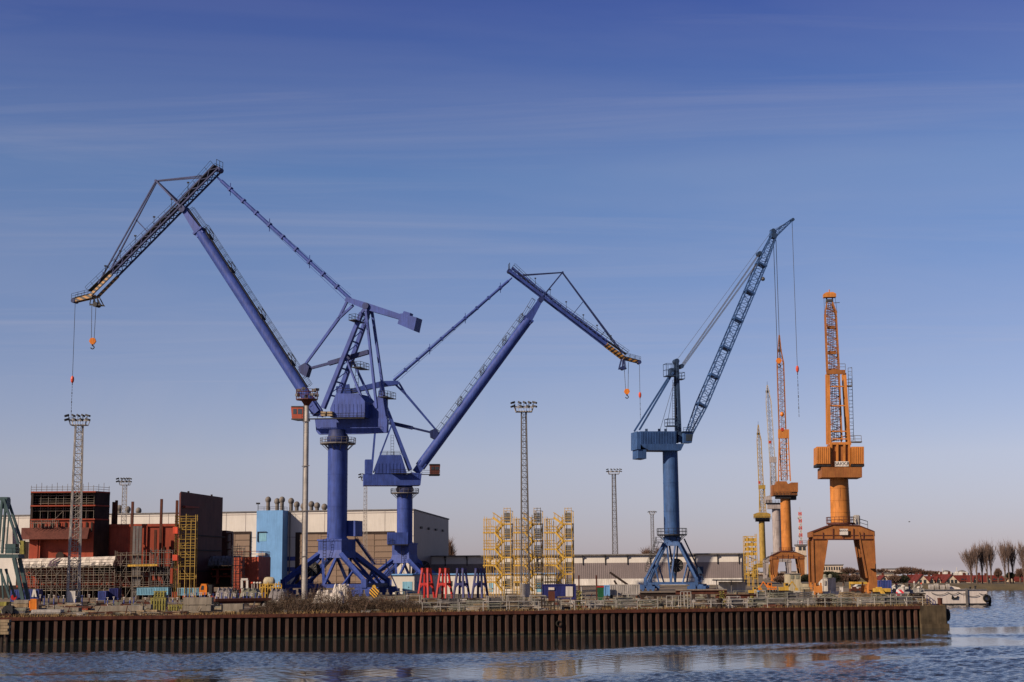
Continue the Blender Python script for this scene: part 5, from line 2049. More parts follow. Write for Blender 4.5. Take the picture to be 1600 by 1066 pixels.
# tubular mast in front of the largest crane
def tube_mast():
    b = gx(475.5, 270)
    zt = at(480, 624, 270).z
    root = thing('light_mast', 'tubular grey light mast with a railed basket in front of the largest purple crane', 'light mast', b, 'floodlight masts in the yard')
    mb = MB()
    mb.lathe((b.x, b.y, 0), [(.50, G), (.46, G + 14), (.40, zt)], 20)
    for i in range(1, 12):
        z_ = G + (zt - G) * i / 12
        r_ = .52 - .1 * i / 12
        mb.lathe((b.x, b.y, 0), [(r_, z_), (r_, z_ + .1)], 20)
    mb.build('shaft', M['galv'], root, smooth=True)
    mb = MB()
    mb.ladder(V((b.x - .5, b.y - .2, G + 2)), V((b.x - .5, b.y - .2, zt)), V((0, 1, 0)), .4, .5, .03)
    for i in range(4):
        z_ = G + 8 + i * 8
        mb.beam((b.x - .7, b.y - .5, z_), (b.x + .7, b.y - .5, z_ + .1), .12)
    mb.build('ladder', M['galv_dark'], root)
    mb = MB()
    n = 14
    ring = [V((b.x + 1.95 * math.cos(2 * math.pi * i / n), b.y + 1.95 * math.sin(2 * math.pi * i / n), zt)) for i in range(n)]
    mb.hexa([p - V((0, 0, .15)) for p in ring], ring)
    mb.lathe((b.x, b.y, zt - 1.2), [(.4, 0), (1.1, 1.05)], 14)
    for i in range(n):
        p, q = ring[i], ring[(i + 1) % n]
        mb.tube(p, p + V((0, 0, 1.7)), .05, n=4)
        for k in (.35, .7, 1.0):
            mb.tube(p + V((0, 0, 1.7 * k)), q + V((0, 0, 1.7 * k)), .045, n=4, caps=False)
    mb.build('head_platform', M['hull_dark'], root)
    for i in range(8):
        p = ring[(i * 2) % n]
        mb = MB()
        c = V((b.x, b.y, zt)).lerp(p, .9) + V((0, 0, 1.75 if i % 2 else .7))
        mb.box(c, (.7, .55, .45), i)
        mb.build('floodlight', M['galv_dark'], root)


tube_mast()

# ------------------------------------------------------------------ ship blocks under construction
SY = 330
sb = thing('ship_block', 'tall red ship superstructure block with an open scaffolded upper front', 'ship block', gx(92, SY))
def plan(pts):
    """World points from (direction, distance) pairs at yard level."""
    return [gx(x, Y) for x, Y in pts]
def zat(y, Y, x):
    return at(x, y, Y).z
zT = zat(769, SY, 92); zM = zat(812, SY, 92); zL = zat(843, SY, 92)
foot_ = plan([(42, SY), (143.4, SY), (166.7, SY + 4.3), (166.7, SY + 12), (42, SY + 12)])
lift = lambda pts, z: [V((p.x, p.y, z)) for p in pts]
mb = MB()
# solid lower storeys, and the splayed side wall
mb.hexa(lift(plan([(42, SY + .2), (143.2, SY + .2), (166.5, SY + 4.4), (166.5, SY + 12), (42, SY + 12)]), G + 2), lift(plan([(42, SY + .2), (143.2, SY + .2), (166.5, SY + 4.4), (166.5, SY + 12), (42, SY + 12)]), zM))
mb.build('lower_storeys', M['hull'], sb)
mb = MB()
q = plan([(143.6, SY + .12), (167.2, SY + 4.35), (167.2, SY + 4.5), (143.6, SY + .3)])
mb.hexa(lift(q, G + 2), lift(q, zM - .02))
mb.build('shaded_side_plating', M['hull_inside'], sb)  # near-black plate over the splayed side, its shade put into the colour
mb = MB()
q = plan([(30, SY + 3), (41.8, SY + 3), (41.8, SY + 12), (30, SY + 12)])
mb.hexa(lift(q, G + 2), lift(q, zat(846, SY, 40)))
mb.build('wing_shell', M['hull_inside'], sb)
mb = MB()
q = plan([(143.2, SY), (166.7, SY + 4.3), (166.7, SY + 4.7), (143.2, SY + .5)])
mb.hexa(lift(q, zM + .003), lift(q, zT))
q = plan([(42, SY), (45.5, SY), (45.5, SY + 11), (42, SY + 11)])
mb.hexa(lift(q, zM + .003), lift(q, zT))
q = plan([(42, SY + 8), (166.7, SY + 8), (166.7, SY + 8.5), (42, SY + 8.5)])
mb.hexa(lift(q, zM + .003), lift(q, zT))
mb.build('upper_walls', M['hull_inside'], sb)
mb = MB()
for k in range(3):
    z_ = zM + (zT - zM) * k / 2.0
    q = plan([(41.5, SY - .15), (144, SY - .15), (167, SY + 4.2), (167, SY + 11), (41.5, SY + 11)])
    mb.hexa(lift(q, z_ - .12), lift(q, z_ + .16))
mb.build('deck_plates', M['hull'], sb)
for x in (54, 62, 118):
    mb = MB()
    q = plan([(x, SY + 2.5), (x + 4, SY + 2.5), (x + 4, SY + 3), (x, SY + 3)])
    mb.hexa(lift(q, zM + .2), lift(q, zT - .2))
    mb.build('bulkhead', M['hull_inside'], sb)
# dark window openings below the open storey
for i, x in enumerate((48, 60, 75, 86, 97, 106, 113, 120, 130, 138)):
    mb = MB()
    q = plan([(x, SY - .02), (x + 2.6, SY - .02), (x + 2.6, SY + .21), (x, SY + .21)])
    mb.hexa(lift(q, zM - 2.7), lift(q, zM - .6))
    mb.build('window', M['hull_inside'], sb)
# overhanging band: raking front plate with its dark soffit
mb = MB()
za, zb2, zc = zat(824.6, SY, 80), zat(843, SY, 80), zat(849, SY, 80)
q0 = plan([(38, SY), (132, SY), (134, SY + .1), (38, SY + .1)])
front_b = plan([(44, SY - 2.6), (127, SY - 2.6)])
A_, B_ = plan([(29, SY)])[0], plan([(136, SY)])[0]
mb.v += [V((A_.x, A_.y, za)), V((B_.x, B_.y, za)), V((front_b[1].x + .8, front_b[1].y, zb2)), V((front_b[0].x, front_b[0].y, zb2)), V((A_.x, A_.y, zb2)), V((B_.x, B_.y, zb2))]
mb.face(3, 2, 1, 0); mb.face(0, 4, 3); mb.face(1, 2, 5); mb.face(3, 4, 5, 2); mb.face(0, 1, 5, 4)
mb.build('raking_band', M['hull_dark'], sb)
mb = MB()
for x in (54, 57.5):
    q = plan([(x, SY - .9), (x + 2, SY - .9), (x + 2, SY + .18), (x, SY + .18)])
    mb.hexa(lift(q, G + 2), lift(q, zb2 - .02))
mb.build('wall_stiffener', M['hull'], sb)
mb = MB()
c = at(94, 869, SY - .2)
mb.lathe(c, [(.9, 0), (.9, .25)], 16, V((0, -1, 0)))
mb.build('hawse_hole', M['hull_inside'], sb)

# scaffold inside and on the open front
def scaffold(name, label, x0, x1, ytop, Y, rows, cols, depth, group=None, m=None, rr=.06, planks=True, diag=True, zbase=None):
    a, b = gx(x0, Y), gx(x1, Y)
    zt = at(x0, ytop, Y).z
    zb = G if zbase is None else zbase
    root = thing(name, label, 'scaffold', (a + b) / 2, group)
    mb = MB()
    nn = V((0, 1, 0))
    for i in range(cols + 1):
        p = a.lerp(b, i / cols)
        for dd in (0, depth):
            e = rnd.uniform(.2, 1.1)
            mb.tube(V((p.x, p.y + dd, zb)), V((p.x, p.y + dd, zt + e)), rr, n=5)
        for r_ in range(1, rows + 1):
            z_ = zb + (zt - zb) * r_ / rows
            mb.tube(V((p.x, p.y, z_)), V((p.x, p.y + depth, z_)), rr * .8, n=4)
    for r_ in range(1, rows + 1):
        z_ = zb + (zt - zb) * r_ / rows
        for dz in (0, .5, 1.0):
            if r_ == rows and dz > .6:
                continue
            mb.tube(V((a.x, a.y, z_ + dz)), V((b.x, b.y, z_ + dz)), rr * (.9 if dz == 0 else .7), n=4)
    if diag:
        for r_ in range(rows):
            for i in range(cols):
                if rnd.random() < .38:
                    p, q = a.lerp(b, i / cols), a.lerp(b, (i + 1) / cols)
                    z0_, z1_ = zb + (zt - zb) * r_ / rows, zb + (zt - zb) * (r_ + 1) / rows
                    if rnd.random() < .5:
                        z0_, z1_ = z1_, z0_
                    mb.tube(V((p.x, p.y - .05, z0_)), V((q.x, q.y - .05, z1_)), rr * .8, n=4)
    mb.build('tubes', m or M['scaff'], root)
    if planks:
        mb = MB()
        for r_ in range(1, rows + 1):
            z_ = zb + (zt - zb) * r_ / rows
            for i in range(cols):
                if rnd.random() < .8:
                    p, q = a.lerp(b, (i + .02) / cols), a.lerp(b, (i + .98) / cols)
                    mb.beam(V((p.x, p.y + depth / 2, z_ + .08)), V((q.x, q.y + depth / 2, z_ + .08)), depth * .85, .07, nn)
        mb.build('boards', M['plank'], root)
    return root


scaffold('scaffold', 'tube scaffold standing in the open top storey of the red superstructure block', 46, 142, 775, SY + .8, 3, 8, 1.6, None, M['scaff'], .055, zbase=zM + .2)
scaffold('scaffold', 'short scaffold bay in front of the dark windows below the open storey', 42, 84, 818, SY - 1.6, 1, 7, 1.2, None, M['scaff'], .055, diag=False, zbase=zat(825, SY, 60))
mb = MB()
for i in range(16):
    x = 42 + i * 8.2
    Yp = SY if x < 143 else SY + (x - 143.4) * .18
    p = gx(x, Yp); p.z = zT + .16
    mb.tube(p, p + V((0, 0, 1.3 + (i % 3) * .3)), .05, n=4)
p0_, p1_, p2_ = gx(42, SY), gx(143.4, SY), gx(166, SY + 4.2)
for k in (.6, 1.1):
    mb.tube(V((p0_.x, p0_.y, zT + k)), V((p1_.x, p1_.y, zT + k)), .045, n=4)
    mb.tube(V((p1_.x, p1_.y, zT + k)), V((p2_.x, p2_.y, zT + k)), .045, n=4)
mb.build('roof_rail', M['scaff'], sb)

# red side panel with steel pillars
pp_ = thing('ship_block', 'long red hull panel between the superstructure block and the tall dark brown block', 'ship block', gx(220, 335))
mb = MB()
za2 = zat(819.5, 335, 220)
q = plan([(166.9, 335), (277, 335), (277, 346), (166.9, 346)])
mb.hexa(lift(q, G + 2), lift(q, za2))
mb.build('plating', M['hull'], pp_)
mb = MB()
for x in (201, 226, 250):
    q = plan([(x, 334.6), (x + 1.4, 334.6), (x + 1.4, 334.98), (x, 334.98)])
    mb.hexa(lift(q, G + 4), lift(q, za2 - .3))
q = plan([(167, 334.7), (277, 334.7), (277, 334.98), (167, 334.98)])
mb.hexa(lift(q, za2 - .5), lift(q, za2 + .1))
mb.build('stiffeners', M['hull'], pp_)
for x, y in ((254, 857), (264, 857)):
    mb = MB()
    fbox(mb, x, y - 3, x + 3, y + 2, 334.75, .22)
    mb.build('window', M['hull_inside'], pp_)
PIL = [(173, 784.5, 822, 336.2, 'first'), (177.5, 782, 822, 336, 'second'), (203, 784, 853, 333, 'third'), (248.5, 780, 864, 332, 'fourth'), (273, 782, 864, 333.5, 'fifth'),
       (240.5, 828, 864, 332.5, 'short')]
for x, y0, y1, Y, nm in PIL:
    p = gx(x, Y)
    mb = MB()
    w = .5
    c = V((p.x, p.y, 0))
    z0_, z1_ = G, at(x, y0, Y).z
    for sg in (-1, 1):
        mb.beam(V((c.x, c.y + sg * .22, z0_)), V((c.x, c.y + sg * .22, z1_)), .52, .08, V((1, 0, 0)))
    mb.beam(V((c.x, c.y, z0_)), V((c.x, c.y, z1_ + .02)), .08, .36, V((1, 0, 0)))
    o = mb.build('steel_pillar', M['rustred'], None, loc=p)
    lab = {'first': 'leftmost rusty steel pillar rising above the red hull panel', 'second': 'rusty steel pillar close beside the leftmost one above the red panel',
           'third': 'rusty steel pillar standing alone at the middle of the red panel', 'fourth': 'tall rusty pillar at the right part of the red panel',
           'fifth': 'rusty pillar touching the left edge of the dark brown block', 'short': 'short rusty pillar just left of the tall one on the red panel'}[nm]
    tag(o, lab, 'pillar', 'steel pillars above the red hull panel')

# dark support frame in the middle of the panel
fr = thing('upright_support', 'dark upright steel frame standing before the red hull panel', 'frame', gx(212, 328))
mb = MB()
for x in (207, 212, 217):
    p = gx(x, 328)
    mb.beam(p, V((p.x, p.y, at(x, 822, 328).z)), .55, .45, V((1, 0, 0)))
a_, b_ = gx(205, 328), gx(219, 328)
for y in (824, 843, 862, 880):
    z_ = at(210, y, 328).z
    mb.beam(V((a_.x, a_.y, z_)), V((b_.x, b_.y, z_)), .3)
mb.build('uprights', M['galv_dark'], fr)
mb = MB()
p, q2 = gx(219, 330), gx(238, 330)
mb.beam(V((p.x, p.y, at(219, 850, 330).z)), V((q2.x, q2.y, at(238, 866, 330).z)), .45)
mb.build('brace', M['hull'], fr)

# tall dark brown block seen on its shaded side, the paint darkened for that shade
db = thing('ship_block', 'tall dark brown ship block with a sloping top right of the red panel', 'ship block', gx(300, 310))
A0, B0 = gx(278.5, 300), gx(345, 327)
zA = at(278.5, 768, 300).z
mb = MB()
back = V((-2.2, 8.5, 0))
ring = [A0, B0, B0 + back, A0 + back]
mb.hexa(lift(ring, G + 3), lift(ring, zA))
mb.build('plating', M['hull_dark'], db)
mb = MB()
e = (B0 - A0).normalized()
out = V((e.y, -e.x, 0))
for t0, t1, zz_ in ((.28, 1.06, .60), (.0, .72, .26), (.35, .98, .46)):
    p, q2 = A0.lerp(B0, t0) + out * .12, A0.lerp(B0, t1) + out * .12
    z_ = G + (zA - G) * zz_
    mb.beam(V((p.x, p.y, z_)), V((q2.x, q2.y, z_)), .22, .25)
mb.build('rubbing_strakes', M['hull_inside'], db)
mb = MB()
p, q2 = A0.lerp(B0, .05) + out * .25, A0.lerp(B0, .38) + out * .25
z_ = at(290, 793, 305).z
mb.beam(V((p.x, p.y, z_)), V((q2.x, q2.y, z_ + .2)), .5, .45, None, .3, .2)
mb.build('lifting_bracket', M['hull'], db)
mb = MB()
for t in (.2, .75):
    p = A0.lerp(B0, t)
    mb.box(V((p.x - .3, p.y, zA + .15)), (.3, .6, .35))
mb.build('lifting_eyes', M['hull_inside'], db)

# stepped brown blocks right of it
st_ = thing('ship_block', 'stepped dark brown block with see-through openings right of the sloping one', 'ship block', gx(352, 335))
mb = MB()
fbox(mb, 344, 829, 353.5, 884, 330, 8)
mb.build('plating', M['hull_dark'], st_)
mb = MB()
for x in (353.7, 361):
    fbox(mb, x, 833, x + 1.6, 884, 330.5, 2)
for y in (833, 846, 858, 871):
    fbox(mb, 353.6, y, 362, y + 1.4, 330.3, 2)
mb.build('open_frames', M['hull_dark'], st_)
rb = thing('ship_block', 'plain red brown hull block in front of the sky blue stair tower', 'ship block', gx(385, 306))
mb = MB()
a_, b_ = gx(363, 307), gx(403, 305)
c_ = gx(422, 320)
zt_ = at(363, 870.5, 307).z
ring = [a_, b_, c_, c_ + V((-8, 3, 0)), a_ + V((2, 12, 0))]
mb.hexa(lift(ring, G + .4), lift(ring, zt_))
mb.build('plating', M['hull'], rb)
mb = MB()
for i in range(5):
    p = a_.lerp(b_, (i + .5) / 5)
    mb.beam(V((p.x, p.y - .05, G + .6)), V((p.x, p.y - .05, zt_ - .2)), .12, .1)
mb.rail([V((a_.x, a_.y + .3, zt_)), V((b_.x, b_.y + .3, zt_)), V((c_.x - .2, c_.y, zt_))], 1.1, 1.6, .05)
mb.build('stiffeners', M['hull'], rb)
scaffold('scaffold', 'thin dark scaffold tower left of the plain red brown block', 361, 379, 858, 304, 6, 3, 1.6, None, M['galv_dark'], .05)

# keel bottom on blocks, its dark shell carrying the shade of the decks, braced with lit red floors
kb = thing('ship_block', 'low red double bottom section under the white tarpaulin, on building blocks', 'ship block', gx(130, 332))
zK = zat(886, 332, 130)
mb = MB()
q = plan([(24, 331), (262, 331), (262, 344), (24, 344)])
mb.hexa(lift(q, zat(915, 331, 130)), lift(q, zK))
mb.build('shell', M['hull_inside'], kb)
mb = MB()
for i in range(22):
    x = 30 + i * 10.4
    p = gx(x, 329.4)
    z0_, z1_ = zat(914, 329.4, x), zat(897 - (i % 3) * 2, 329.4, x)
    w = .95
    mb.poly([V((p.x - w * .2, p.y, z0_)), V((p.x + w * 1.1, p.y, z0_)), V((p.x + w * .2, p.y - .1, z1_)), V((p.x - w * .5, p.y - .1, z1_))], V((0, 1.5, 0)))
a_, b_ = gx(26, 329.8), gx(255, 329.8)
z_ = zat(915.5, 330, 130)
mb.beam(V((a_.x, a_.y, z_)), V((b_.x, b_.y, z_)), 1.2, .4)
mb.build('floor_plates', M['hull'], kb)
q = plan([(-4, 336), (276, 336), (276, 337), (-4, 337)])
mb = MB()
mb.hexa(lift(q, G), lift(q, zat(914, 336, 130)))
mb.build('shade_backing', M['hull_inside'], kb)  # dark sheet added behind the blocks in place of the shade there
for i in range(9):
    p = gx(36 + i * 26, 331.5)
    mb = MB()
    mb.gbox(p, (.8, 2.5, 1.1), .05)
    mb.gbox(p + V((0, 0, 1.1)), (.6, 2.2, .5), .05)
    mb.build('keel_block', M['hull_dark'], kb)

# tarpaulin sheds on scaffolding
def tarp(label, x0, x1, yt0, yt1, yb0, yb1, Y, dep, m, motif=False):
    root = thing('tarpaulin_cover', label, 'tarpaulin', gx((x0 + x1) / 2, Y))
    mb = MB()
    nx, nz = 26, 6
    for iz in range(nz + 1):
        for ix in range(nx + 1):
            t = ix / nx
            x = x0 + (x1 - x0) * t
            yt, yb = yt0 + (yt1 - yt0) * t, yb0 + (yb1 - yb0) * t
            s_ = iz / nz
            y = yb + (yt - yb) * s_
            back = dep * s_ ** 2
            p = at(x, y, Y)
            p.y += back + .12 * math.sin(ix * 2.1 + iz) - .10 * math.cos(ix * math.pi)
            mb.v.append(p)
    for iz in range(nz):
        for ix in range(nx):
            k = iz * (nx + 1) + ix
            mb.face(k, k + 1, k + nx + 2, k + nx + 1)
    k0 = len(mb.v)
    for ix in range(nx + 1):
        p = mb.v[nz * (nx + 1) + ix].copy(); p.y += 6
        mb.v.append(p)
    for ix in range(nx):
        k = nz * (nx + 1) + ix
        mb.face(k, k + 1, k0 + ix + 1, k0 + ix)
    for ix_, sg in ((0, 1), (nx, -1)):
        pts_ = [iz * (nx + 1) + ix_ for iz in range(nz + 1)]
        low_ = mb.v[pts_[0]].copy(); low_.y += 6 + dep
        mb.v.append(low_)
        mb.face(*(pts_ + [k0 + ix_, len(mb.v) - 1]))
    o = mb.build('sheet', m, root)
    if motif:
        mb = MB()
        for pts_ in ([(75.5, 884), (77, 877), (84, 871.5), (88, 871.5), (81, 877), (79.5, 884)], [(82, 884), (83.5, 878), (90, 872), (93.5, 872), (87.5, 878), (87, 884)], [(75.5, 884), (88, 884), (88, 881), (76, 881)]):
            ws = []
            for x, y in pts_:
                s_ = (886 - y) / 17.0
                p = at(x, y, Y)
                p.y += dep * max(0, s_) ** 2 - .28
                ws.append(p)
            mb.v += ws
            mb.face(*range(len(mb.v) - len(ws), len(mb.v)))
        mb.build('printed_motif', M['printed'], o)
    mb = MB()
    for i in range(9):
        t = i / 8
        x = x0 + (x1 - x0) * t
        yb = yb0 + (yb1 - yb0) * t
        p = at(x, yb, Y); p.y -= .3
        q_ = at(x, yt0 + (yt1 - yt0) * t, Y); q_.y += dep * .7 - .45
        mb.tube(V((p.x, p.y, p.z - .5)), p, .05, n=4)
        mb.tube(p, V((p.x, p.y, p.z + 1.4)), .05, n=4)
    for dz in (.1, .75, 1.35):
        p, q_ = at(x0, yb0, Y), at(x1, yb1, Y)
        mb.tube(p + V((0, -.3, dz)), q_ + V((0, -.3, dz)), .045, n=4)
    mb.build('holding_tubes', M['scaff'], root)


M['printed'] = paint('grey_violet_print', (0.16, 0.11, 0.15), 0.6, 0.1, 0.6)
tarp('white tarpaulin roofing the scaffold below the red superstructure block', 28, 177, 873.5, 869, 888, 884, 326, 2.4, M['tarp'], True)
tarp('grey tarpaulin under the tall dark brown block', 301, 366, 869, 868.5, 884, 883.5, 318, 2.0, M['tarp_grey'])
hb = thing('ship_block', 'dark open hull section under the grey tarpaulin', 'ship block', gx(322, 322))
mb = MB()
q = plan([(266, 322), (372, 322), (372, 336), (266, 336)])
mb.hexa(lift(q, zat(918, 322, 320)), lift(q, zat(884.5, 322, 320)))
mb.build('shell', M['hull_inside'], hb)  # near-black in place of the shade in the voids under the tarpaulin
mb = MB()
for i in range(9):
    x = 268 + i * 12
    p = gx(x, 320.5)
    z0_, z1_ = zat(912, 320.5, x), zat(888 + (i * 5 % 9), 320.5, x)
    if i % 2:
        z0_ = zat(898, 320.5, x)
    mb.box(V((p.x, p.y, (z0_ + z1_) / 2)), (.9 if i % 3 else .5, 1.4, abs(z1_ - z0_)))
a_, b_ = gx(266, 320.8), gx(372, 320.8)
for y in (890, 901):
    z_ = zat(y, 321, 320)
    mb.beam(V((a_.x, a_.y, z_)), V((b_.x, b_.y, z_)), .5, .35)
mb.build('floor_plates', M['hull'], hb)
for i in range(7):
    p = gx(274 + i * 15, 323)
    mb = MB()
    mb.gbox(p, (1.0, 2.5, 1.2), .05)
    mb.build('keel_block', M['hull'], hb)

scaffold('scaffold', 'long scaffold under the white tarpaulin along the red double bottom section', 30, 178, 888, 326, 4, 18, 1.4, None, M['scaff'], .06)
scaffold('scaffold', 'scaffold bays right of the white tarpaulin below the red hull panel', 178, 232, 868, 327, 4, 6, 1.5, None, M['scaff'], .06)
scaffold('scaffold', 'dark scaffold bays beside the yellow access tower', 234, 268, 864, 326, 4, 5, 1.6, None, M['galv_dark'], .07)
yb = thing('walkway_beam', 'long yellow girder lying across the scaffold below the red hull panel', 'girder', gx(222, 324.5))
mb = MB()
p, q2 = at(200, 884, 325), at(246, 883, 325)
mb.beam(p, q2, .7, .42)
for i in range(12):
    c = p.lerp(q2, i / 11)
    mb.box(c + V((0, -.36, 0)), (.08, .05, .42))
mb.build('girder', M['yellow'], yb)

# ------------------------------------------------------------------ yellow access and stair towers
def access_tower():
    root = thing('access_tower', 'yellow scaffold access tower with two red boxes against the dark brown block', 'access tower', gx(288, 298))
    Y = 296
    mb = MB()
    for x in (271, 278, 288, 296, 303):
        p = gx(x, Y)
        top_y = 808 + rnd.uniform(-6, 6)
        for dd in (0, 1.6):
            mb.tube(V((p.x, p.y + dd, G)), V((p.x, p.y + dd, at(x, top_y, Y).z)), .09, n=5)
    ys = [815, 828, 843, 857, 871, 885, 905]
    for y in ys:
        z_ = at(288, y, Y).z
        a_, b_ = gx(270, Y), gx(304, Y)
        for dd in (0, 1.6):
            for dz in (0, .5, 1.0):
                mb.tube(V((a_.x, a_.y + dd, z_ + dz)), V((b_.x, b_.y + dd, z_ + dz)), .06, n=4)
    for i in range(len(ys) - 1):
        x0, x1 = (279, 296) if i % 2 else (296, 279)
        mb.beam(V((gx(x0, Y).x, Y + .8, at(x0, ys[i], Y).z)), V((gx(x1, Y).x, Y + .8, at(x1, ys[i + 1], Y).z)), .6, .14)
    mb.build('tubes', M['yellow_dull'], root)
    mb = MB()
    for y in ys:
        z_ = at(288, y, Y).z
        a_, b_ = gx(270, Y), gx(304, Y)
        mb.beam(V((a_.x, a_.y + .8, z_ + .05)), V((b_.x, b_.y + .8, z_ + .05)), 1.5, .10)
    mb.build('boards', M['yellow_dull'], root)
    for (x0, y0, x1, y1) in ((270, 823.5, 277.5, 834), (269.5, 867, 277, 876)):
        mb = MB()
        fbox(mb, x0, y0, x1, y1, Y - 1.0, .9)
        mb.build('red_box', M['red_lamp'], root)


access_tower()


def stair_tower(xr, Y, label, ytop=803):
    """Zigzag stairs between a pole frame (left) and a caged shaft (right)."""
    k = Y / F
    O = gx(xr, Y)
    root = thing('stair_tower', label, 'stair tower', O, 'yellow stair towers')
    u, n = V((math.cos(YARD), math.sin(YARD), 0)), V((-math.sin(YARD), math.cos(YARD), 0))
    X = lambda px: -(799 - px) * k
    Zy = lambda y: G + (931.5 - y) * k
    Pt = lambda px, y, d=0.0: O + u * X(px) + n * d + V((0, 0, Zy(y) - G))
    lR = [820, 846, 871.5, 897, 923]
    lL = [833, 858.6, 883.5, 909]
    mb = MB()
    for px, y0 in ((757, 808), (761, 811), (763.5, 812), (771, 816), (785, 806), (788, 800), (798.5, 800)):
        for d in (0, 2.4):
            mb.beam(Pt(px, 931.5, d), Pt(px, y0, d), .14 if px > 780 else .09)
    for y in lL:
        for dz in (4.5, 9):
            mb.tube(Pt(755, y - dz, 0), Pt(773, y - dz, 0), .05, n=4)
            mb.tube(Pt(755, y - dz, 2.4), Pt(773, y - dz, 2.4), .05, n=4)
    for y in lR:
        for dz in (5, 10):
            mb.tube(Pt(783, y - dz, 0), Pt(799, y - dz, 0), .05, n=4)
    for px, y0 in ((767, 814), (775.5, 822), (780, 826), (756, 812)):
        for d in (0, 2.4):
            mb.tube(Pt(px, 931.5, d), Pt(px, y0, d), .055, n=5)
    for y in (812, 824, 845, 872, 897, 920):
        for d in (0, 2.4):
            mb.tube(Pt(755, y, d), Pt(769, y, d), .045, n=4)
            mb.tube(Pt(756, y, d), Pt(766, y + 11, d), .04, n=4)
    for i in range(4):
        mb.beam(Pt(798.5, lR[i], 0), Pt(798.5, lR[i] + 20, 2.4), .08)
    for px in (788, 798.5):
        mb.beam(Pt(px, 800, 0), Pt(px, 800, 2.4), .1)
    mb.tube(Pt(788, 800), Pt(798.5, 800), .06, n=4)
    mb.tube(Pt(788, 796), Pt(798.5, 796), .05, n=4)
    for px in (788, 793, 798.5):
        mb.tube(Pt(px, 800), Pt(px, 795), .05, n=4)
    mb.build('frame', M['yellow'], root)
    for y in lL:
        MB().poly([Pt(754.5, y + 1.3), Pt(774, y + 1.3), Pt(774, y - .9), Pt(754.5, y - .9)], n * 2.4).build('landing', M['yellow'], root)
    for y in lR[:4]:
        MB().poly([Pt(783, y + 1.3), Pt(799.3, y + 1.3), Pt(799.3, y - .9), Pt(783, y - .9)], n * 2.4).build('landing', M['yellow'], root)
    fl = [((770, 810), (784, 820), 0)]
    for i in range(4):
        fl.append(((784, lR[i]), (773, lL[i]), 1.3))
        fl.append(((773, lL[i]), (784.5, lR[i + 1]), 0))
    for a, b, d in fl:
        mb = MB()
        for dd in (d, d + 1.0):
            mb.beam(Pt(*a, dd), Pt(*b, dd), .08, .36)
            mb.tube(Pt(a[0], a[1] - 8, dd), Pt(b[0], b[1] - 8, dd), .05, n=4)
            for t in (.1, .5, .9):
                c = Pt(*a, dd).lerp(Pt(*b, dd), t)
                mb.tube(c, c + V((0, 0, 1.0)), .04, n=4)
        for i in range(8):
            c = Pt(*a, d + .5).lerp(Pt(*b, d + .5), (i + .5) / 8)
            mb.box(c, (.28, 1.0, .05), YARD)
        mb.build('stair_flight', M['yellow'], root)
    # wire cages in the right shaft
    for i in range(-1, 4):
        y1 = lR[i] - 4 if i >= 0 else None
        ya, yb_ = (803, 817) if i < 0 else (lR[i] + 7.5, lR[i + 1] - 3.5)
        mb = MB()
        for d in (.25, 2.2):
            for j in range(7):
                px = 788.5 + 8 * j / 6
                mb.tube(Pt(px, ya, d), Pt(px, yb_, d), .05, n=4)
            for j in range(6):
                y = ya + (yb_ - ya) * j / 5
                mb.tube(Pt(788.5, y, d), Pt(796.5, y, d), .05, n=4)
        for j in range(4):
            px = 788.5 + 8 * j / 3
            mb.tube(Pt(px, ya, 1.2), Pt(px, yb_, 1.2), .05, n=4)
        mb.build('wire_cage', M['mesh'], root)
    mb = MB()
    for px in (786, 799):
        mb.beam(Pt(px, 931.5, 1.2), Pt(px, 822, 1.2), .12)
    mb.build('dark_posts', M['dark'], root)
    return root


stair_tower(799, 306, 'yellow zigzag stair tower next to the blue trestles')
stair_tower(846.5, 304, 'yellow zigzag stair tower half hidden by the lattice light mast')
stair_tower(895, 302, 'yellow zigzag stair tower above the dark blue container')
# far yellow stair tower beside the warehouse end
Yf = 430
ft = thing('stair_tower', 'yellow stair tower at the right end of the grey warehouse', 'stair tower', gx(1175, Yf), 'yellow stair towers')
mb = MB()
for x in (1165.5, 1171, 1178, 1184.5):
    p = gx(x, Yf)
    for dd in (0, 2.5):
        mb.beam(V((p.x, p.y + dd, G)), V((p.x, p.y + dd, at(x, 838 - (4 if x == 1184.5 else 0), Yf).z)), .16)
for i in range(10):
    z_ = at(1175, 838 + i * 7.4, Yf).z
    a_, b_ = gx(1165.5, Yf), gx(1184.5, Yf)
    for dd in (0, 2.5):
        mb.beam(V((a_.x, a_.y + dd, z_)), V((b_.x, b_.y + dd, z_)), .12)
    if i:
        zp = at(1175, 838 + (i - 1) * 7.4, Yf).z
        (l, r) = (a_, b_) if i % 2 else (b_, a_)
        mb.beam(V((l.x, l.y + 1.2, zp)), V((r.x, r.y + 1.2, z_)), .3, .2)
mb.build('frame', M['yellow'], ft)
for i in range(0, 4):
    mb = MB()
    z_ = at(1175, 839.5 + i * 7.4, Yf).z
    a_, b_ = gx(1166, Yf), gx(1184, Yf)
    mb.box(V(((a_.x + b_.x) / 2, Yf + .1, z_ - .65)), ((b_.x - a_.x) * .98, .06, .75))
    mb.build('landing', M['yellow'], ft)

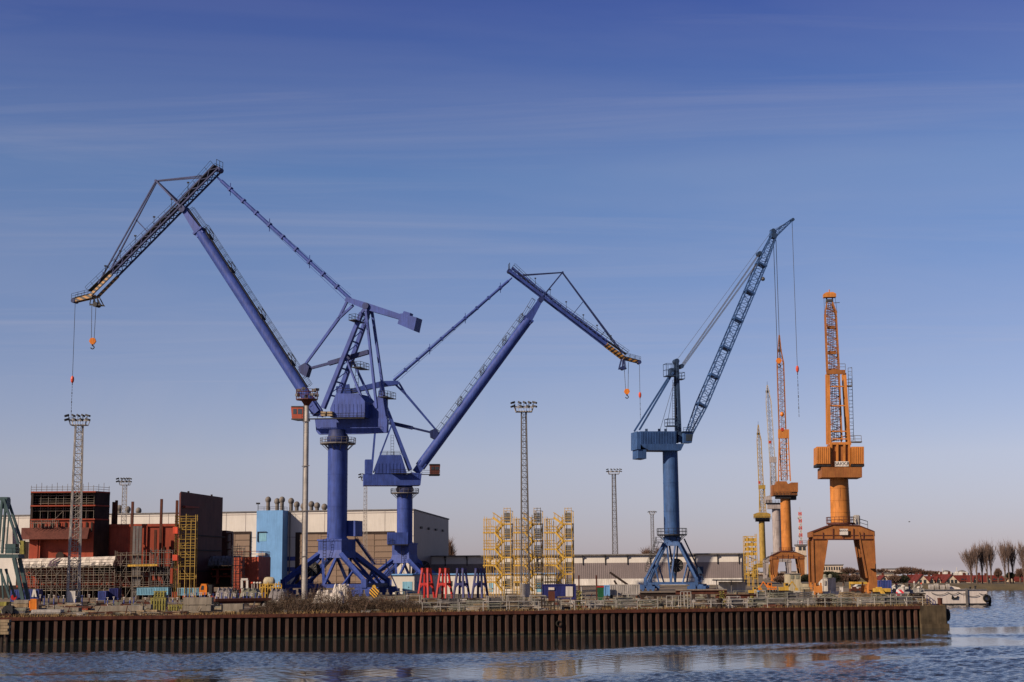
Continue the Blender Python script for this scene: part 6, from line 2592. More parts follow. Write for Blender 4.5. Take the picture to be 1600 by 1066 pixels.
# ------------------------------------------------------------------ red and blue trestles
def trestle(x0, x1, m, label):
    Y = 292
    a, b = gx(x0, Y), gx(x1, Y)
    root = thing('trestle', label, 'trestle', (a + b) / 2, 'steel trestles before the white site building')
    w = b.x - a.x
    zt = at(x0, 888, Y).z
    zm = at(x0, 913, Y).z
    dep = 2.4
    c = (a + b) / 2 + V((0, dep / 2, 0))
    ang = R(-27)
    u, n = V((math.cos(ang), math.sin(ang), 0)), V((-math.sin(ang), math.cos(ang), 0))
    w *= .80
    Q = lambda px, py, z: V((c.x, c.y, 0)) + u * px + n * py + V((0, 0, z))
    hgt = zt - G
    for sx in (-1, 1):
        for sy in (-1, 1):
            f, t = Q(sx * w * .5, sy * dep * .5, G), Q(sx * w * .26, sy * dep * .2, zt - .2)
            mb = MB()
            mb.beam(f, t, .36, .36, u, .34, .34)
            mb.gbox(f, (.45, .45, .1), ang)
            mb.build('leg', m, root)
    mb = MB()
    t_ = (zm - G) / hgt
    kx, ky = w * (.5 - .24 * t_), dep * (.5 - .3 * t_)
    for sy in (-1, 1):
        mb.beam(Q(-kx, sy * ky, zm), Q(kx, sy * ky, zm), .26, .5)
        mb.beam(Q(-kx * 1.15, sy * ky * 1.15, zm - .9), Q(-kx * .3, sy * ky, zm - .1), .16)
        mb.beam(Q(kx * 1.15, sy * ky * 1.15, zm - .9), Q(kx * .3, sy * ky, zm - .1), .16)
    for sx in (-1, 1):
        mb.beam(Q(sx * kx, -ky, zm), Q(sx * kx, ky, zm), .2, .36)
    mb.build('crossbars', m, root)
    for sx in (-1, 1):
        mb = MB()
        mb.box(Q(sx * w * .27, 0, zt - .4), (w * .20, dep * .55, .85), ang)
        mb.build('head_block', m, root)


trestle(654, 677, M['red'], 'leftmost red steel trestle before the white building')
trestle(682.5, 705, M['red'], 'red steel trestle beside the blue ones')
trestle(709.5, 732, M['navy'], 'dark blue steel trestle beside the red ones')
trestle(738.5, 761, M['navy'], 'rightmost dark blue steel trestle, next to the yellow stair tower')
# ------------------------------------------------------------------ containers and cabins
def container(name, label, cat, x0, x1, ytop, Y, dep, m, yaw=0.0, ribs=True, zbot=G, group=None, door=True):
    a, b = gx(x0, Y), gx(x1, Y)
    c = (a + b) / 2
    zt = at((x0 + x1) / 2, ytop, Y).z
    root = thing(name, label, cat, (c.x, c.y, zbot), group)
    w, h = (b - a).length, zt - zbot
    cen = V((c.x, c.y + dep / 2, zbot))
    mb = MB()
    mb.gbox(cen + V((0, 0, .12)), (w - .1, dep - .1, h - .2), yaw)
    u = V((math.cos(yaw), math.sin(yaw), 0)); n = V((-math.sin(yaw), math.cos(yaw), 0))
    if ribs:
        k = max(6, int(w / .32))
        for i in range(k):
            p = cen + u * (-w / 2 + w * (i + .5) / k) - n * (dep / 2 - .03)
            mb.beam(V((p.x, p.y, zbot + .2)), V((p.x, p.y, zt - .15)), .14, .09, u)
    mb.build('body', m, root)
    mb = MB()
    for sx in (-1, 1):
        for sy in (-1, 1):
            p = cen + u * sx * (w / 2 - .06) + n * sy * (dep / 2 - .06)
            mb.beam(V((p.x, p.y, zbot)), V((p.x, p.y, zt)), .16, .16, u)
    for z_ in (zbot + .1, zt - .08):
        for sy in (-1, 1):
            p = cen + n * sy * (dep / 2 - .05)
            mb.beam(V((p.x, p.y, z_)) - u * w / 2, V((p.x, p.y, z_)) + u * w / 2, .13, .15)
        for sx in (-1, 1):
            p = cen + u * sx * (w / 2 - .05)
            mb.beam(V((p.x, p.y, z_)) - n * (dep / 2 - .07), V((p.x, p.y, z_)) + n * (dep / 2 - .07), .13, .15)
    mb.build('frame', m, root)
    return root, cen, u, n, w, h


cA = container('container', 'blue container at the left behind the orange cabinet, under the teal crane leg', 'container', 16, 60, 921.5, 292, 2.5, M['cont_blue'])
mb = MB()
for x, w_ in ((53.5, .9),):
    p = at(x, 927, 291.7)
    mb.poly([p + V((-.5, 0, -.7)), p + V((-.15, 0, -.7)), p + V((.15, 0, .7)), p + V((-.25, 0, .7))], V((0, .06, 0)))
    mb.poly([p + V((.15, -.01, -.7)), p + V((.5, -.01, -.7)), p + V((.2, -.01, .7)), p + V((-.15, -.01, .72))], V((0, .06, 0)))
mb.build('white_marking', M['white'], cA[0])
mb = MB()
mb.lathe(at(22, 933.5, 291.4), [(.55, 0), (.55, .25)], 16, V((0, -1, 0)))
tag(mb.build('hose_reel', M['red'], None, loc=gx(22, 291.2)), 'round red hose reel beside the teal crane leg before the blue container', 'hose reel')
container('container', 'small blue site box among the blue supports at the left', 'container', 153, 165, 924, 300, 2.5, M['cont_blue'])
container('container', 'dark navy site box right of the small blue one', 'container', 170, 184, 919.5, 302, 2.4, M['navy'])
container('container', 'long light blue container behind the stack of mossy crates', 'container', 213.5, 262, 918.5, 303, 2.6, M['lightblue'], zbot=G + .9)
container('container', 'light blue container beside the orange truck cab', 'container', 277, 311, 919, 301, 2.6, M['lightblue'], zbot=G + .8)
for x0, x1, Y in ((213.5, 262, 303), (277, 311, 301)):
    for x in (x0 + 4, (x0 + x1) / 2, x1 - 4):
        mb = MB()
        p = gx(x, Y + 1.3)
        mb.gbox(p, (.5, 2.4, .8))
        mb.gbox(p + V((.1, 0, .8 - .001)), (.3, 2.2, .095))
        tag(mb.build('timber_bearer', M['hull_inside'], None, loc=p), 'dark timber bearer under the %s light blue container' % ('long' if x0 < 250 else 'right hand'), 'bearer', 'bearers under the light blue containers')
cN = container('container', 'dark blue container with a pale notice board, right of the yellow stair towers', 'container', 847.5, 900, 913, 272, 2.6, M['navy'], ribs=False)
mb = MB()
fbox(mb, 884, 916.5, 895, 932, 271.9, .06)
mb.build('notice_board', M['white'], cN[0])
mb = MB()
fbox(mb, 857, 918, 866, 922, 271.85, .08)
mb.build('pale_plate', M['tarp'], cN[0])
cR = container('container', 'grey ribbed container between the green bin and the steel blue crane', 'container', 953.5, 1000, 913.5, 268, 2.5, M['galv'], zbot=G + .9)
mb = MB()
for x in (955, 999, 977):
    p = gx(x, 269)
    mb.gbox(p, (.5, 2.2, .9))
mb.build('feet', M['dark'], cR[0])
container('container', 'small pale blue box on the deck beside the green bin', 'container', 944.5, 953, 914.5, 266, 1.2, M['skyblue'], ribs=False, zbot=G + .8)
container('container', 'bright blue container right of the large orange crane', 'container', 1373, 1393.5, 907, 318, 2.5, M['cont_blue'])
co, cen, u_, n_, w_, h_ = container('site_cabin', 'white site cabin between the legs of the large orange crane', 'cabin', 1285.5, 1306.5, 903, 308, 3.5, M['white'], ribs=False)
mb = MB()
fbox(mb, 1287.3, 907, 1290, 914, 307.85, .1)
mb.build('door', M['galv'], co)
mb = MB()
for x in (1289, 1297.5):
    mb.lathe(at(x, 903, 310), [(.42, 0), (.42, .5), (.2, .75)], 12)
mb.build('roof_ventilator', M['still'], co)

# beige two-step building
bg_ = thing('site_building', 'beige two level building left of the large orange crane leg', 'building', gx(1252, 325))
mb = MB()
fbox(mb, 1233.5, 897, 1251, 935, 325, 6)
fbox(mb, 1251.02, 910.5, 1271.5, 935, 325, 6)
mb.build('wall', M['beige'], bg_)
mb = MB()
fbox(mb, 1233, 896.2, 1251.5, 897.2, 324.8, 6.4)
fbox(mb, 1251.6, 909.8, 1272, 910.7, 324.8, 6.4)
mb.build('roof', M['roof_grey'], bg_)
for x0 in (1235.5, 1243.5):
    mb = MB()
    fbox(mb, x0, 899, x0 + 5, 904.5, 324.9, .12)
    mb.build('louvre', M['still'], bg_)
mb = MB()
a_, b_ = gx(1240, 300), gx(1316, 300)
mb.beam(a_ + V((0, 0, .35)), b_ + V((0, 0, .35)), .4, .7)
tag(mb.build('low_wall', M['white'], None, loc=a_), 'low white wall along the foot of the large orange crane', 'wall')
mb = MB()
p = gx(1315, 296)
mb.gbox(p, (.55, .5, 1.5)); mb.gbox(p + V((0, 0, 1.5 + .002)), (.65, .6, .1))
tag(mb.build('marker_post', M['white'], None, loc=p), 'white square post right of the white site cabin', 'post')

# open shelter with a dark flat roof
sh = thing('shelter', 'low open shelter with a dark flat roof right of the steel blue crane', 'shelter', gx(1142, 330))
mb = MB()
fbox(mb, 1118.5, 905.8, 1168, 907.8, 329, 6)
mb.build('roof', M['dark'], sh)
mb = MB()
fbox(mb, 1123, 909, 1165, 926, 334, .4)
mb.build('wall', M['white'], sh)
for x in (1120, 1143, 1166):
    mb = MB()
    p = gx(x, 330)
    mb.beam(p, V((p.x, p.y, at(x, 907.5, 330).z)), .18, .18, V((1, 0, 0)))
    mb.build('post', M['galv_dark'], sh)

# ------------------------------------------------------------------ teal crane at the left edge
tc = thing('dock_crane', 'teal dock crane cut by the left edge of the view', 'crane', gx(10, 276))
Yt = 276
tp = lambda x, y, d=0.0: at(x, y, Yt) + V((0, d, 0))
mb = MB()
for d in (0, 3):
    mb.beam(tp(22, 872, d), tp(36, 937, d), .7, .6)
    mb.beam(tp(-14, 872, d), tp(-30, 939, d), .7, .6)
    mb.beam(tp(0, 889, d), tp(15, 934, d), .35)
    mb.beam(tp(2, 889, d), tp(5, 936, d), .25)
mb.build('portal_legs', M['teal'], tc)
mb = MB()
mb.poly([tp(-40, 872), tp(29, 872), tp(28, 866), tp(-40, 866)], V((0, 3.4, 0)))
mb.rail([tp(-2, 866), tp(30, 866)], 1.1, 1.0, .05)
mb.build('deck', M['teal'], tc)
mb = MB()
mb.poly([tp(8, 865), tp(24, 865), tp(24, 850), tp(8, 850)], V((0, 2.2, 0)))
mb.build('cab', M['teal'], tc)
mb = MB()
mb.poly([tp(30.5, 866), tp(37.5, 866), tp(37, 845), tp(31, 845)], V((0, 1.0, 0)))
mb.build('rope_drum_cover', M['olive'], tc)
mb = MB()
for d in (0, 2.2):
    mb.beam(tp(6, 780, d), tp(29, 850, d), .42)
    mb.beam(tp(3, 782, d), tp(-3, 865, d), .40)
    mb.beam(tp(8, 800, d), tp(3, 865, d), .22)
mb.beam(tp(-12, 779, 1), tp(11, 779, 1), 1.6, .55)
mb.poly([tp(4, 795), tp(10.5, 795), tp(10.5, 779), tp(4, 779)], V((0, 2.2, 0)))
mb.build('upper_frame', M['teal'], tc)
mb = MB()
fbox(mb, 3, 824, 19.5, 858, 300, 3)
fbox(mb, 19.6, 826, 21.2, 858, 300.4, 2)
tag(mb.build('covered_unit', M['tarp'], None, loc=gx(12, 300)), 'white covered unit standing behind the teal crane at the left edge', 'cover')

# ------------------------------------------------------------------ truck, trailer, machines
tr = thing('truck', 'orange truck cab between the light blue container and the grey covers', 'truck', gx(317, 296))
Yk = 296
mb = MB()
c = gx(317, Yk)
w = px_m(11.5, Yk)
x0_, x1_ = c.x - w / 2, c.x + w / 2
prof = [(x0_, 1.0), (x1_ - .1, 1.0), (x1_, 1.3), (x1_, 2.5), (x1_ - .15, 3.05), (x0_ + .35, 3.1), (x0_, 2.2)]
mb.poly([V((x, Yk, G + z)) for x, z in prof], V((0, 2.3, 0)))
mb.build('cab', M['orange_box'], tr)
mb = MB()
mb.poly([V((x0_ + .22, Yk - .03, G + 1.95)), V((x0_ + .85, Yk - .03, G + 1.95)), V((x0_ + .85, Yk - .03, G + 2.75)), V((x0_ + .42, Yk - .03, G + 2.75))], V((0, .02, 0)))
mb.build('side_window', M['glass'], tr)
mb = MB()
mb.box(V((x1_ + 1.8, Yk + 1.2, G + .95)), (3.8, .9, .3))
mb.box(V((x1_ + .5, Yk + 1.2, G + 1.9)), (.9, 2.0, 2.0))
mb.build('chassis', M['dark'], tr)
for x in (x0_ + .55, x1_ + 2.6):
    for d in (-.05, 1.95):
        mb = MB()
        mb.tube(V((x, Yk + d, G + .5)), V((x, Yk + d + .35, G + .5)), .5, n=16)
        o = mb.build('wheel', M['tyre'], tr)

tl = thing('trailer', 'long low dark red flatbed trailer right of the stacked concrete blocks', 'trailer', gx(372, 226))
mb = MB()
a_, b_ = gx(330, 226), gx(418, 230)
za = 1.35
mb.beam(a_ + V((0, 1.2, za)), b_ + V((0, 1.2, za)), 2.4, .38)
mb.beam(a_ + V((0, .3, za - .35)), b_ + V((0, .3, za - .35)), .2, .4)
mb.build('bed', M['rustred'], tl)
for t in (.02, .09, .93):
    mb = MB()
    p = a_.lerp(b_, t) + V((0, -.05, .55))
    mb.tube(p, p + V((0, .35, 0)), .55, n=18)
    o = mb.build('wheel', M['tyre'], tl)
    mb = MB()
    mb.tube(p - V((0, .02, 0)), p + V((0, .1, 0)), .25, n=12)
    mb.build('rim', M['galv'], o)


def posts_row(xs, Y, ytop, label, group, m=None):
    """Adjustable blue supports with pale heads, each a thing."""
    for i, x in enumerate(xs):
        y_ = Y + rnd.uniform(-3, 3)
        p = gx(x, y_)
        h = max(.6, at(x, ytop + rnd.uniform(-1.2, 1.6), y_).z - G)
        root = thing('support_prop', label(i, len(xs)), 'prop', p, group)
        mb = MB()
        mb.gbox(p, (.42, .42, .1))
        mb.tube(p + V((0, 0, .1)), p + V((0, 0, h * .72)), .11, n=8)
        mb.build('tube', M['cont_blue'] if i % 4 else M['rustred'], root)
        mb = MB()
        mb.tube(p + V((0, 0, h * .7)), p + V((0, 0, h)), .075, n=8)
        mb.gbox(p + V((0, 0, h)), (.34, .34, .08))
        mb.build('head', M['tarp'] if i % 3 != 1 else M['cont_blue'], root)


ORD = ['first', 'second', 'third', 'fourth', 'fifth', 'sixth', 'seventh', 'eighth', 'ninth', 'tenth', 'eleventh', 'twelfth', 'thirteenth', 'fourteenth', 'fifteenth',
       'sixteenth', 'seventeenth', 'eighteenth', 'nineteenth', 'twentieth', 'twenty-first', 'twenty-second', 'twenty-third', 'twenty-fourth', 'twenty-fifth', 'twenty-sixth',
       'twenty-seventh', 'twenty-eighth', 'twenty-ninth', 'thirtieth']
posts_row([62.5, 69, 76, 84, 91, 99, 118, 128, 139], 262, 931, lambda i, n: 'blue support prop, %s from the left between the orange cabinet and the nearest lattice mast' % ORD[i], 'blue supports in the left yard')
posts_row([151.5, 164, 168, 177.5, 184, 193.5, 203, 209, 227, 239.5, 262, 270, 277], 258, 934.5, lambda i, n: 'blue support prop, %s from the left below the small blue site boxes' % ORD[i], 'blue supports in the left yard')
posts_row([288 + i * 4.4 + (i * 7 % 3) for i in range(29)], 262, 927.5, lambda i, n: 'blue support prop, %s from the left in the row behind the flatbed trailer' % ORD[i], 'blue supports in the left yard')


# ------------------------------------------------------------------ stacks of concrete, timber and steel
def slab_stack(name, label, cat, x0, x1, ytop, Y, dep, m, layers, group=None, jit=.12, gap=.06):
    a, b = gx(x0, Y), gx(x1, Y)
    zt = max(at((x0 + x1) / 2, ytop, Y).z, G + .25)
    root = thing(name, label, cat, (a + b) / 2, group)
    w, h = b.x - a.x, zt - G
    for i in range(layers):
        mb = MB()
        hh = h / layers
        ww = w * rnd.uniform(1 - jit, 1)
        c = V(((a.x + b.x) / 2 + rnd.uniform(-.5, .5) * (w - ww), Y + dep / 2, G + hh * i + gap))
        k = max(1, int(dep / .8))
        for j in range(k):
            mb.gbox(c + V((rnd.uniform(-.1, .1), -dep / 2 + dep * (j + .5) / k, 0)), (ww, dep / k * .94, hh - gap * .8))
        mb.build('layer', m if not isinstance(m, (list, tuple)) else m[i % len(m)], root)
    mb = MB()
    for sx in (-.3, .3):
        for i in range(layers):
            mb.gbox(V(((a.x + b.x) / 2 + sx * w, Y + dep / 2, G + h / layers * i)), (.14, dep * 1.02, gap - .004))
    mb.build('spacer', M['plank'], root)
    return root


slab_stack('concrete_stack', 'two stacked concrete blocks with a yellowish seam behind the quay edge', 'concrete block', 285, 330, 934, 207, 2.0, M['concrete'], 2, jit=.02, gap=.1)
slab_stack('concrete_stack', 'single flat concrete slab under the flatbed trailer', 'concrete slab', 344, 381, 944, 208, 1.6, M['concrete'], 1)
slab_stack('concrete_stack', 'long pale concrete beam lying left of the mossy crates', 'concrete beam', 144, 224, 947, 208, 1.0, M['concrete'], 1)
slab_stack('concrete_stack', 'flat grey slab stack right of the orange cabinet', 'concrete slab', 44, 96, 953, 199, 1.6, M['galv'], 2)
slab_stack('concrete_stack', 'pale concrete slabs lying before the nearest lattice mast', 'concrete slab', 60, 122, 950, 209, 1.6, M['concrete'], 1)
slab_stack('timber_stack', 'stack of weathered beams left of the orange cabinet', 'timber stack', 20, 45, 938, 206, 2.0, [M['plank'], M['concrete']], 4)
slab_stack('timber_stack', 'yellowish beam stack cut by the left edge of the view', 'timber stack', -6, 9, 941, 205, 2.2, [M['olive'], M['plank']], 3)
slab_stack('timber_stack', 'low brown timber pile below the nearest lattice mast cabinet', 'timber stack', 87, 122, 945, 230, 2.0, [M['plank'], M['concrete']], 3, jit=.4)
slab_stack('timber_stack', 'grey stack with dark gaps in front of the weathered beams', 'timber stack', 15, 40, 951, 199, 1.6, [M['still'], M['galv_dark']], 3)
slab_stack('steel_stack', 'reddish low steel plate pile right of the nearest lattice mast', 'steel plates', 96, 142, 948, 216, 1.8, [M['rustred'], M['hull']], 3, jit=.3)
slab_stack('timber_stack', 'small broken concrete heap left of the mossy crates', 'rubble', 226, 236, 945, 210, 1.5, M['concrete'], 2, jit=.5)
for k_, (x0, x1, y0, Y, lab) in enumerate(((234, 259, 934, 214, 'lower mossy timber crate of the pair behind the quay'), (239, 257, 923.5, 214.3, 'upper mossy timber crate on top of the other'), (262, 285, 945, 208, 'low mossy crate pile left of the stacked concrete blocks'))):
    p = gx((x0 + x1) / 2, Y)
    zt = at((x0 + x1) / 2, y0, Y).z
    zb = G if k_ != 1 else at(246, 934, 214).z + .02
    root = thing('timber_crate', lab, 'crate', (p.x, p.y, zb), 'mossy timber crates')
    w_ = px_m(x1 - x0, Y)
    mb = MB()
    nn = int(w_ / .33)
    for i in range(nn):
        for dd in (0, 1.3):
            x_ = p.x - w_ / 2 + w_ * (i + .5) / nn
            mb.box(V((x_, Y + dd, (zb + zt) / 2)), (.2, .07, (zt - zb) * rnd.uniform(.86, .98)))
    for z_ in (zb + .1, (zb + zt) / 2, zt - .08):
        for dd in (.05, 1.25):
            mb.box(V((p.x, Y + dd, z_)), (w_, .05, .13))
    mb.build('slats', M['olive'], root)
    mb = MB()
    mb.box(V((p.x, Y + .65, zb + (zt - zb) * .42)), (w_ * .92, 1.0, (zt - zb) * .7))
    mb.build('load', M['still'], root)

ob = thing('cabinet', 'orange upright cabinet behind the quay edge at the left', 'cabinet', gx(51, 203))
mb = MB()
fbox(mb, 47.5, 936, 57, 954, 203, .9)
mb.build('body', M['orange_box'], ob)
mb = MB()
fbox(mb, 45.3, 939, 47.2, 954, 203.2, .6)
mb.build('open_door', M['orange_box'], ob)
dk = thing('winch', 'dark winch with a drum beside the beam stack at the left edge', 'winch', gx(13, 199))
mb = MB()
p = gx(13, 199)
mb.lathe(p + V((0, -.5, .75)), [(.72, 0), (.72, .1), (.4, .12), (.4, .9), (.72, .92), (.72, 1.0)], 18, V((0, 1, 0)))
mb.build('drum', M['dark'], dk)
mb = MB()
for d in (-.6, .62):
    mb.beam(p + V((-.75, d, 0)), p + V((0, d, .8)), .12)
    mb.beam(p + V((.75, d, 0)), p + V((0, d, .8)), .12)
mb.beam(p + V((0, 0, .8)), p + V((.15, 0, 1.7)), .25)
mb.build('stand', M['dark'], dk)

# timber fender in the water at the left edge
td = thing('timber_fender', 'weathered timber fender block in front of the quay at the left edge', 'fender', (gx(4, 188).x, 188, 0))
mb = MB()
c0_ = gx(4, 188)
for i in range(5):
    mb.box(V((c0_.x - .1 * (i % 2), 188, 1.45 + .36 * i)), (1.9 - .12 * (i % 2), .9, .33))
mb.build('planks', M['plank'], td)
mb = MB()
for dx in (-.7, 0, .6):
    mb.tube(V((c0_.x + dx, 188.1, -1)), V((c0_.x + dx, 188.1, 3.0)), .2, n=8)
mb.build('piles', M['hull_inside'], td)

# grey sheet-covered heaps, white frame and lamps, yellow machine behind the trailer
def cover(label, x0, x1, ytop, Y, dep, m):
    a, b = gx(x0, Y), gx(x1, Y)
    zt = at((x0 + x1) / 2, ytop, Y).z
    root = thing('covered_heap', label, 'cover', (a + b) / 2)
    mb = MB()
    nx, ny = 14, 6
    for iy in range(ny + 1):
        for ix in range(nx + 1):
            sx, sy = ix / nx, iy / ny
            e = min(1, min(sx, 1 - sx) * 7) ** .5 * min(1, min(sy, 1 - sy) * 4) ** .5
            z = G + (zt - G) * e * (.86 + .14 * math.sin(ix * 1.7) * math.cos(iy * 1.3))
            mb.v.append(V((a.x + (b.x - a.x) * sx, Y + dep * sy, z)))
    for iy in range(ny):
        for ix in range(nx):
            k = iy * (nx + 1) + ix
            mb.face(k, k + 1, k + nx + 2, k + nx + 1)
    mb.build('sheet', m, root)
    mb = MB()
    for t in (.25, .5, .75):
        x_ = a.x + (b.x - a.x) * t
        mb.tube(V((x_, Y - .05, G + .1)), V((x_, Y + dep * .18, zt * .98 + G * .02)), .05, n=4)
    mb.build('straps', M['dark'], root)


cover('grey sheeted heap right of the orange truck', 334, 361, 917.5, 285, 5, M['tarp_grey'])
cover('grey sheeted heap behind the white frame', 372, 404, 918, 286, 5, M['still'])
cover('grey box-like cover between the two sheeted heaps', 360, 370, 919, 283, 3, M['concrete'])
cover('pale sheeted heap left of the largest crane', 418, 446, 919, 288, 5, M['tarp_grey'])
cover('white sheeted boat shape behind the brambles, lower one', 487, 538, 920.5, 246, 4, M['tarp'])
cover('white sheeted bundle behind the brambles, upper one', 517, 546, 911, 292, 4, M['tarp'])
wf = thing('pipe_arch', 'white inverted U frame on two legs before the red brown block', 'frame', gx(382, 300))
mb = MB()
for x in (378, 386.3):
    mb.beam(at(x, 919, 300), at(x, 906, 300), .42)
    mb.beam(at(x - 1.2, 919.5, 300), at(x, 914, 300), .25); mb.beam(at(x + 1.2, 919.5, 300), at(x, 914, 300), .25)
    p = gx(x, 300)
    mb.beam(p, at(x, 919, 300), .2)
mb.beam(at(377, 905.4, 300), at(387.3, 905.4, 300), .5, .42)
mb.build('frame', M['white'], wf)
for i, x in enumerate((393.5, 397, 402, 406.5)):
    p = gx(x, 300)
    root = thing('vent_pipe', 'short pipe with a pale cap, %s right of the white frame' % ORD[i], 'pipe', p, 'capped pipes beside the white frame')
    mb = MB()
    zt = at(x, 911, 300).z
    mb.tube(p, V((p.x, p.y, zt)), .11, n=8)
    mb.build('pipe', M['galv'], root)
    mb = MB()
    mb.ball(V((p.x, p.y, zt)), .28, 10, 6, .8)
    mb.build('cap', M['tarp'] if i else M['red_lamp'], root)
ym = thing('pump_unit', 'yellow pipe machine with a round beige tank below the sky blue tower', 'machine', gx(422, 300))
Ym = 300
mb = MB()
for i in range(9):
    x = 406 + i * 4.2
    y0 = 909 + (i * 5 % 7)
    p = gx(x, Ym)
    mb.tube(V((p.x, p.y, G)), V((p.x, p.y, at(x, y0, Ym).z)), .13, n=6)
    if i:
        mb.tube(at(x - 4.2, y0 + 5, Ym), at(x, y0 + 4, Ym), .11, n=6)
for y in (913, 918, 927):
    mb.tube(at(406, y, Ym), at(440, y, Ym), .1, n=6)
mb.beam(at(408, 932, Ym - 1), at(411, 916, Ym - 1), .35)
mb.build('pipework', M['yellow'], ym)
mb = MB()
c = at(423, 907.5, Ym + 1.5)
mb.lathe(c - V((1.1, 0, .2)), [(.3, -.35), (.8, -.1), (.95, .3), (.95, 1.3), (.8, 1.7), (.3, 1.95)], 18, V((1, 0, 0)))
mb.build('tank', M['beige'], ym, smooth=True)

# striped ballast block
hk = thing('ballast_block', 'rounded yellow ballast block with black diagonal bands by the brambles', 'ballast', gx(584, 276))
mb = MB()
pr = [(577, 928), (580, 933), (585, 934.5), (589, 932), (592, 926), (592, 921), (587.5, 918.5), (581, 918.5), (577, 922)]
fslab(mb, pr, 276, 1.1)
mb.build('body', stripes('ballast_bands', (0.62, 0.33, 0.03), (0.012, 0.012, 0.014), .42, (1, 0, 1)), hk)
mb = MB()
mb.lathe(at(584.5, 917, 276.5) - V((0, .2, 0)), [(.35, 0), (.35, .4)], 12, V((0, 1, 0)))
mb.beam(at(584.5, 919, 276.5), at(584.5, 914.5, 276.5), .3)
mb.build('lifting_eye', M['yellow'], hk)

# ------------------------------------------------------------------ stillages and racks behind the quay
LM = [(600, 655, 'left of the red trestles'), (655, 708, 'before the red trestles'), (708, 765, 'before the blue trestles'), (765, 803, 'before the left stair tower'),
      (803, 848, 'before the middle stair tower'), (848, 905, 'before the dark blue container'), (905, 952, 'around the green bin'), (952, 1003, 'before the ribbed container'),
      (1003, 1098, 'before the steel blue crane'), (1098, 1170, 'before the dark roofed shelter'), (1170, 1232, 'before the rusty orange crane'), (1232, 1310, 'at the foot of the beige building'),
      (1310, 1375, 'between the legs of the large orange crane'), (1375, 1440, 'near the end of the quay')]
still_count = {}


def landmark(x):
    for a, b, t in LM:
        if a <= x < b:
            return t
    return 'by the quay'


def stillage(x, back, wpx, h, kind, row):
    p = quay(x, back)
    Y = p.y
    w = px_m(wpx, Y)
    lm_ = landmark(x)
    key = (kind, row, lm_)
    k = still_count.get(key, 0)
    still_count[key] = k + 1
    nm = {'planks': 'grey stillage of planks', 'tubes': 'rack of scaffold tubes', 'mesh': 'wire mesh cage box', 'empty': 'empty steel rack', 'beams': 'stack of greenish beams'}[kind]
    root = thing('stillage' if kind != 'beams' else 'beam_stack', '%s%s, %s row %s' % ('' if k == 0 else ORD[k] + ' ', nm, row, lm_), 'stillage' if kind != 'beams' else 'beam stack', p, 'racks and stillages along the quay')
    ang = math.atan2(QD.y, QD.x) + rnd.uniform(-.08, .08)
    u, n = V((math.cos(ang), math.sin(ang), 0)), V((-math.sin(ang), math.cos(ang), 0))
    d = 1.3
    m = rnd.choice([M['galv_dark'], M['still'], M['still'], M['galv']])
    if kind != 'beams':
        mb = MB()
        for sx in (-.5, .5):
            for sy in (0, 1):
                c = p + u * sx * w + n * sy * d
                mb.beam(c, c + V((0, 0, h)), .09, .09, u)
                mb.gbox(c, (.2, .2, .08), ang)
        for z_ in (.18, h * .55, h - .04):
            for sy in (0, 1):
                mb.beam(p - u * w * .5 + n * sy * d + V((0, 0, z_)), p + u * w * .5 + n * sy * d + V((0, 0, z_)), .07)
            for sx in (-.5, .5):
                mb.beam(p + u * sx * w + V((0, 0, z_)), p + u * sx * w + n * d + V((0, 0, z_)), .07)
        mb.build('frame', m, root)
    mb = MB()
    if kind == 'planks':
        k = int(h * .75 / .11)
        for i in range(k):
            mb.gbox(p + n * d * .5 + u * rnd.uniform(-.1, .1) + V((0, 0, .24 + i * .11)), (w * rnd.uniform(.85, .96), d * .8, .085), ang)
        mb.build('load', rnd.choice([M['still'], M['galv_dark'], M['plank']]), root)
    elif kind == 'tubes':
        for j in range(5):
            for i in range(7):
                c = p + n * (.15 + d * .8 * i / 7) + V((0, 0, .28 + j * .12))
                mb.tube(c - u * w * rnd.uniform(.42, .56), c + u * w * rnd.uniform(.42, .56), .05, n=5)
        mb.build('load', rnd.choice([M['scaff'], M['galv']]), root)
    elif kind == 'mesh':
        k = max(4, int(w / .22))
        for i in range(k):
            for sy in (0, 1):
                c = p + u * (-w / 2 + w * i / k) + n * d * sy
                mb.tube(c + V((0, 0, .2)), c + V((0, 0, h)), .022, n=4)
        for i in range(6):
            for sy in (0, 1):
                c = p + n * d * sy + V((0, 0, .2 + (h - .2) * i / 6))
                mb.tube(c - u * w / 2, c + u * w / 2, .022, n=4)
        mb.gbox(p + n * d * .5 + V((0, 0, .22)), (w * .85, d * .8, h * rnd.uniform(.25, .6)), ang)
        mb.build('load', rnd.choice([M['galv'], M['still'], M['galv_dark']]), root)
    elif kind == 'beams':
        k = max(2, int(h / .3))
        for i in range(k):
            for j in range(3):
                c = p + n * (.2 + j * .4) + V((0, 0, .3 * i + .2)) + u * rnd.uniform(-.15, .15)
                mb.beam(c - u * w / 2, c + u * w / 2, .3, .2)
        mb.build('beams', rnd.choice([M['still'], M['hull_inside'], M['plank'], M['galv_dark']]), root)
        mb = MB()
        for sx in (-.35, .35):
            for i in range(k):
                c = p + u * sx * w + V((0, 0, .05 + .3 * i))
                mb.beam(c, c + n * 1.3, .1, .1)
        mb.build('bearers', M['plank'], root)


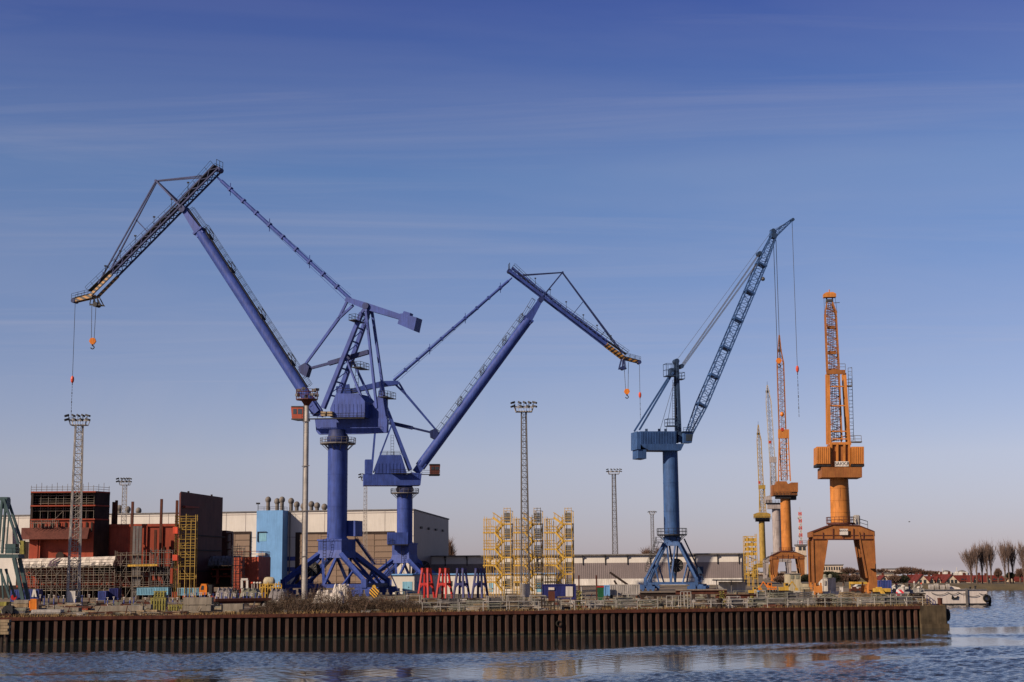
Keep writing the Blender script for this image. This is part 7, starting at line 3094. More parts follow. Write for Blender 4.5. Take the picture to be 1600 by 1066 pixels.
x = 608
while x < 1440:
    wp = rnd.uniform(17, 30)
    if not (843 < x < 906) and not (1058 < x < 1085):
        stillage(x + wp / 2, rnd.uniform(3.2, 5.5), wp * .92, rnd.uniform(.9, 1.35), rnd.choice(['planks', 'tubes', 'mesh', 'planks', 'beams', 'beams']), 'front')
    x += wp + rnd.choice([0, 2, 3, 12])
x = 612
while x < 1425:
    wp = rnd.uniform(18, 32)
    if not (843 < x < 900) and not (975 < x < 1100):
        stillage(x + wp / 2, rnd.uniform(12, 17), wp * .9, rnd.uniform(1.2, 2.1), rnd.choice(['planks', 'mesh', 'planks', 'empty', 'beams', 'tubes']) if x < 1235 else 'beams', 'middle')
    x += wp + rnd.choice([1, 3, 6, 14])
x = 618
while x < 1260:
    wp = rnd.uniform(14, 26)
    if not (843 < x < 905) and not (640 < x < 770) and not (930 < x < 1108):
        stillage(x + wp / 2, rnd.uniform(36, 48), wp * .9, rnd.uniform(1.3, 2.2), rnd.choice(['planks', 'mesh', 'planks', 'tubes', 'empty']), 'back')
    x += wp + rnd.choice([2, 5, 12, 18])

# ------------------------------------------------------------------ single things among them
wb = thing('workbench', 'tan topped workbench with white legs before the dark blue container', 'bench', quay(882, 2.2))
p0 = quay(882, 2.2)
mb = MB()
mb.box(p0 + V((0, .6, 1.75)), (2.1, 1.0, .14), .17)
mb.build('bench_top', M['plank'], wb)
for sx in (-.9, -.45, .9):
    mb = MB()
    mb.beam(p0 + V((sx, .3, 0)), p0 + V((sx, .3, 1.68)), .1)
    mb.build('leg', M['rail'], wb)
mb = MB()
mb.beam(p0 + V((-.9, .3, .95)), p0 + V((.9, .35, .95)), .07)
mb.build('stretcher', M['rail'], wb)
dm = thing('welding_stand', 'dark rusty welding frame left of the workbench', 'frame', quay(857, 2.4))
p0 = quay(857, 2.4)
mb = MB()
for sx in (-.95, -.5, .35, .8):
    mb.beam(p0 + V((sx, 0, 0)), p0 + V((sx, 0, 2.3 if sx > 0 else 1.8)), .16)
for z_ in (.6, 1.2, 1.75):
    mb.beam(p0 + V((-.95, 0, z_)), p0 + V((.8, .1, z_)), .12)
mb.build('posts', M['hull_inside'], dm)
mb = MB()
mb.box(p0 + V((.45, .2, 1.9)), (.9, .7, 1.3))
mb.build('machine', M['rustred'], dm)
gb = thing('waste_bin', 'tall green wheeled bin with a red lid', 'bin', gx(939, 250))
mb = MB()
c = gx(939, 250)
zt = at(939, 918, 250).z - G
mb.hexa([c + V((-.40, 0, .15)), c + V((.40, 0, .15)), c + V((.40, .75, .15)), c + V((-.40, .75, .15))], [c + V((-.52, -.05, zt)), c + V((.52, -.05, zt)), c + V((.52, .85, zt)), c + V((-.52, .85, zt))])
mb.build('body', M['green'], gb)
mb = MB()
mb.box(c + V((0, .4, zt + .1)), (1.12, 1.0, .18))
mb.build('lid', M['red'], gb)
for sx in (-.38, .38):
    mb = MB()
    mb.tube(c + V((sx - .05, .75, .16)), c + V((sx + .05, .75, .16)), .16, n=12)
    mb.build('wheel', M['tyre'], gb)
# leaning dark beams, rusty posts
for (xa, ya, xb, yb_, w_, lab) in ((953, 894.5, 981, 914, .55, 'long dark beam leaning up in front of the warehouse'), (959.5, 907, 964.5, 915, .5, 'short brown beam stub beside the long leaning beam')):
    p, q = at(xa, ya, 285), at(xb, yb_, 285)
    mb = MB()
    mb.beam(p, q, w_, w_ * .7)
    dd = (q - p).normalized()
    mb.beam(q, q + dd * ((q.z - G - .2) / -dd.z if dd.z < 0 else 1), w_ * .8, w_ * .5)
    f = q + dd * ((q.z - G - .2) / -dd.z)
    o = mb.build('leaning_beam', M['hull_inside'], None, loc=(f.x, f.y, G))
    tag(o, lab, 'beam')
for x, y0, Y, lab in ((905, 899, 262, 'thin rusty post right of the dark blue container'), (932.5, 899, 252, 'thin dark post at the left of the green bin'), (909, 917, 246, 'short pale upright pipe left of the green bin')):
    p = gx(x, Y)
    mb = MB()
    mb.tube(p, V((p.x, p.y, at(x, y0, Y).z)), .12, n=8)
    mb.gbox(p, (.4, .4, .1))
    tag(mb.build('steel_post', M['rustred'] if x != 909 else M['rail'], None, loc=p), lab, 'post')
# white goal-like frame
p = gx(972.5, 238)
mb = MB()
zt = at(972, 914, 238).z - G
for sx in (-.75, .75):
    mb.beam(p + V((sx, 0, 0)), p + V((sx, 0, zt)), .1)
for z_ in (zt, zt * .62):
    mb.beam(p + V((-.75, 0, z_)), p + V((.75, 0, z_)), .09)
tag(mb.build('goal_posts', M['rail'], None, loc=p), 'pale goal-like pipe frame before the grey ribbed container', 'frame')
# long rusty girders before the blue crane
for i, (x0, x1, y, Y, mm, lab) in enumerate(((1000, 1068, 929, 262, 'hull_inside', 'dark steel girder lying before the left foot of the steel blue crane'),
                                            (1056, 1136, 925.5, 258, 'rustred', 'long rusty girder with a pale plank on top before the steel blue crane'),
                                            (1118, 1182, 932, 250, 'rustred', 'rusty girder lying before the dark roofed shelter'),
                                            (1206, 1240, 927, 262, 'hull_inside', 'dark girder lying before the rusty orange crane'))):
    a_, b_ = gx(x0, Y), gx(x1, Y)
    z_ = max(G + .3, at((x0 + x1) / 2, y, Y).z)
    root = thing('steel_girder', lab, 'girder', a_, 'girders lying before the blue crane')
    mb = MB()
    for dz in (-.28, .28):
        mb.beam(V((a_.x, a_.y, z_ + dz)), V((b_.x, b_.y, z_ + dz)), .5, .09)
    mb.beam(V((a_.x, a_.y, z_)), V((b_.x, b_.y, z_)), .1, .46)
    mb.build('profile', M[mm], root)
    mb = MB()
    for t in (.06, .35, .65, .94):
        p = a_.lerp(b_, t)
        mb.gbox(V((p.x, p.y, G)), (.5, .7, max(.05, z_ - .33 - G)))
    mb.build('bearers', M['hull_inside'], root)
    if i == 1:
        mb = MB()
        mb.beam(V((a_.x, a_.y, z_ + .42)), V((b_.x, b_.y, z_ + .42)), .45, .18)
        mb.build('plank', M['concrete'], root)
for i, x in enumerate((1107, 1113.5, 1121)):
    p = gx(x, 318)
    root = thing('rail_bogie', 'rusty spare rail bogie, %s right of the steel blue crane foot' % ORD[i], 'bogie', p, 'spare rail bogies')
    mb = MB()
    mb.gbox(p + V((0, 0, .35)), (.75, .8, .75))
    mb.build('frame', M['rustred'], root)
    for sx in (-.3, .3):
        mb = MB()
        mb.tube(p + V((sx, -.3, .3)), p + V((sx, .3, .3)), .3, n=12)
        mb.build('wheel', M['dark'], root)
# small gates at the quay edge
for x0, x1, h, lab in ((1042, 1070, 1.75, 'pale tall pipe gate at the quay edge before the blue crane'), (1064, 1080, 2.3, 'narrow pale pipe frame beside the tall quay gate')):
    a_, b_ = quay(x0, 1.3), quay(x1, 1.3)
    mb = MB()
    for t in (0, .33, .66, 1):
        p = a_.lerp(b_, t)
        mb.tube(p, p + V((0, 0, h)), .06, n=6)
    for z_ in (.3, h * .6, h):
        mb.tube(a_ + V((0, 0, z_)), b_ + V((0, 0, z_)), .055, n=6)
    tag(mb.build('pipe_gate', M['rail'], None, loc=a_), lab, 'gate')
for x, lab in ((1124.5, 'rusty dark mooring bollard on the quay below the dark roofed shelter'), (1469, 'brown mooring post on the concrete quay end')):
    p = quay(x, 1.1 if x < 1400 else 2.2)
    mb = MB()
    if x < 1400:
        mb.lathe(p, [(.5, 0), (.5, .1), (.36, .15), (.36, 1.0), (.5, 1.05), (.5, 1.3), (.3, 1.4)], 16)
    else:
        mb.lathe(p, [(.34, 0), (.34, .85), (.38, .86), (.38, 1.0), (.2, 1.05)], 14)
    tag(mb.build('mooring_bollard', M['hull_inside'] if x < 1400 else M['rustred'], None, loc=p, smooth=True), lab, 'bollard')


# little yellow and orange machines
def digger(label, x, Y, s, m, flip=1):
    p = gx(x, Y)
    root = thing('excavator', label, 'digger', p, 'small diggers and loaders')
    for d in (-.55, .55):
        mb = MB()
        mb.box(p + V((0, d * s, .35 * s)), (2.2 * s, .4 * s, .6 * s))
        for sx in (-1.1, 1.1):
            mb.tube(p + V((sx * s, (d - .2) * s, .35 * s)), p + V((sx * s, (d + .2) * s, .35 * s)), .3 * s, n=12)
        mb.build('track', M['tyre'], root)
    mb = MB()
    mb.box(p + V((-.2 * s * flip, 0, 1.05 * s)), (2.0 * s, 1.5 * s, .75 * s))
    mb.build('body', m, root)
    mb = MB()
    mb.box(p + V((.35 * s * flip, -.2 * s, 1.85 * s)), (.9 * s, .9 * s, .95 * s))
    cab_ = mb.build('cab', m, root)
    mb = MB()
    mb.box(p + V((.40 * s * flip, -.66 * s, 1.95 * s)), (.6 * s, .04 * s, .5 * s))
    mb.build('window', M['glass'], cab_)
    mb = MB()
    a = p + V((.8 * s * flip, .3 * s, 1.3 * s)); b = p + V((1.8 * s * flip, .3 * s, 2.6 * s)); c = p + V((2.7 * s * flip, .3 * s, 1.2 * s))
    mb.beam(a, b, .28 * s); mb.beam(b, c, .22 * s)
    mb.box(c + V((0, 0, -.3 * s)), (.6 * s, .8 * s, .5 * s))
    mb.build('arm', m, root)


digger('small yellow digger left of the blue drum', 1177, 300, .72, M['yellow'])
digger('orange digger under the rusty orange crane', 1205, 330, .9, M['orange_box'], -1)
digger('yellow loader left of the beige building', 1226, 318, .95, M['yellow'])
p = gx(1185, 296)
mb = MB()
mb.lathe(p, [(.28, 0), (.3, .02), (.28, .35), (.3, .38), (.28, .7), (.3, .72), (.29, 1.0)], 14)
tag(mb.build('drum', M['skyblue'], None, loc=p), 'bright blue drum right of the small yellow digger', 'drum')
yl = thing('crawler_machine', 'yellow low crawler machine right of the large orange crane leg', 'machine', gx(1380, 286))
mb = MB()
fbox(mb, 1368, 919.5, 1392, 925, 286, 2.2)
fbox(mb, 1371, 917.5, 1378, 919.5, 286.5, 1.4)
mb.build('body', M['yellow'], yl)
for x in (1371, 1378, 1385, 1390):
    mb = MB()
    p = gx(x, 286)
    mb.tube(p + V((0, .1, .45)), p + V((0, .5, .45)), .42, n=12)
    mb.build('wheel', M['tyre'], yl)
mb = MB()
mb.beam(at(1376, 922, 285.8), at(1382, 931, 284), .5)
fbox(mb, 1377, 929, 1385, 933, 283, 1.5)
mb.build('blade', M['yellow'], yl)
yg = thing('gantry_beam', 'low yellow gantry between the legs of the large orange crane', 'gantry', gx(1342, 330))
mb = MB()
a_, b_ = at(1327, 911, 330), at(1358, 911, 330)
mb.beam(a_, b_, .7, .5)
mb.build('girder', M['yellow'], yg)
for x in (1328.5, 1357):
    mb = MB()
    p = gx(x, 330)
    mb.beam(p, V((p.x, p.y, a_.z - .26)), .35)
    mb.build('leg', M['yellow'], yg)
rm = thing('winch_machine', 'dark red machine standing under the low yellow gantry', 'machine', gx(1341, 322))
mb = MB()
fbox(mb, 1330, 920, 1352, 927, 322, 2)
fbox(mb, 1333, 917, 1338, 920, 322.3, 1.5)
fbox(mb, 1344, 918, 1350, 920, 322.3, 1.5)
mb.build('body', M['rustred'], rm)
mb = MB()
for x in (1333, 1341, 1349):
    p = at(x, 926.5, 321.8)
    mb.tube(p, p + V((0, .3, 0)), .5, n=12)
mb.build('rollers', M['dark'], rm)


def car(label, x, Y, m, yaw=0.0):
    p = gx(x, Y)
    root = thing('parked_car', label, 'car', p)
    u, n = V((math.cos(yaw), math.sin(yaw), 0)), V((-math.sin(yaw), math.cos(yaw), 0))
    prof = [(-2.1, .35), (2.1, .35), (2.15, .7), (1.9, .9), (1.2, .98), (.6, 1.42), (-1.0, 1.46), (-1.7, 1.0), (-2.1, .9)]
    mb = MB()
    mb.poly([p + u * a - n * .85 + V((0, 0, z)) for a, z in prof], n * 1.7)
    mb.build('body', m, root)
    mb = MB()
    for v in (-.87, .86):
        mb.poly([p + u * a + n * v + V((0, 0, z)) for a, z in ((-1.4, 1.0), (.95, 1.0), (.5, 1.36), (-.95, 1.38))], n * .01)
    mb.build('windows', M['glass'], root)
    for a in (-1.35, 1.35):
        for v in (-.86, .7):
            mb = MB()
            c = p + u * a + n * v + V((0, 0, .32))
            mb.tube(c, c + n * .18, .32, n=14)
            mb.build('wheel', M['tyre'], root)


car('white parked car under the large orange crane', 1346, 340, M['white'], .1)
car('white parked car half hidden near the end of the quay', 1406, 335, M['white'], -.1)

# stairway handrail and gear near the quay end
hr = thing('handrail', 'dark stair handrail going down at the concrete quay end', 'handrail', quay(1455, 1.5))
mb = MB()
a_, b_ = quay(1449, 1.5), quay(1462, 1.5)
for t in (0, .35, .7, 1):
    p = a_.lerp(b_, t)
    mb.tube(p, p + V((0, 0, 1.45 - t * .9)), .055, n=6)
for z_ in (1.45, .9):
    mb.tube(a_ + V((0, 0, z_)), b_ + V((0, 0, z_ - .9)), .05, n=6)
mb.build('rails', M['navy'], hr)
for i, (x, y0, Y, w_) in enumerate(((1402, 914, 300, .9), (1413, 917, 285, 1.4), (1422, 915, 310, .8), (1430, 911, 320, .7), (1441, 913, 322, .5), (1437, 919, 290, 1.2))):
    p = gx(x, Y)
    root = thing('deck_gear', 'pale grey upright gear, %s from the left near the quay end' % ORD[i], 'gear', p, 'gear near the quay end')
    h = at(x, y0, Y).z - G
    mb = MB()
    mb.gbox(p, (w_ * 1.3, .9, h * .45))
    mb.tube(p + V((0, .4, h * .4)), p + V((0, .4, h)), w_ * .22, n=10)
    mb.beam(p + V((-w_, .3, h * .2)), p + V((w_ * .6, .3, h * .85)), .14)
    mb.build('body', rnd.choice([M['galv'], M['rail'], M['tarp_grey']]), root)
    mb = MB()
    mb.lathe(p + V((0, .4, h)), [(w_ * .3, 0), (w_ * .3, .2), (.05, .35)], 10)
    mb.build('cap', M['tarp'] if i % 2 else M['red_lamp'], root)
mb = MB()
p = gx(1407, 262)
mb.poly([p + V((-.75, 0, .1)), p + V((.75, 0, .1)), p + V((.55, 0, 1.5)), p + V((-.45, 0, 1.6))], V((0, .6, 0)))
tag(mb.build('warning_board', stripes('board_bands', (.55, .04, .05), (.6, .58, .6), .8, (1, 0, .9)), None, loc=p), 'red and white banded board near the end of the quay', 'board')

# ------------------------------------------------------------------ quay railings
def railing(x0, x1, label, h=1.25, back=.75):
    a_, b_ = quay(x0, back), quay(x1, back)
    root = thing('railing', label, 'railing', a_, 'railings along the quay edge')
    mb = MB()
    for z_ in (h, h * .52):
        mb.tube(a_ + V((0, 0, z_)), b_ + V((0, 0, z_)), .05, n=6)
    mb.build('rails', M['rail'], root)
    L_ = (b_ - a_).length
    k = max(1, int(L_ / 2.3))
    for i in range(k + 1):
        p = a_.lerp(b_, i / k)
        mb = MB()
        mb.tube(p, p + V((0, 0, h + .05 + (.35 if i % 5 == 2 else 0))), .055, n=6)
        mb.build('post', M['rail'], root)


railing(660, 716, 'pale pipe railing before the red trestles')
railing(718, 792, 'pale pipe railing before the blue trestles')
railing(796, 842, 'pale pipe railing before the lattice mast between stair towers')
railing(898, 962, 'pale pipe railing before the green bin')
railing(964, 1028, 'pale pipe railing left of the tall quay gate')
railing(1084, 1166, 'pale pipe railing right of the tall quay gate')
railing(1168, 1262, 'pale pipe railing before the rusty orange crane')
railing(1264, 1340, 'pale pipe railing before the large orange crane')
railing(1342, 1442, 'pale pipe railing toward the concrete quay end')

# ------------------------------------------------------------------ strewn offcuts and scrap on the ground
mb = MB()
LITM = [M['plank'], M['galv_dark'], M['rustred'], M['concrete'], M['still'], M['hull_inside'], M['galv'], M['dark']]
for i in range(1900):
    x = rnd.uniform(-20, 1440)
    b_ = rnd.uniform(1.5, 75) if rnd.random() < .8 else rnd.uniform(1.5, 14)
    p = quay(x, b_)
    mb.mi = rnd.choice([0, 0, 0, 1, 1, 2, 2, 3, 3, 4, 4, 5, 5, 5, 6, 7])
    L_ = rnd.uniform(.4, 3.2)
    if i % 3 == 0:
        mb.gbox(p, (L_ * .6, rnd.uniform(.2, .8), rnd.uniform(.1, .55)), rnd.uniform(-.5, .5))
    elif i % 7 == 0:
        mb.beam(p + V((0, 0, .05)), p + V((rnd.uniform(-.7, .7), .2, rnd.uniform(.6, 1.5))), .09, .09)
    else:
        for q_ in range(3):
            a_ = rnd.uniform(-.5, .5)
            d_ = V((math.cos(a_), math.sin(a_), 0)) * L_ / 2
            c_ = p + V((rnd.uniform(-.4, .4), rnd.uniform(-.4, .4), .08 + .12 * q_))
            mb.beam(c_ - d_, c_ + d_, rnd.uniform(.07, .22), .09)
tag(mb.build('yard_litter', LITM), kind='stuff')

# ------------------------------------------------------------------ dry weeds on the edge, brambles
mb = MB()
for i in range(7000):
    x = rnd.uniform(-20, 1478)
    b = abs(rnd.gauss(0, 1.6)) + .15
    p = quay(x, b)
    dens = .5 + .5 * math.sin(x * .031) * math.sin(x * .011 + 1)
    if rnd.random() > .25 + .75 * dens:
        continue
    h = rnd.uniform(.12, .42) * (1.4 if 400 < x < 660 else 1) * (.6 + dens * .7)
    a = rnd.uniform(0, 6.28)
    d = V((math.cos(a), math.sin(a), 0)) * rnd.uniform(.04, .09)
    k = len(mb.v)
    mb.v += [p - d, p + d, p + V((rnd.uniform(-.2, .2), rnd.uniform(-.15, .15), h))]
    mb.face(k, k + 1, k + 2)
tag(mb.build('dry_weeds', M['weeds']), kind='stuff')


def bramble(x, back, wpx, h, label, dens=1.0):
    p = quay(x, back)
    w = px_m(wpx, p.y)
    root = thing('bramble_bush', label, 'bush', p, 'bare bramble bushes on the quay')
    for nm, cnt, wid in (('stems', int(75 * dens), .03), ('twigs', int(760 * dens), .02)):
        mb = MB()
        for i in range(cnt):
            bx = rnd.gauss(0, w * .24)
            by = rnd.gauss(0, .9)
            hh = h * (1 - (abs(bx) / (w * .62)) ** 2) * rnd.uniform(.55, 1.1)
            if hh < .25:
                hh = .25
            if nm == 'stems':
                a = p + V((bx, by, 0))
                tip = a + V((rnd.gauss(0, .5), rnd.gauss(0, .3), hh * rnd.uniform(.55, 1.05)))
                mid_p = a.lerp(tip, .55) + V((rnd.gauss(0, .15), 0, .12))
                pts_ = [a, mid_p, tip]
                if i == 0:
                    mb.beam(p + V((-w * .8, 0, .03)), p + V((w * .8, 0, .03)), .1, .06)  # bar added along the ground to join the stems, not a stem itself
            else:
                a = p + V((bx, by, hh * rnd.uniform(.02, 1.0) ** 1.3))
                d = V((rnd.gauss(0, .6), rnd.gauss(0, .4), rnd.uniform(-.15, .8)))
                d = d.normalized() * rnd.uniform(.25, .85)
                pts_ = [a, a + d * .5 + V((0, 0, .04)), a + d]
            for j in range(2):
                s_ = (pts_[j + 1] - pts_[j]).cross(V((rnd.uniform(-1, 1), -1, .2))).normalized() * wid * (1 if j == 0 else .6)
                k = len(mb.v)
                mb.v += [pts_[j] - s_, pts_[j] + s_, pts_[j + 1] + s_ * .6, pts_[j + 1] - s_ * .6]
                mb.face(k, k + 1, k + 2, k + 3)
        mb.build(nm, M['bramble'] if nm == 'twigs' else M['bark'], root)


BR = [(424, 3, 30, 1.8, 'low bare bush left of the tubular light mast'), (446, 4, 36, 3.0, 'bare bush just left of the tubular light mast foot'), (470, 3, 42, 2.6, 'bare bush covering the tubular light mast foot'),
      (497, 5, 48, 4.0, 'tallest bare bush in front of the largest purple crane, left part'), (521, 3, 36, 2.4, 'bare bush between the two tall ones before the largest crane'),
      (545, 5, 46, 3.7, 'tall rounded bare bush before the largest crane, right part'), (566, 3, 32, 2.2, 'bare bush left of the striped ballast block'),
      (590, 4, 38, 2.2, 'bare bush under the striped ballast block'), (613, 3, 36, 1.9, 'bare bush right of the striped ballast block'), (637, 3.4, 36, 1.8, 'low bare bush before the left stillages'),
      (655, 2.6, 30, .9, 'lowest bare bush at the start of the railing'), (404, 2.6, 26, .8, 'small bare bush right of the trailer')]
for x, b, w_, h, lab in BR:
    bramble(x, b, w_, h, lab, 1.15 if h > 1.5 else .8)
# climbing green on stacks beside the container
for x, b, h, lab in ((905, 3, 2.6, 'ivy grown post right of the dark blue container'), (1128, 8, 2.2, 'ivy grown stump before the dark roofed shelter'), (1176, 5, 1.5, 'low ivy clump before the small yellow digger')):
    p = quay(x, b)
    root = thing('ivy_clump', lab, 'ivy', p, 'ivy clumps on the quay')
    mb = MB()
    mb.tube(p, p + V((0, 0, h)), .15, .1, n=8)
    mb.build('stem', M['bark'], root)
    mb = MB()
    for i in range(420):
        a, r_, z_ = rnd.uniform(0, 6.28), abs(rnd.gauss(0, .28)), rnd.uniform(0, h)
        c = p + V((math.cos(a) * r_, math.sin(a) * r_, z_))
        d = V((rnd.gauss(0, 1), rnd.gauss(0, 1), rnd.gauss(0, 1))).normalized() * .10
        e_ = d.cross(V((rnd.gauss(0, 1), rnd.gauss(0, 1), 1))).normalized() * .09
        k = len(mb.v)
        mb.v += [c - d, c + e_, c + d, c - e_]
        mb.face(k, k + 1, k + 2, k + 3)
    mb.build('leaves', M['olive'], root)
# ------------------------------------------------------------------ pontoon moored behind the quay end
Yp = 335
pn = thing('pontoon', 'pale grey steel pontoon moored beyond the quay end', 'pontoon', (at(1500, 945, Yp).x, Yp, 0))
mb = MB()
a_, b_ = at(1405, 940, Yp), at(1546, 940, Yp)
zt = at(1500, 921.5, Yp).z
mb.hexa([V((a_.x, Yp, .35)), V((b_.x - .15, Yp, .35)), V((b_.x - .15, Yp + 9, .35)), V((a_.x, Yp + 9, .35))],
        [V((a_.x, Yp, zt)), V((b_.x - .5, Yp, zt)), V((b_.x - .5, Yp + 9, zt)), V((a_.x, Yp + 9, zt))])
mb.build('hull', M['pontoon'], pn)
mb = MB()
mb.hexa([V((a_.x, Yp + .02, -.8)), V((b_.x - .2, Yp + .02, -.8)), V((b_.x - .2, Yp + 9, -.8)), V((a_.x, Yp + 9, -.8))],
        [V((a_.x, Yp + .02, .347)), V((b_.x - .15, Yp + .02, .347)), V((b_.x - .15, Yp + 9, .347)), V((a_.x, Yp + 9, .347))])
mb.build('boot_topping', M['dark'], pn)
mb = MB()
mb.beam(V((a_.x, Yp - .12, zt + .02)), V((b_.x - .5, Yp - .12, zt + .02)), .25, .2)
x_ = at(1510, 930, Yp).x
mb.beam(V((x_, Yp - .2, .0)), V((x_, Yp - .2, zt + .35)), .45, .3, V((1, 0, 0)))
mb.build('rubbing_bar', M['galv_dark'], pn)
def sag(mb, p, q, d, r, n=10):
    pts_ = []
    for i in range(n + 1):
        t = i / n
        c = V(p).lerp(V(q), t)
        c.z -= d * 4 * t * (1 - t)
        pts_.append(c)
    mb.path(pts_, r, 5)
mb = MB()
for (x0, x1, y, d) in ((1455, 1480, 926, .5), (1480, 1498, 925, .5), (1498, 1510, 926, .3), (1510, 1530, 930, .3), (1530, 1543, 927, .3)):
    sag(mb, at(x0, y, Yp - .25), at(x1, y, Yp - .25), d, .06)
mb.build('mooring_rope', M['rope'], pn)
mb = MB()
fslab(mb, [(1487, 936), (1496, 936), (1497, 931), (1494.5, 933.5), (1491.5, 933.8), (1489.5, 933), (1488, 930)], Yp - .3, .25)
mb.build('rubber_flap', M['tyre'], pn)
for x, y in ((1541.5, 935),):
    p = at(x, y, Yp - .35)
    tag(tyre(MB(), p, .62, V((.2, -1, 0)), .24).build('fender_tyre', M['tyre'], None, loc=p, smooth=True), 'black tyre hanging at the pontoon bow', 'tyre')
p = at(1545.5, 938.5, Yp + 1)
mb = MB()
tyre(mb, p, .8, V((1, -.1, 0)), .3)
tag(mb.build('fender_tyre', M['tyre'], None, loc=p, smooth=True), 'second black tyre round the pontoon corner', 'tyre')
for i, (x, w_, h) in enumerate(((1455, 1.2, 1.1), (1463, 1.0, 1.3), (1472, 1.3, 1.0), (1481, .8, 1.2), (1516, .6, .6), (1524, .7, .8))):
    p = at(x, 921, Yp + 1.5)
    p.z = zt
    mb = MB()
    if i < 4:
        mb.lathe(p + V((0, 0, h * .55)), [(.2, -w_ * .5), (h * .5, -w_ * .4), (h * .5, w_ * .4), (.2, w_ * .5)], 14, V((1, 0, .0)))
        mb.gbox(p, (w_ * .7, .8, .3))
        lab, nm = 'pale round buoy lying on the pontoon deck, %s from the left' % ORD[i], 'buoy'
    else:
        mb.lathe(p, [(.3, 0), (.2, .1), (.2, h * .8), (.34, h * .84), (.3, h)], 12)
        lab, nm = 'dark bollard on the pontoon deck, %s of the pair' % ORD[i - 4], 'bollard'
    tag(mb.build('deck_' + nm, M['galv'] if i < 4 else M['dark'], None, loc=p, smooth=True), lab, nm, 'gear on the pontoon deck')
mb = MB()
p = at(1492, 921, Yp + 2); p.z = zt
mb.hexa([p + V((-1.3, 0, 0)), p + V((1.4, 0, 0)), p + V((1.4, 1.4, 0)), p + V((-1.3, 1.4, 0))], [p + V((-.8, .2, .8)), p + V((1.0, .2, .45)), p + V((1.0, 1.2, .45)), p + V((-.8, 1.2, .8))])
tag(mb.build('folded_tarpaulin', M['tarp'], None, loc=p), 'white folded sheet heap on the pontoon deck', 'sheet')

# ------------------------------------------------------------------ tower and striped antenna mast far behind
ct = thing('control_tower', 'pale control tower with a dark windowed top left of the large orange crane', 'tower', gx(1255, 690))
mb = MB()
fbox(mb, 1248, 868, 1260.5, 908, 690, 5)
fbox(mb, 1246.8, 853.5, 1260, 868.2, 689.5, 6)
mb.build('wall', M['gable'], ct)
mb = MB()
fbox(mb, 1245.5, 850.5, 1261.5, 853.3, 689, 7)
mb.rail([at(1246, 850.5, 689), at(1261, 850.5, 689)], 1.5, 2, .08)
mb.build('roof', M['galv_dark'], ct)
for x in (1248.3, 1254.5):
    mb = MB()
    fbox(mb, x, 855, x + 4, 860, 689.4, .2)
    mb.build('window', M['glass'], ct)
am = thing('antenna_mast', 'red and white banded antenna mast behind the control tower', 'mast', gx(1253.5, 760))
zb, zt = at(1253.5, 850, 760).z, at(1251.5, 800, 760).z
b = gx(1253.5, 760)
for i in range(9):
    mb = MB()
    z0_, z1_ = zb + (zt - zb) * i / 9, zb + (zt - zb) * (i + 1) / 9
    mb.lattice(V((b.x, b.y, z0_ if i else G)), V((b.x, b.y, z1_)), V((1, 0, 0)), 1.15, 1.15, 1.1, 1.1, 2 if i else 9, .13, .08)
    mb.build('mast_section', M['red_lamp'] if i % 2 == 0 else M['white'], am)
mb = MB()
for z_ in (zt - 3, zt - 8, zb + 4):
    mb.lathe((b.x - .9, b.y, z_), [(.6, -.3), (.6, .3)], 10, V((1, 0, 0)))
mb.tube((b.x, b.y, zt), (b.x, b.y, zt + 2.5), .08, n=5)
mb.build('antennas', M['galv'], am)


# ------------------------------------------------------------------ houses on the far shore
def house(label, x0, x1, yr, ye, Y, dep, gable, mw, mr, yb=912, chim=True, win=2, name='gabled_house'):
    a, b = gx(x0, Y), gx(x1, Y)
    ze, zr = at((x0 + x1) / 2, ye, Y).z, at((x0 + x1) / 2, yr, Y).z
    root = thing(name, label, 'house', (a + b) / 2, 'houses on the far shore')
    mb = MB()
    x0_, x1_ = a.x, b.x
    xm = (x0_ + x1_) / 2
    if gable:
        mb.poly([V((x0_, Y, G - 1.3)), V((x1_, Y, G - 1.3)), V((x1_, Y, ze)), V((xm, Y, zr)), V((x0_, Y, ze))], V((0, dep, 0)))
    else:
        mb.poly([V((x0_, Y, G - 1.3)), V((x0_, Y + dep, G - 1.3)), V((x0_, Y + dep, ze)), V((x0_, Y + dep / 2, zr)), V((x0_, Y, ze))][::-1], V((x1_ - x0_, 0, 0)))
    mb.build('wall', mw, root)
    mb = MB()
    th = .25
    if gable:
        for sg, xe in ((-1, x0_), (1, x1_)):
            k = 1.08
            e_ = V((xm + (xe - xm) * k, Y - .35, zr + (ze - zr) * k))
            r_ = V((xm, Y - .35, zr + .02))
            mb.poly([e_, r_, r_ + V((0, 0, th)), e_ + V((0, 0, th))], V((0, dep + .7, 0)))
    else:
        for sg, ye_ in ((-1, Y), (1, Y + dep)):
            ym = Y + dep / 2
            k = 1.1
            e_ = V((x0_ - .4, ym + (ye_ - ym) * k, zr + (ze - zr) * k))
            r_ = V((x0_ - .4, ym, zr + .02))
            mb.poly([e_, r_, r_ + V((0, 0, th)), e_ + V((0, 0, th))], V((x1_ - x0_ + .8, 0, 0)))
    rf = mb.build('roof', mr, root)
    if chim:
        mb = MB()
        mb.gbox(V((xm + (x1_ - x0_) * .15, Y + dep * .55, zr - .8)), (.8, .8, 2.0))
        mb.build('chimney', M['rustred'], rf)
    for i in range(win):
        mb = MB()
        x_ = x0_ + (x1_ - x0_) * (i + 1) / (win + 1)
        z_ = G + (ze - G) * .55 if not gable else ze + (zr - ze) * .12
        mb.box(V((x_, Y - .03, z_)), (.9, .12, 1.2))
        w_o = mb.build('window', M['glass'], root)
    return root


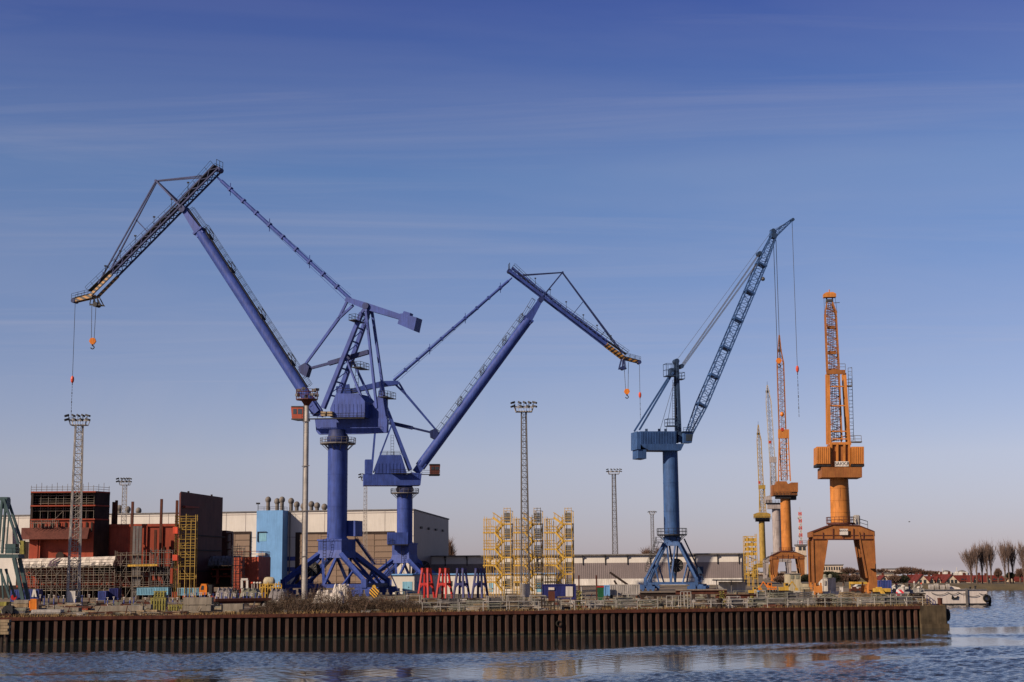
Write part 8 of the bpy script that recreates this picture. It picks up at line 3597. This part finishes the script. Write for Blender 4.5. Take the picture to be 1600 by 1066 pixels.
HS = [(1424, 1446, 899, 906.5, 575, 9, False, 'red roofed house left of the first pale gable', 1),
      (1431, 1452, 898.5, 910, 560, 10, True, 'pale gabled house with wide red roof, leftmost of the shore row', 2),
      (1452, 1460, 902, 909.5, 562, 8, True, 'narrow pale gable house between two wider ones', 1),
      (1462.5, 1470, 901.5, 909.5, 562, 8, True, 'narrow pale gable right of the first one', 1),
      (1465, 1484, 898.5, 907, 578, 10, False, 'red roofed house left of the large pale gable', 2),
      (1476, 1499, 898.5, 910, 558, 11, True, 'largest pale gabled house on the far shore', 3),
      (1498, 1522, 900, 907.5, 575, 10, False, 'long red roofed house right of the largest gable', 3),
      (1520, 1526, 901, 909.5, 560, 8, True, 'slim pale gable beside the poplars', 1),
      (1526, 1543, 900, 908, 575, 10, False, 'red roofed house behind the poplars', 2),
      (1541, 1549, 901, 909.5, 560, 8, True, 'slim pale gable between two poplar trunks', 1),
      (1548, 1570, 900, 907.5, 572, 10, False, 'long red roof behind the right hand poplars', 3),
      (1586, 1612, 900.5, 908, 572, 10, False, 'red roofed house at the right edge of the view', 2),
      (1394, 1410, 904.5, 909, 590, 8, True, 'small pale house right of the bright blue container', 1),
      (1376, 1388, 900, 906, 600, 8, True, 'small reddish gabled house above the bright blue container', 1),
      (1408, 1424, 903, 909, 585, 8, False, 'low red roofed house right of the bright blue container', 1)]
for x0, x1, yr, ye, Y, dep, gb_, lab, wn in HS:
    house(lab, x0, x1, yr, ye, Y, dep, gb_, M['gable'], M['tile'], win=wn)


def block(label, x0, x1, yt, Y, dep, m, rows, cols, flat=True):
    a, b = gx(x0, Y), gx(x1, Y)
    zt = at((x0 + x1) / 2, yt, Y).z
    root = thing('apartment_block', label, 'building', (a + b) / 2, 'pale blocks in the far town')
    mb = MB()
    mb.poly([V((a.x, Y, G)), V((b.x, Y, G)), V((b.x, Y, zt)), V((a.x, Y, zt))], V((0, dep, 0)))
    mb.build('wall', m, root)
    mb = MB()
    mb.poly([V((a.x - .3, Y - .3, zt + .003)), V((b.x + .3, Y - .3, zt + .003)), V((b.x + .3, Y - .3, zt + .5)), V((a.x - .3, Y - .3, zt + .5))], V((0, dep + .6, 0)))
    mb.build('roof', M['roof_grey'], root)
    for r_ in range(rows):
        for c_ in range(cols):
            mb = MB()
            x_ = a.x + (b.x - a.x) * (c_ + .5) / cols
            z_ = zt - (r_ + .55) * 3.0
            mb.box(V((x_, Y - .04, z_)), ((b.x - a.x) / cols * .52, .16, 1.7))
            mb.build('window', M['glass'], root)


block('pale long block with a row of dark windows seen between the large crane legs', 1286, 1318, 883.5, 820, 14, M['gable'], 2, 8)
block('pale block with arched row behind the right crane leg', 1338, 1360, 896.5, 760, 12, M['gable'], 2, 5)
block('pale block right of the large orange crane leg', 1369, 1396, 897, 740, 12, M['gable'], 2, 6)
block('small pale upper block above the brown trees', 1387, 1404, 889.5, 860, 12, M['gable'], 1, 4)
block('pale town houses under the rusty orange crane', 1226, 1246, 894, 800, 12, M['gable'], 2, 5)
block('pale town block left of the yellow far crane', 1164, 1186, 893, 840, 12, M['gable'], 2, 5)
block('pale town block behind the grey crane legs', 1188, 1216, 895, 830, 12, M['gable'], 2, 6)
# white hotel with two domed roofs and flagpoles
hw = thing('domed_building', 'wide white building with two dark domed roofs behind the shore houses', 'building', gx(1497, 640))
Yh = 640
mb = MB()
fbox(mb, 1479, 895, 1514, 910, Yh, 12)
fbox(mb, 1478, 893.6, 1487, 910, Yh - .6, 10)
fbox(mb, 1502.5, 893.6, 1512, 910, Yh - .6, 10)
mb.build('wall', M['white'], hw)
for xc in (1482.5, 1507.2):
    mb = MB()
    p = at(xc, 893.6, Yh - .6) + V((0, 4, 0))
    mb.lathe(p, [(1.75, 0), (1.6, .25), (.9, .55), (.1, .7)], 16)
    mb.build('domed_roof', M['roof_grey'], hw)
    mb = MB()
    fbox(mb, xc - 1.8, 896, xc + 1.8, 900, Yh - .75, .2)
    mb.build('window', M['glass'], hw)
for x, y0 in ((1473.5, 888.5), (1495.5, 886.5)):
    p = gx(x, Yh - 3)
    mb = MB()
    mb.tube(p, V((p.x, p.y, at(x, y0, Yh - 3).z)), .12, n=6)
    tag(mb.build('flagpole', M['white'], None, loc=p), 'white flagpole %s the wide domed building' % ('left of' if x < 1480 else 'in front of'), 'flagpole')


# ------------------------------------------------------------------ trees
def twig(mb, a, b, w0, w1):
    d = b - a
    s_ = d.cross(V((rnd.uniform(-.3, .3), -1, .1)))
    if s_.length < 1e-4:
        return
    s_.normalize()
    t_ = d.cross(s_).normalized()
    k = len(mb.v)
    mb.v += [a - s_ * w0, a + s_ * w0 * .5 + t_ * w0, a + s_ * w0 * .5 - t_ * w0, b]
    mb.face(k, k + 1, k + 3); mb.face(k + 1, k + 2, k + 3); mb.face(k + 2, k, k + 3)


def grow(mb, a, d, L, w, lvl, spread, upb, wmin):
    b = a + d * L
    twig(mb, a, b, w, w * .5)
    if lvl == 0:
        return
    n = 5 if lvl > 1 else 6
    for i in range(n):
        t = rnd.uniform(.3, .98)
        c = a.lerp(b, t)
        e_ = (d + V((rnd.gauss(0, spread), rnd.gauss(0, spread), rnd.gauss(0, spread * .4) + upb))).normalized()
        grow(mb, c, e_, L * rnd.uniform(.42, .68), max(wmin, w * .5), lvl - 1, spread, upb, wmin)


def poplar(x, ytop, Y, label, wpx, m):
    b = gx(x, Y)
    h = at(x, ytop, Y).z - G
    root = thing('poplar_tree', label, 'tree', b, 'bare poplars on the far shore')
    mb = MB()
    mb.tube(b - V((0, 0, 1.4)), b + V((0, 0, h * .3)), .30, .22, n=8)
    mb.tube(b + V((0, 0, h * .3)), b + V((0, 0, h * .62)), .22, .10, n=8)
    mb.build('trunk', M['bark'], root)
    mb = MB()
    w = px_m(wpx, Y)
    k = max(20, int(w * 7.6))
    for i in range(k):
        z0 = h * rnd.uniform(.13, .5)
        a = rnd.uniform(0, 6.28)
        sp = rnd.uniform(0, 1) ** .7
        d = V((math.cos(a) * w * .55 * sp / (h * .6), math.sin(a) * w * .55 * sp / (h * .6), 1)).normalized()
        L = (h * rnd.uniform(.82, 1.0) - z0) / d.z * (1 - .24 * sp * rnd.random())
        grow(mb, b + V((0, 0, z0)), d, L * .72, .085, 2, .22, .22, .036)
    mb.build('crown', m, root)


PO = [(1517.6, 859, 'bent poplar, leftmost of the row', 30), (1526.6, 853, 'second poplar from the left', 17), (1535, 852, 'third poplar from the left', 17), (1543, 849.5, 'fourth poplar, fuller crown', 22),
      (1549, 849, 'fifth poplar, just left of the gap in the row', 18), (1571, 849, 'poplar just right of the gap in the row', 20), (1577, 848, 'slender poplar in the middle of the right hand trio', 12),
      (1583, 849, 'rightmost of the poplar trio right of the gap', 18), (1600, 850, 'poplar cut by the right edge of the view', 20)]
for x, y, lab, w_ in PO:
    poplar(x, y, 532 + rnd.uniform(0, 5), lab, w_, M['twig_pale'])


def lump(x, ytop, Y, wpx, label, m, n=150):
    b = gx(x, Y)
    h = at(x, ytop, Y).z - G
    w = px_m(wpx, Y)
    root = thing('bare_tree', label, 'tree', b, 'brown trees in the far town')
    mb = MB()
    mb.tube(b - V((0, 0, 1.4)), b + V((0, 0, h * .5)), .4, .2, n=6)
    mb.build('trunk', M['bark'], root)
    mb = MB()
    for i in range(n):
        a, sp = rnd.uniform(0, 6.28), rnd.uniform(0, 1) ** .5
        e_ = V((math.cos(a) * w * .5 * sp, math.sin(a) * w * .35 * sp, h * (.35 + .65 * math.sqrt(max(0, 1 - sp * sp)) * rnd.uniform(.75, 1))))
        s0 = V((e_.x * .45, e_.y * .45, max(h * .15, e_.z * .55)))
        d = e_ - s0
        grow(mb, b + s0, d.normalized(), d.length, .14, 1, .45, .1, .09)
    mb.build('crown', m, root)


LU = [(1278, 899, 700, 24, 'dark evergreen clump left of the white site cabin', 'evergreen'), (1296, 893, 720, 26, 'dark evergreen mass behind the white site cabin', 'evergreen'), (1313, 895, 730, 24, 'dark tree right of the white site cabin', 'evergreen'),
      (1326, 887, 740, 28, 'brown tree in the middle between the large crane legs', 'twig'), (1340, 891, 800, 24, 'brown tree left of the right crane leg', 'twig'), (1356, 891, 800, 22, 'brown tree behind the right crane leg', 'twig'),
      (1378, 889, 830, 24, 'brown tree above the bright blue container', 'twig'), (1399, 893, 800, 22, 'brown tree right of the small upper block', 'twig'), (1411, 886, 720, 26, 'tall brown tree right of the town blocks', 'twig'),
      (1424, 886.5, 730, 26, 'tallest brown tree left of the shore houses', 'twig'), (1437, 889, 720, 24, 'brown tree behind the first pale gable', 'twig'), (1451, 892, 700, 24, 'brown tree between the first gables', 'twig'),
      (1463, 892.5, 700, 20, 'brown tree just left of the domed building', 'twig'), (1579, 895, 536, 14, 'dark green bush at the foot of the right poplars', 'evergreen'), (1560, 889, 560, 12, 'small bare tree in the gap between the poplars', 'twig'),
      (1594, 889, 560, 16, 'small bare tree near the right edge of the view', 'twig'), (1247, 896, 720, 20, 'dark tree at the foot of the control tower', 'evergreen'), (1222, 895, 760, 24, 'brown tree under the rusty orange crane', 'twig'),
      (1180, 897, 780, 26, 'brown tree behind the yellow tower by the warehouse', 'twig'), (1202, 899, 760, 22, 'brown tree behind the grey crane legs', 'twig'),
      (1012, 857, 620, 26, 'brown rounded tree top above the warehouse, left of the blue crane', 'twig'), (1030, 857, 640, 18, 'brown tree top just behind the blue crane legs', 'twig'),
      (1303, 897, 440, 22, 'low dark bush line just right of the large crane left leg', 'evergreen'), (1318, 897.5, 450, 24, 'low brown scrub in the middle under the large crane portal', 'twig'),
      (1334, 898, 450, 22, 'low brown scrub left of the right portal leg', 'twig'), (1398, 899, 430, 22, 'low brown scrub right of the bright blue container', 'twig'),
      (1412, 900, 440, 20, 'low dark bush before the shore houses', 'evergreen'), (1262, 898, 450, 24, 'low dark bush left of the large crane portal', 'evergreen'),
      (1240, 900, 450, 22, 'low brown scrub behind the beige building', 'twig'), (1220, 900, 460, 22, 'low brown scrub under the rusty crane portal', 'twig'),
      (700, 843, 560, 22, 'bare tree showing past the right corner of the cream hall', 'twig')]
for x, y, Y, w_, lab, m_ in LU:
    lump(x, y, Y, w_, lab, M[m_], 150 if m_ == 'twig' else 260)

# a small bird over the far shore
p = at(1421, 815.5, 420)
bd = tag(MB().lathe(p, [(.02, -.28), (.09, -.12), (.10, .05), (.05, .22), (.02, .3)], 8, V((1, 0, .15))).build('bird', M['galv_dark'], None, loc=p), 'small dark bird flying over the far shore trees', 'bird')
mb = MB()
for sg in (-1, 1):
    mb.poly([p + V((.1, 0, .03)), p + V((-.12, 0, .03)), p + V((-.2, sg * .35, .16)), p + V((-.15, sg * .62, .1)), p + V((.02, sg * .36, .17))], V((0, 0, .02)))
w_o = mb.build('wings', M['galv_dark'], bd)
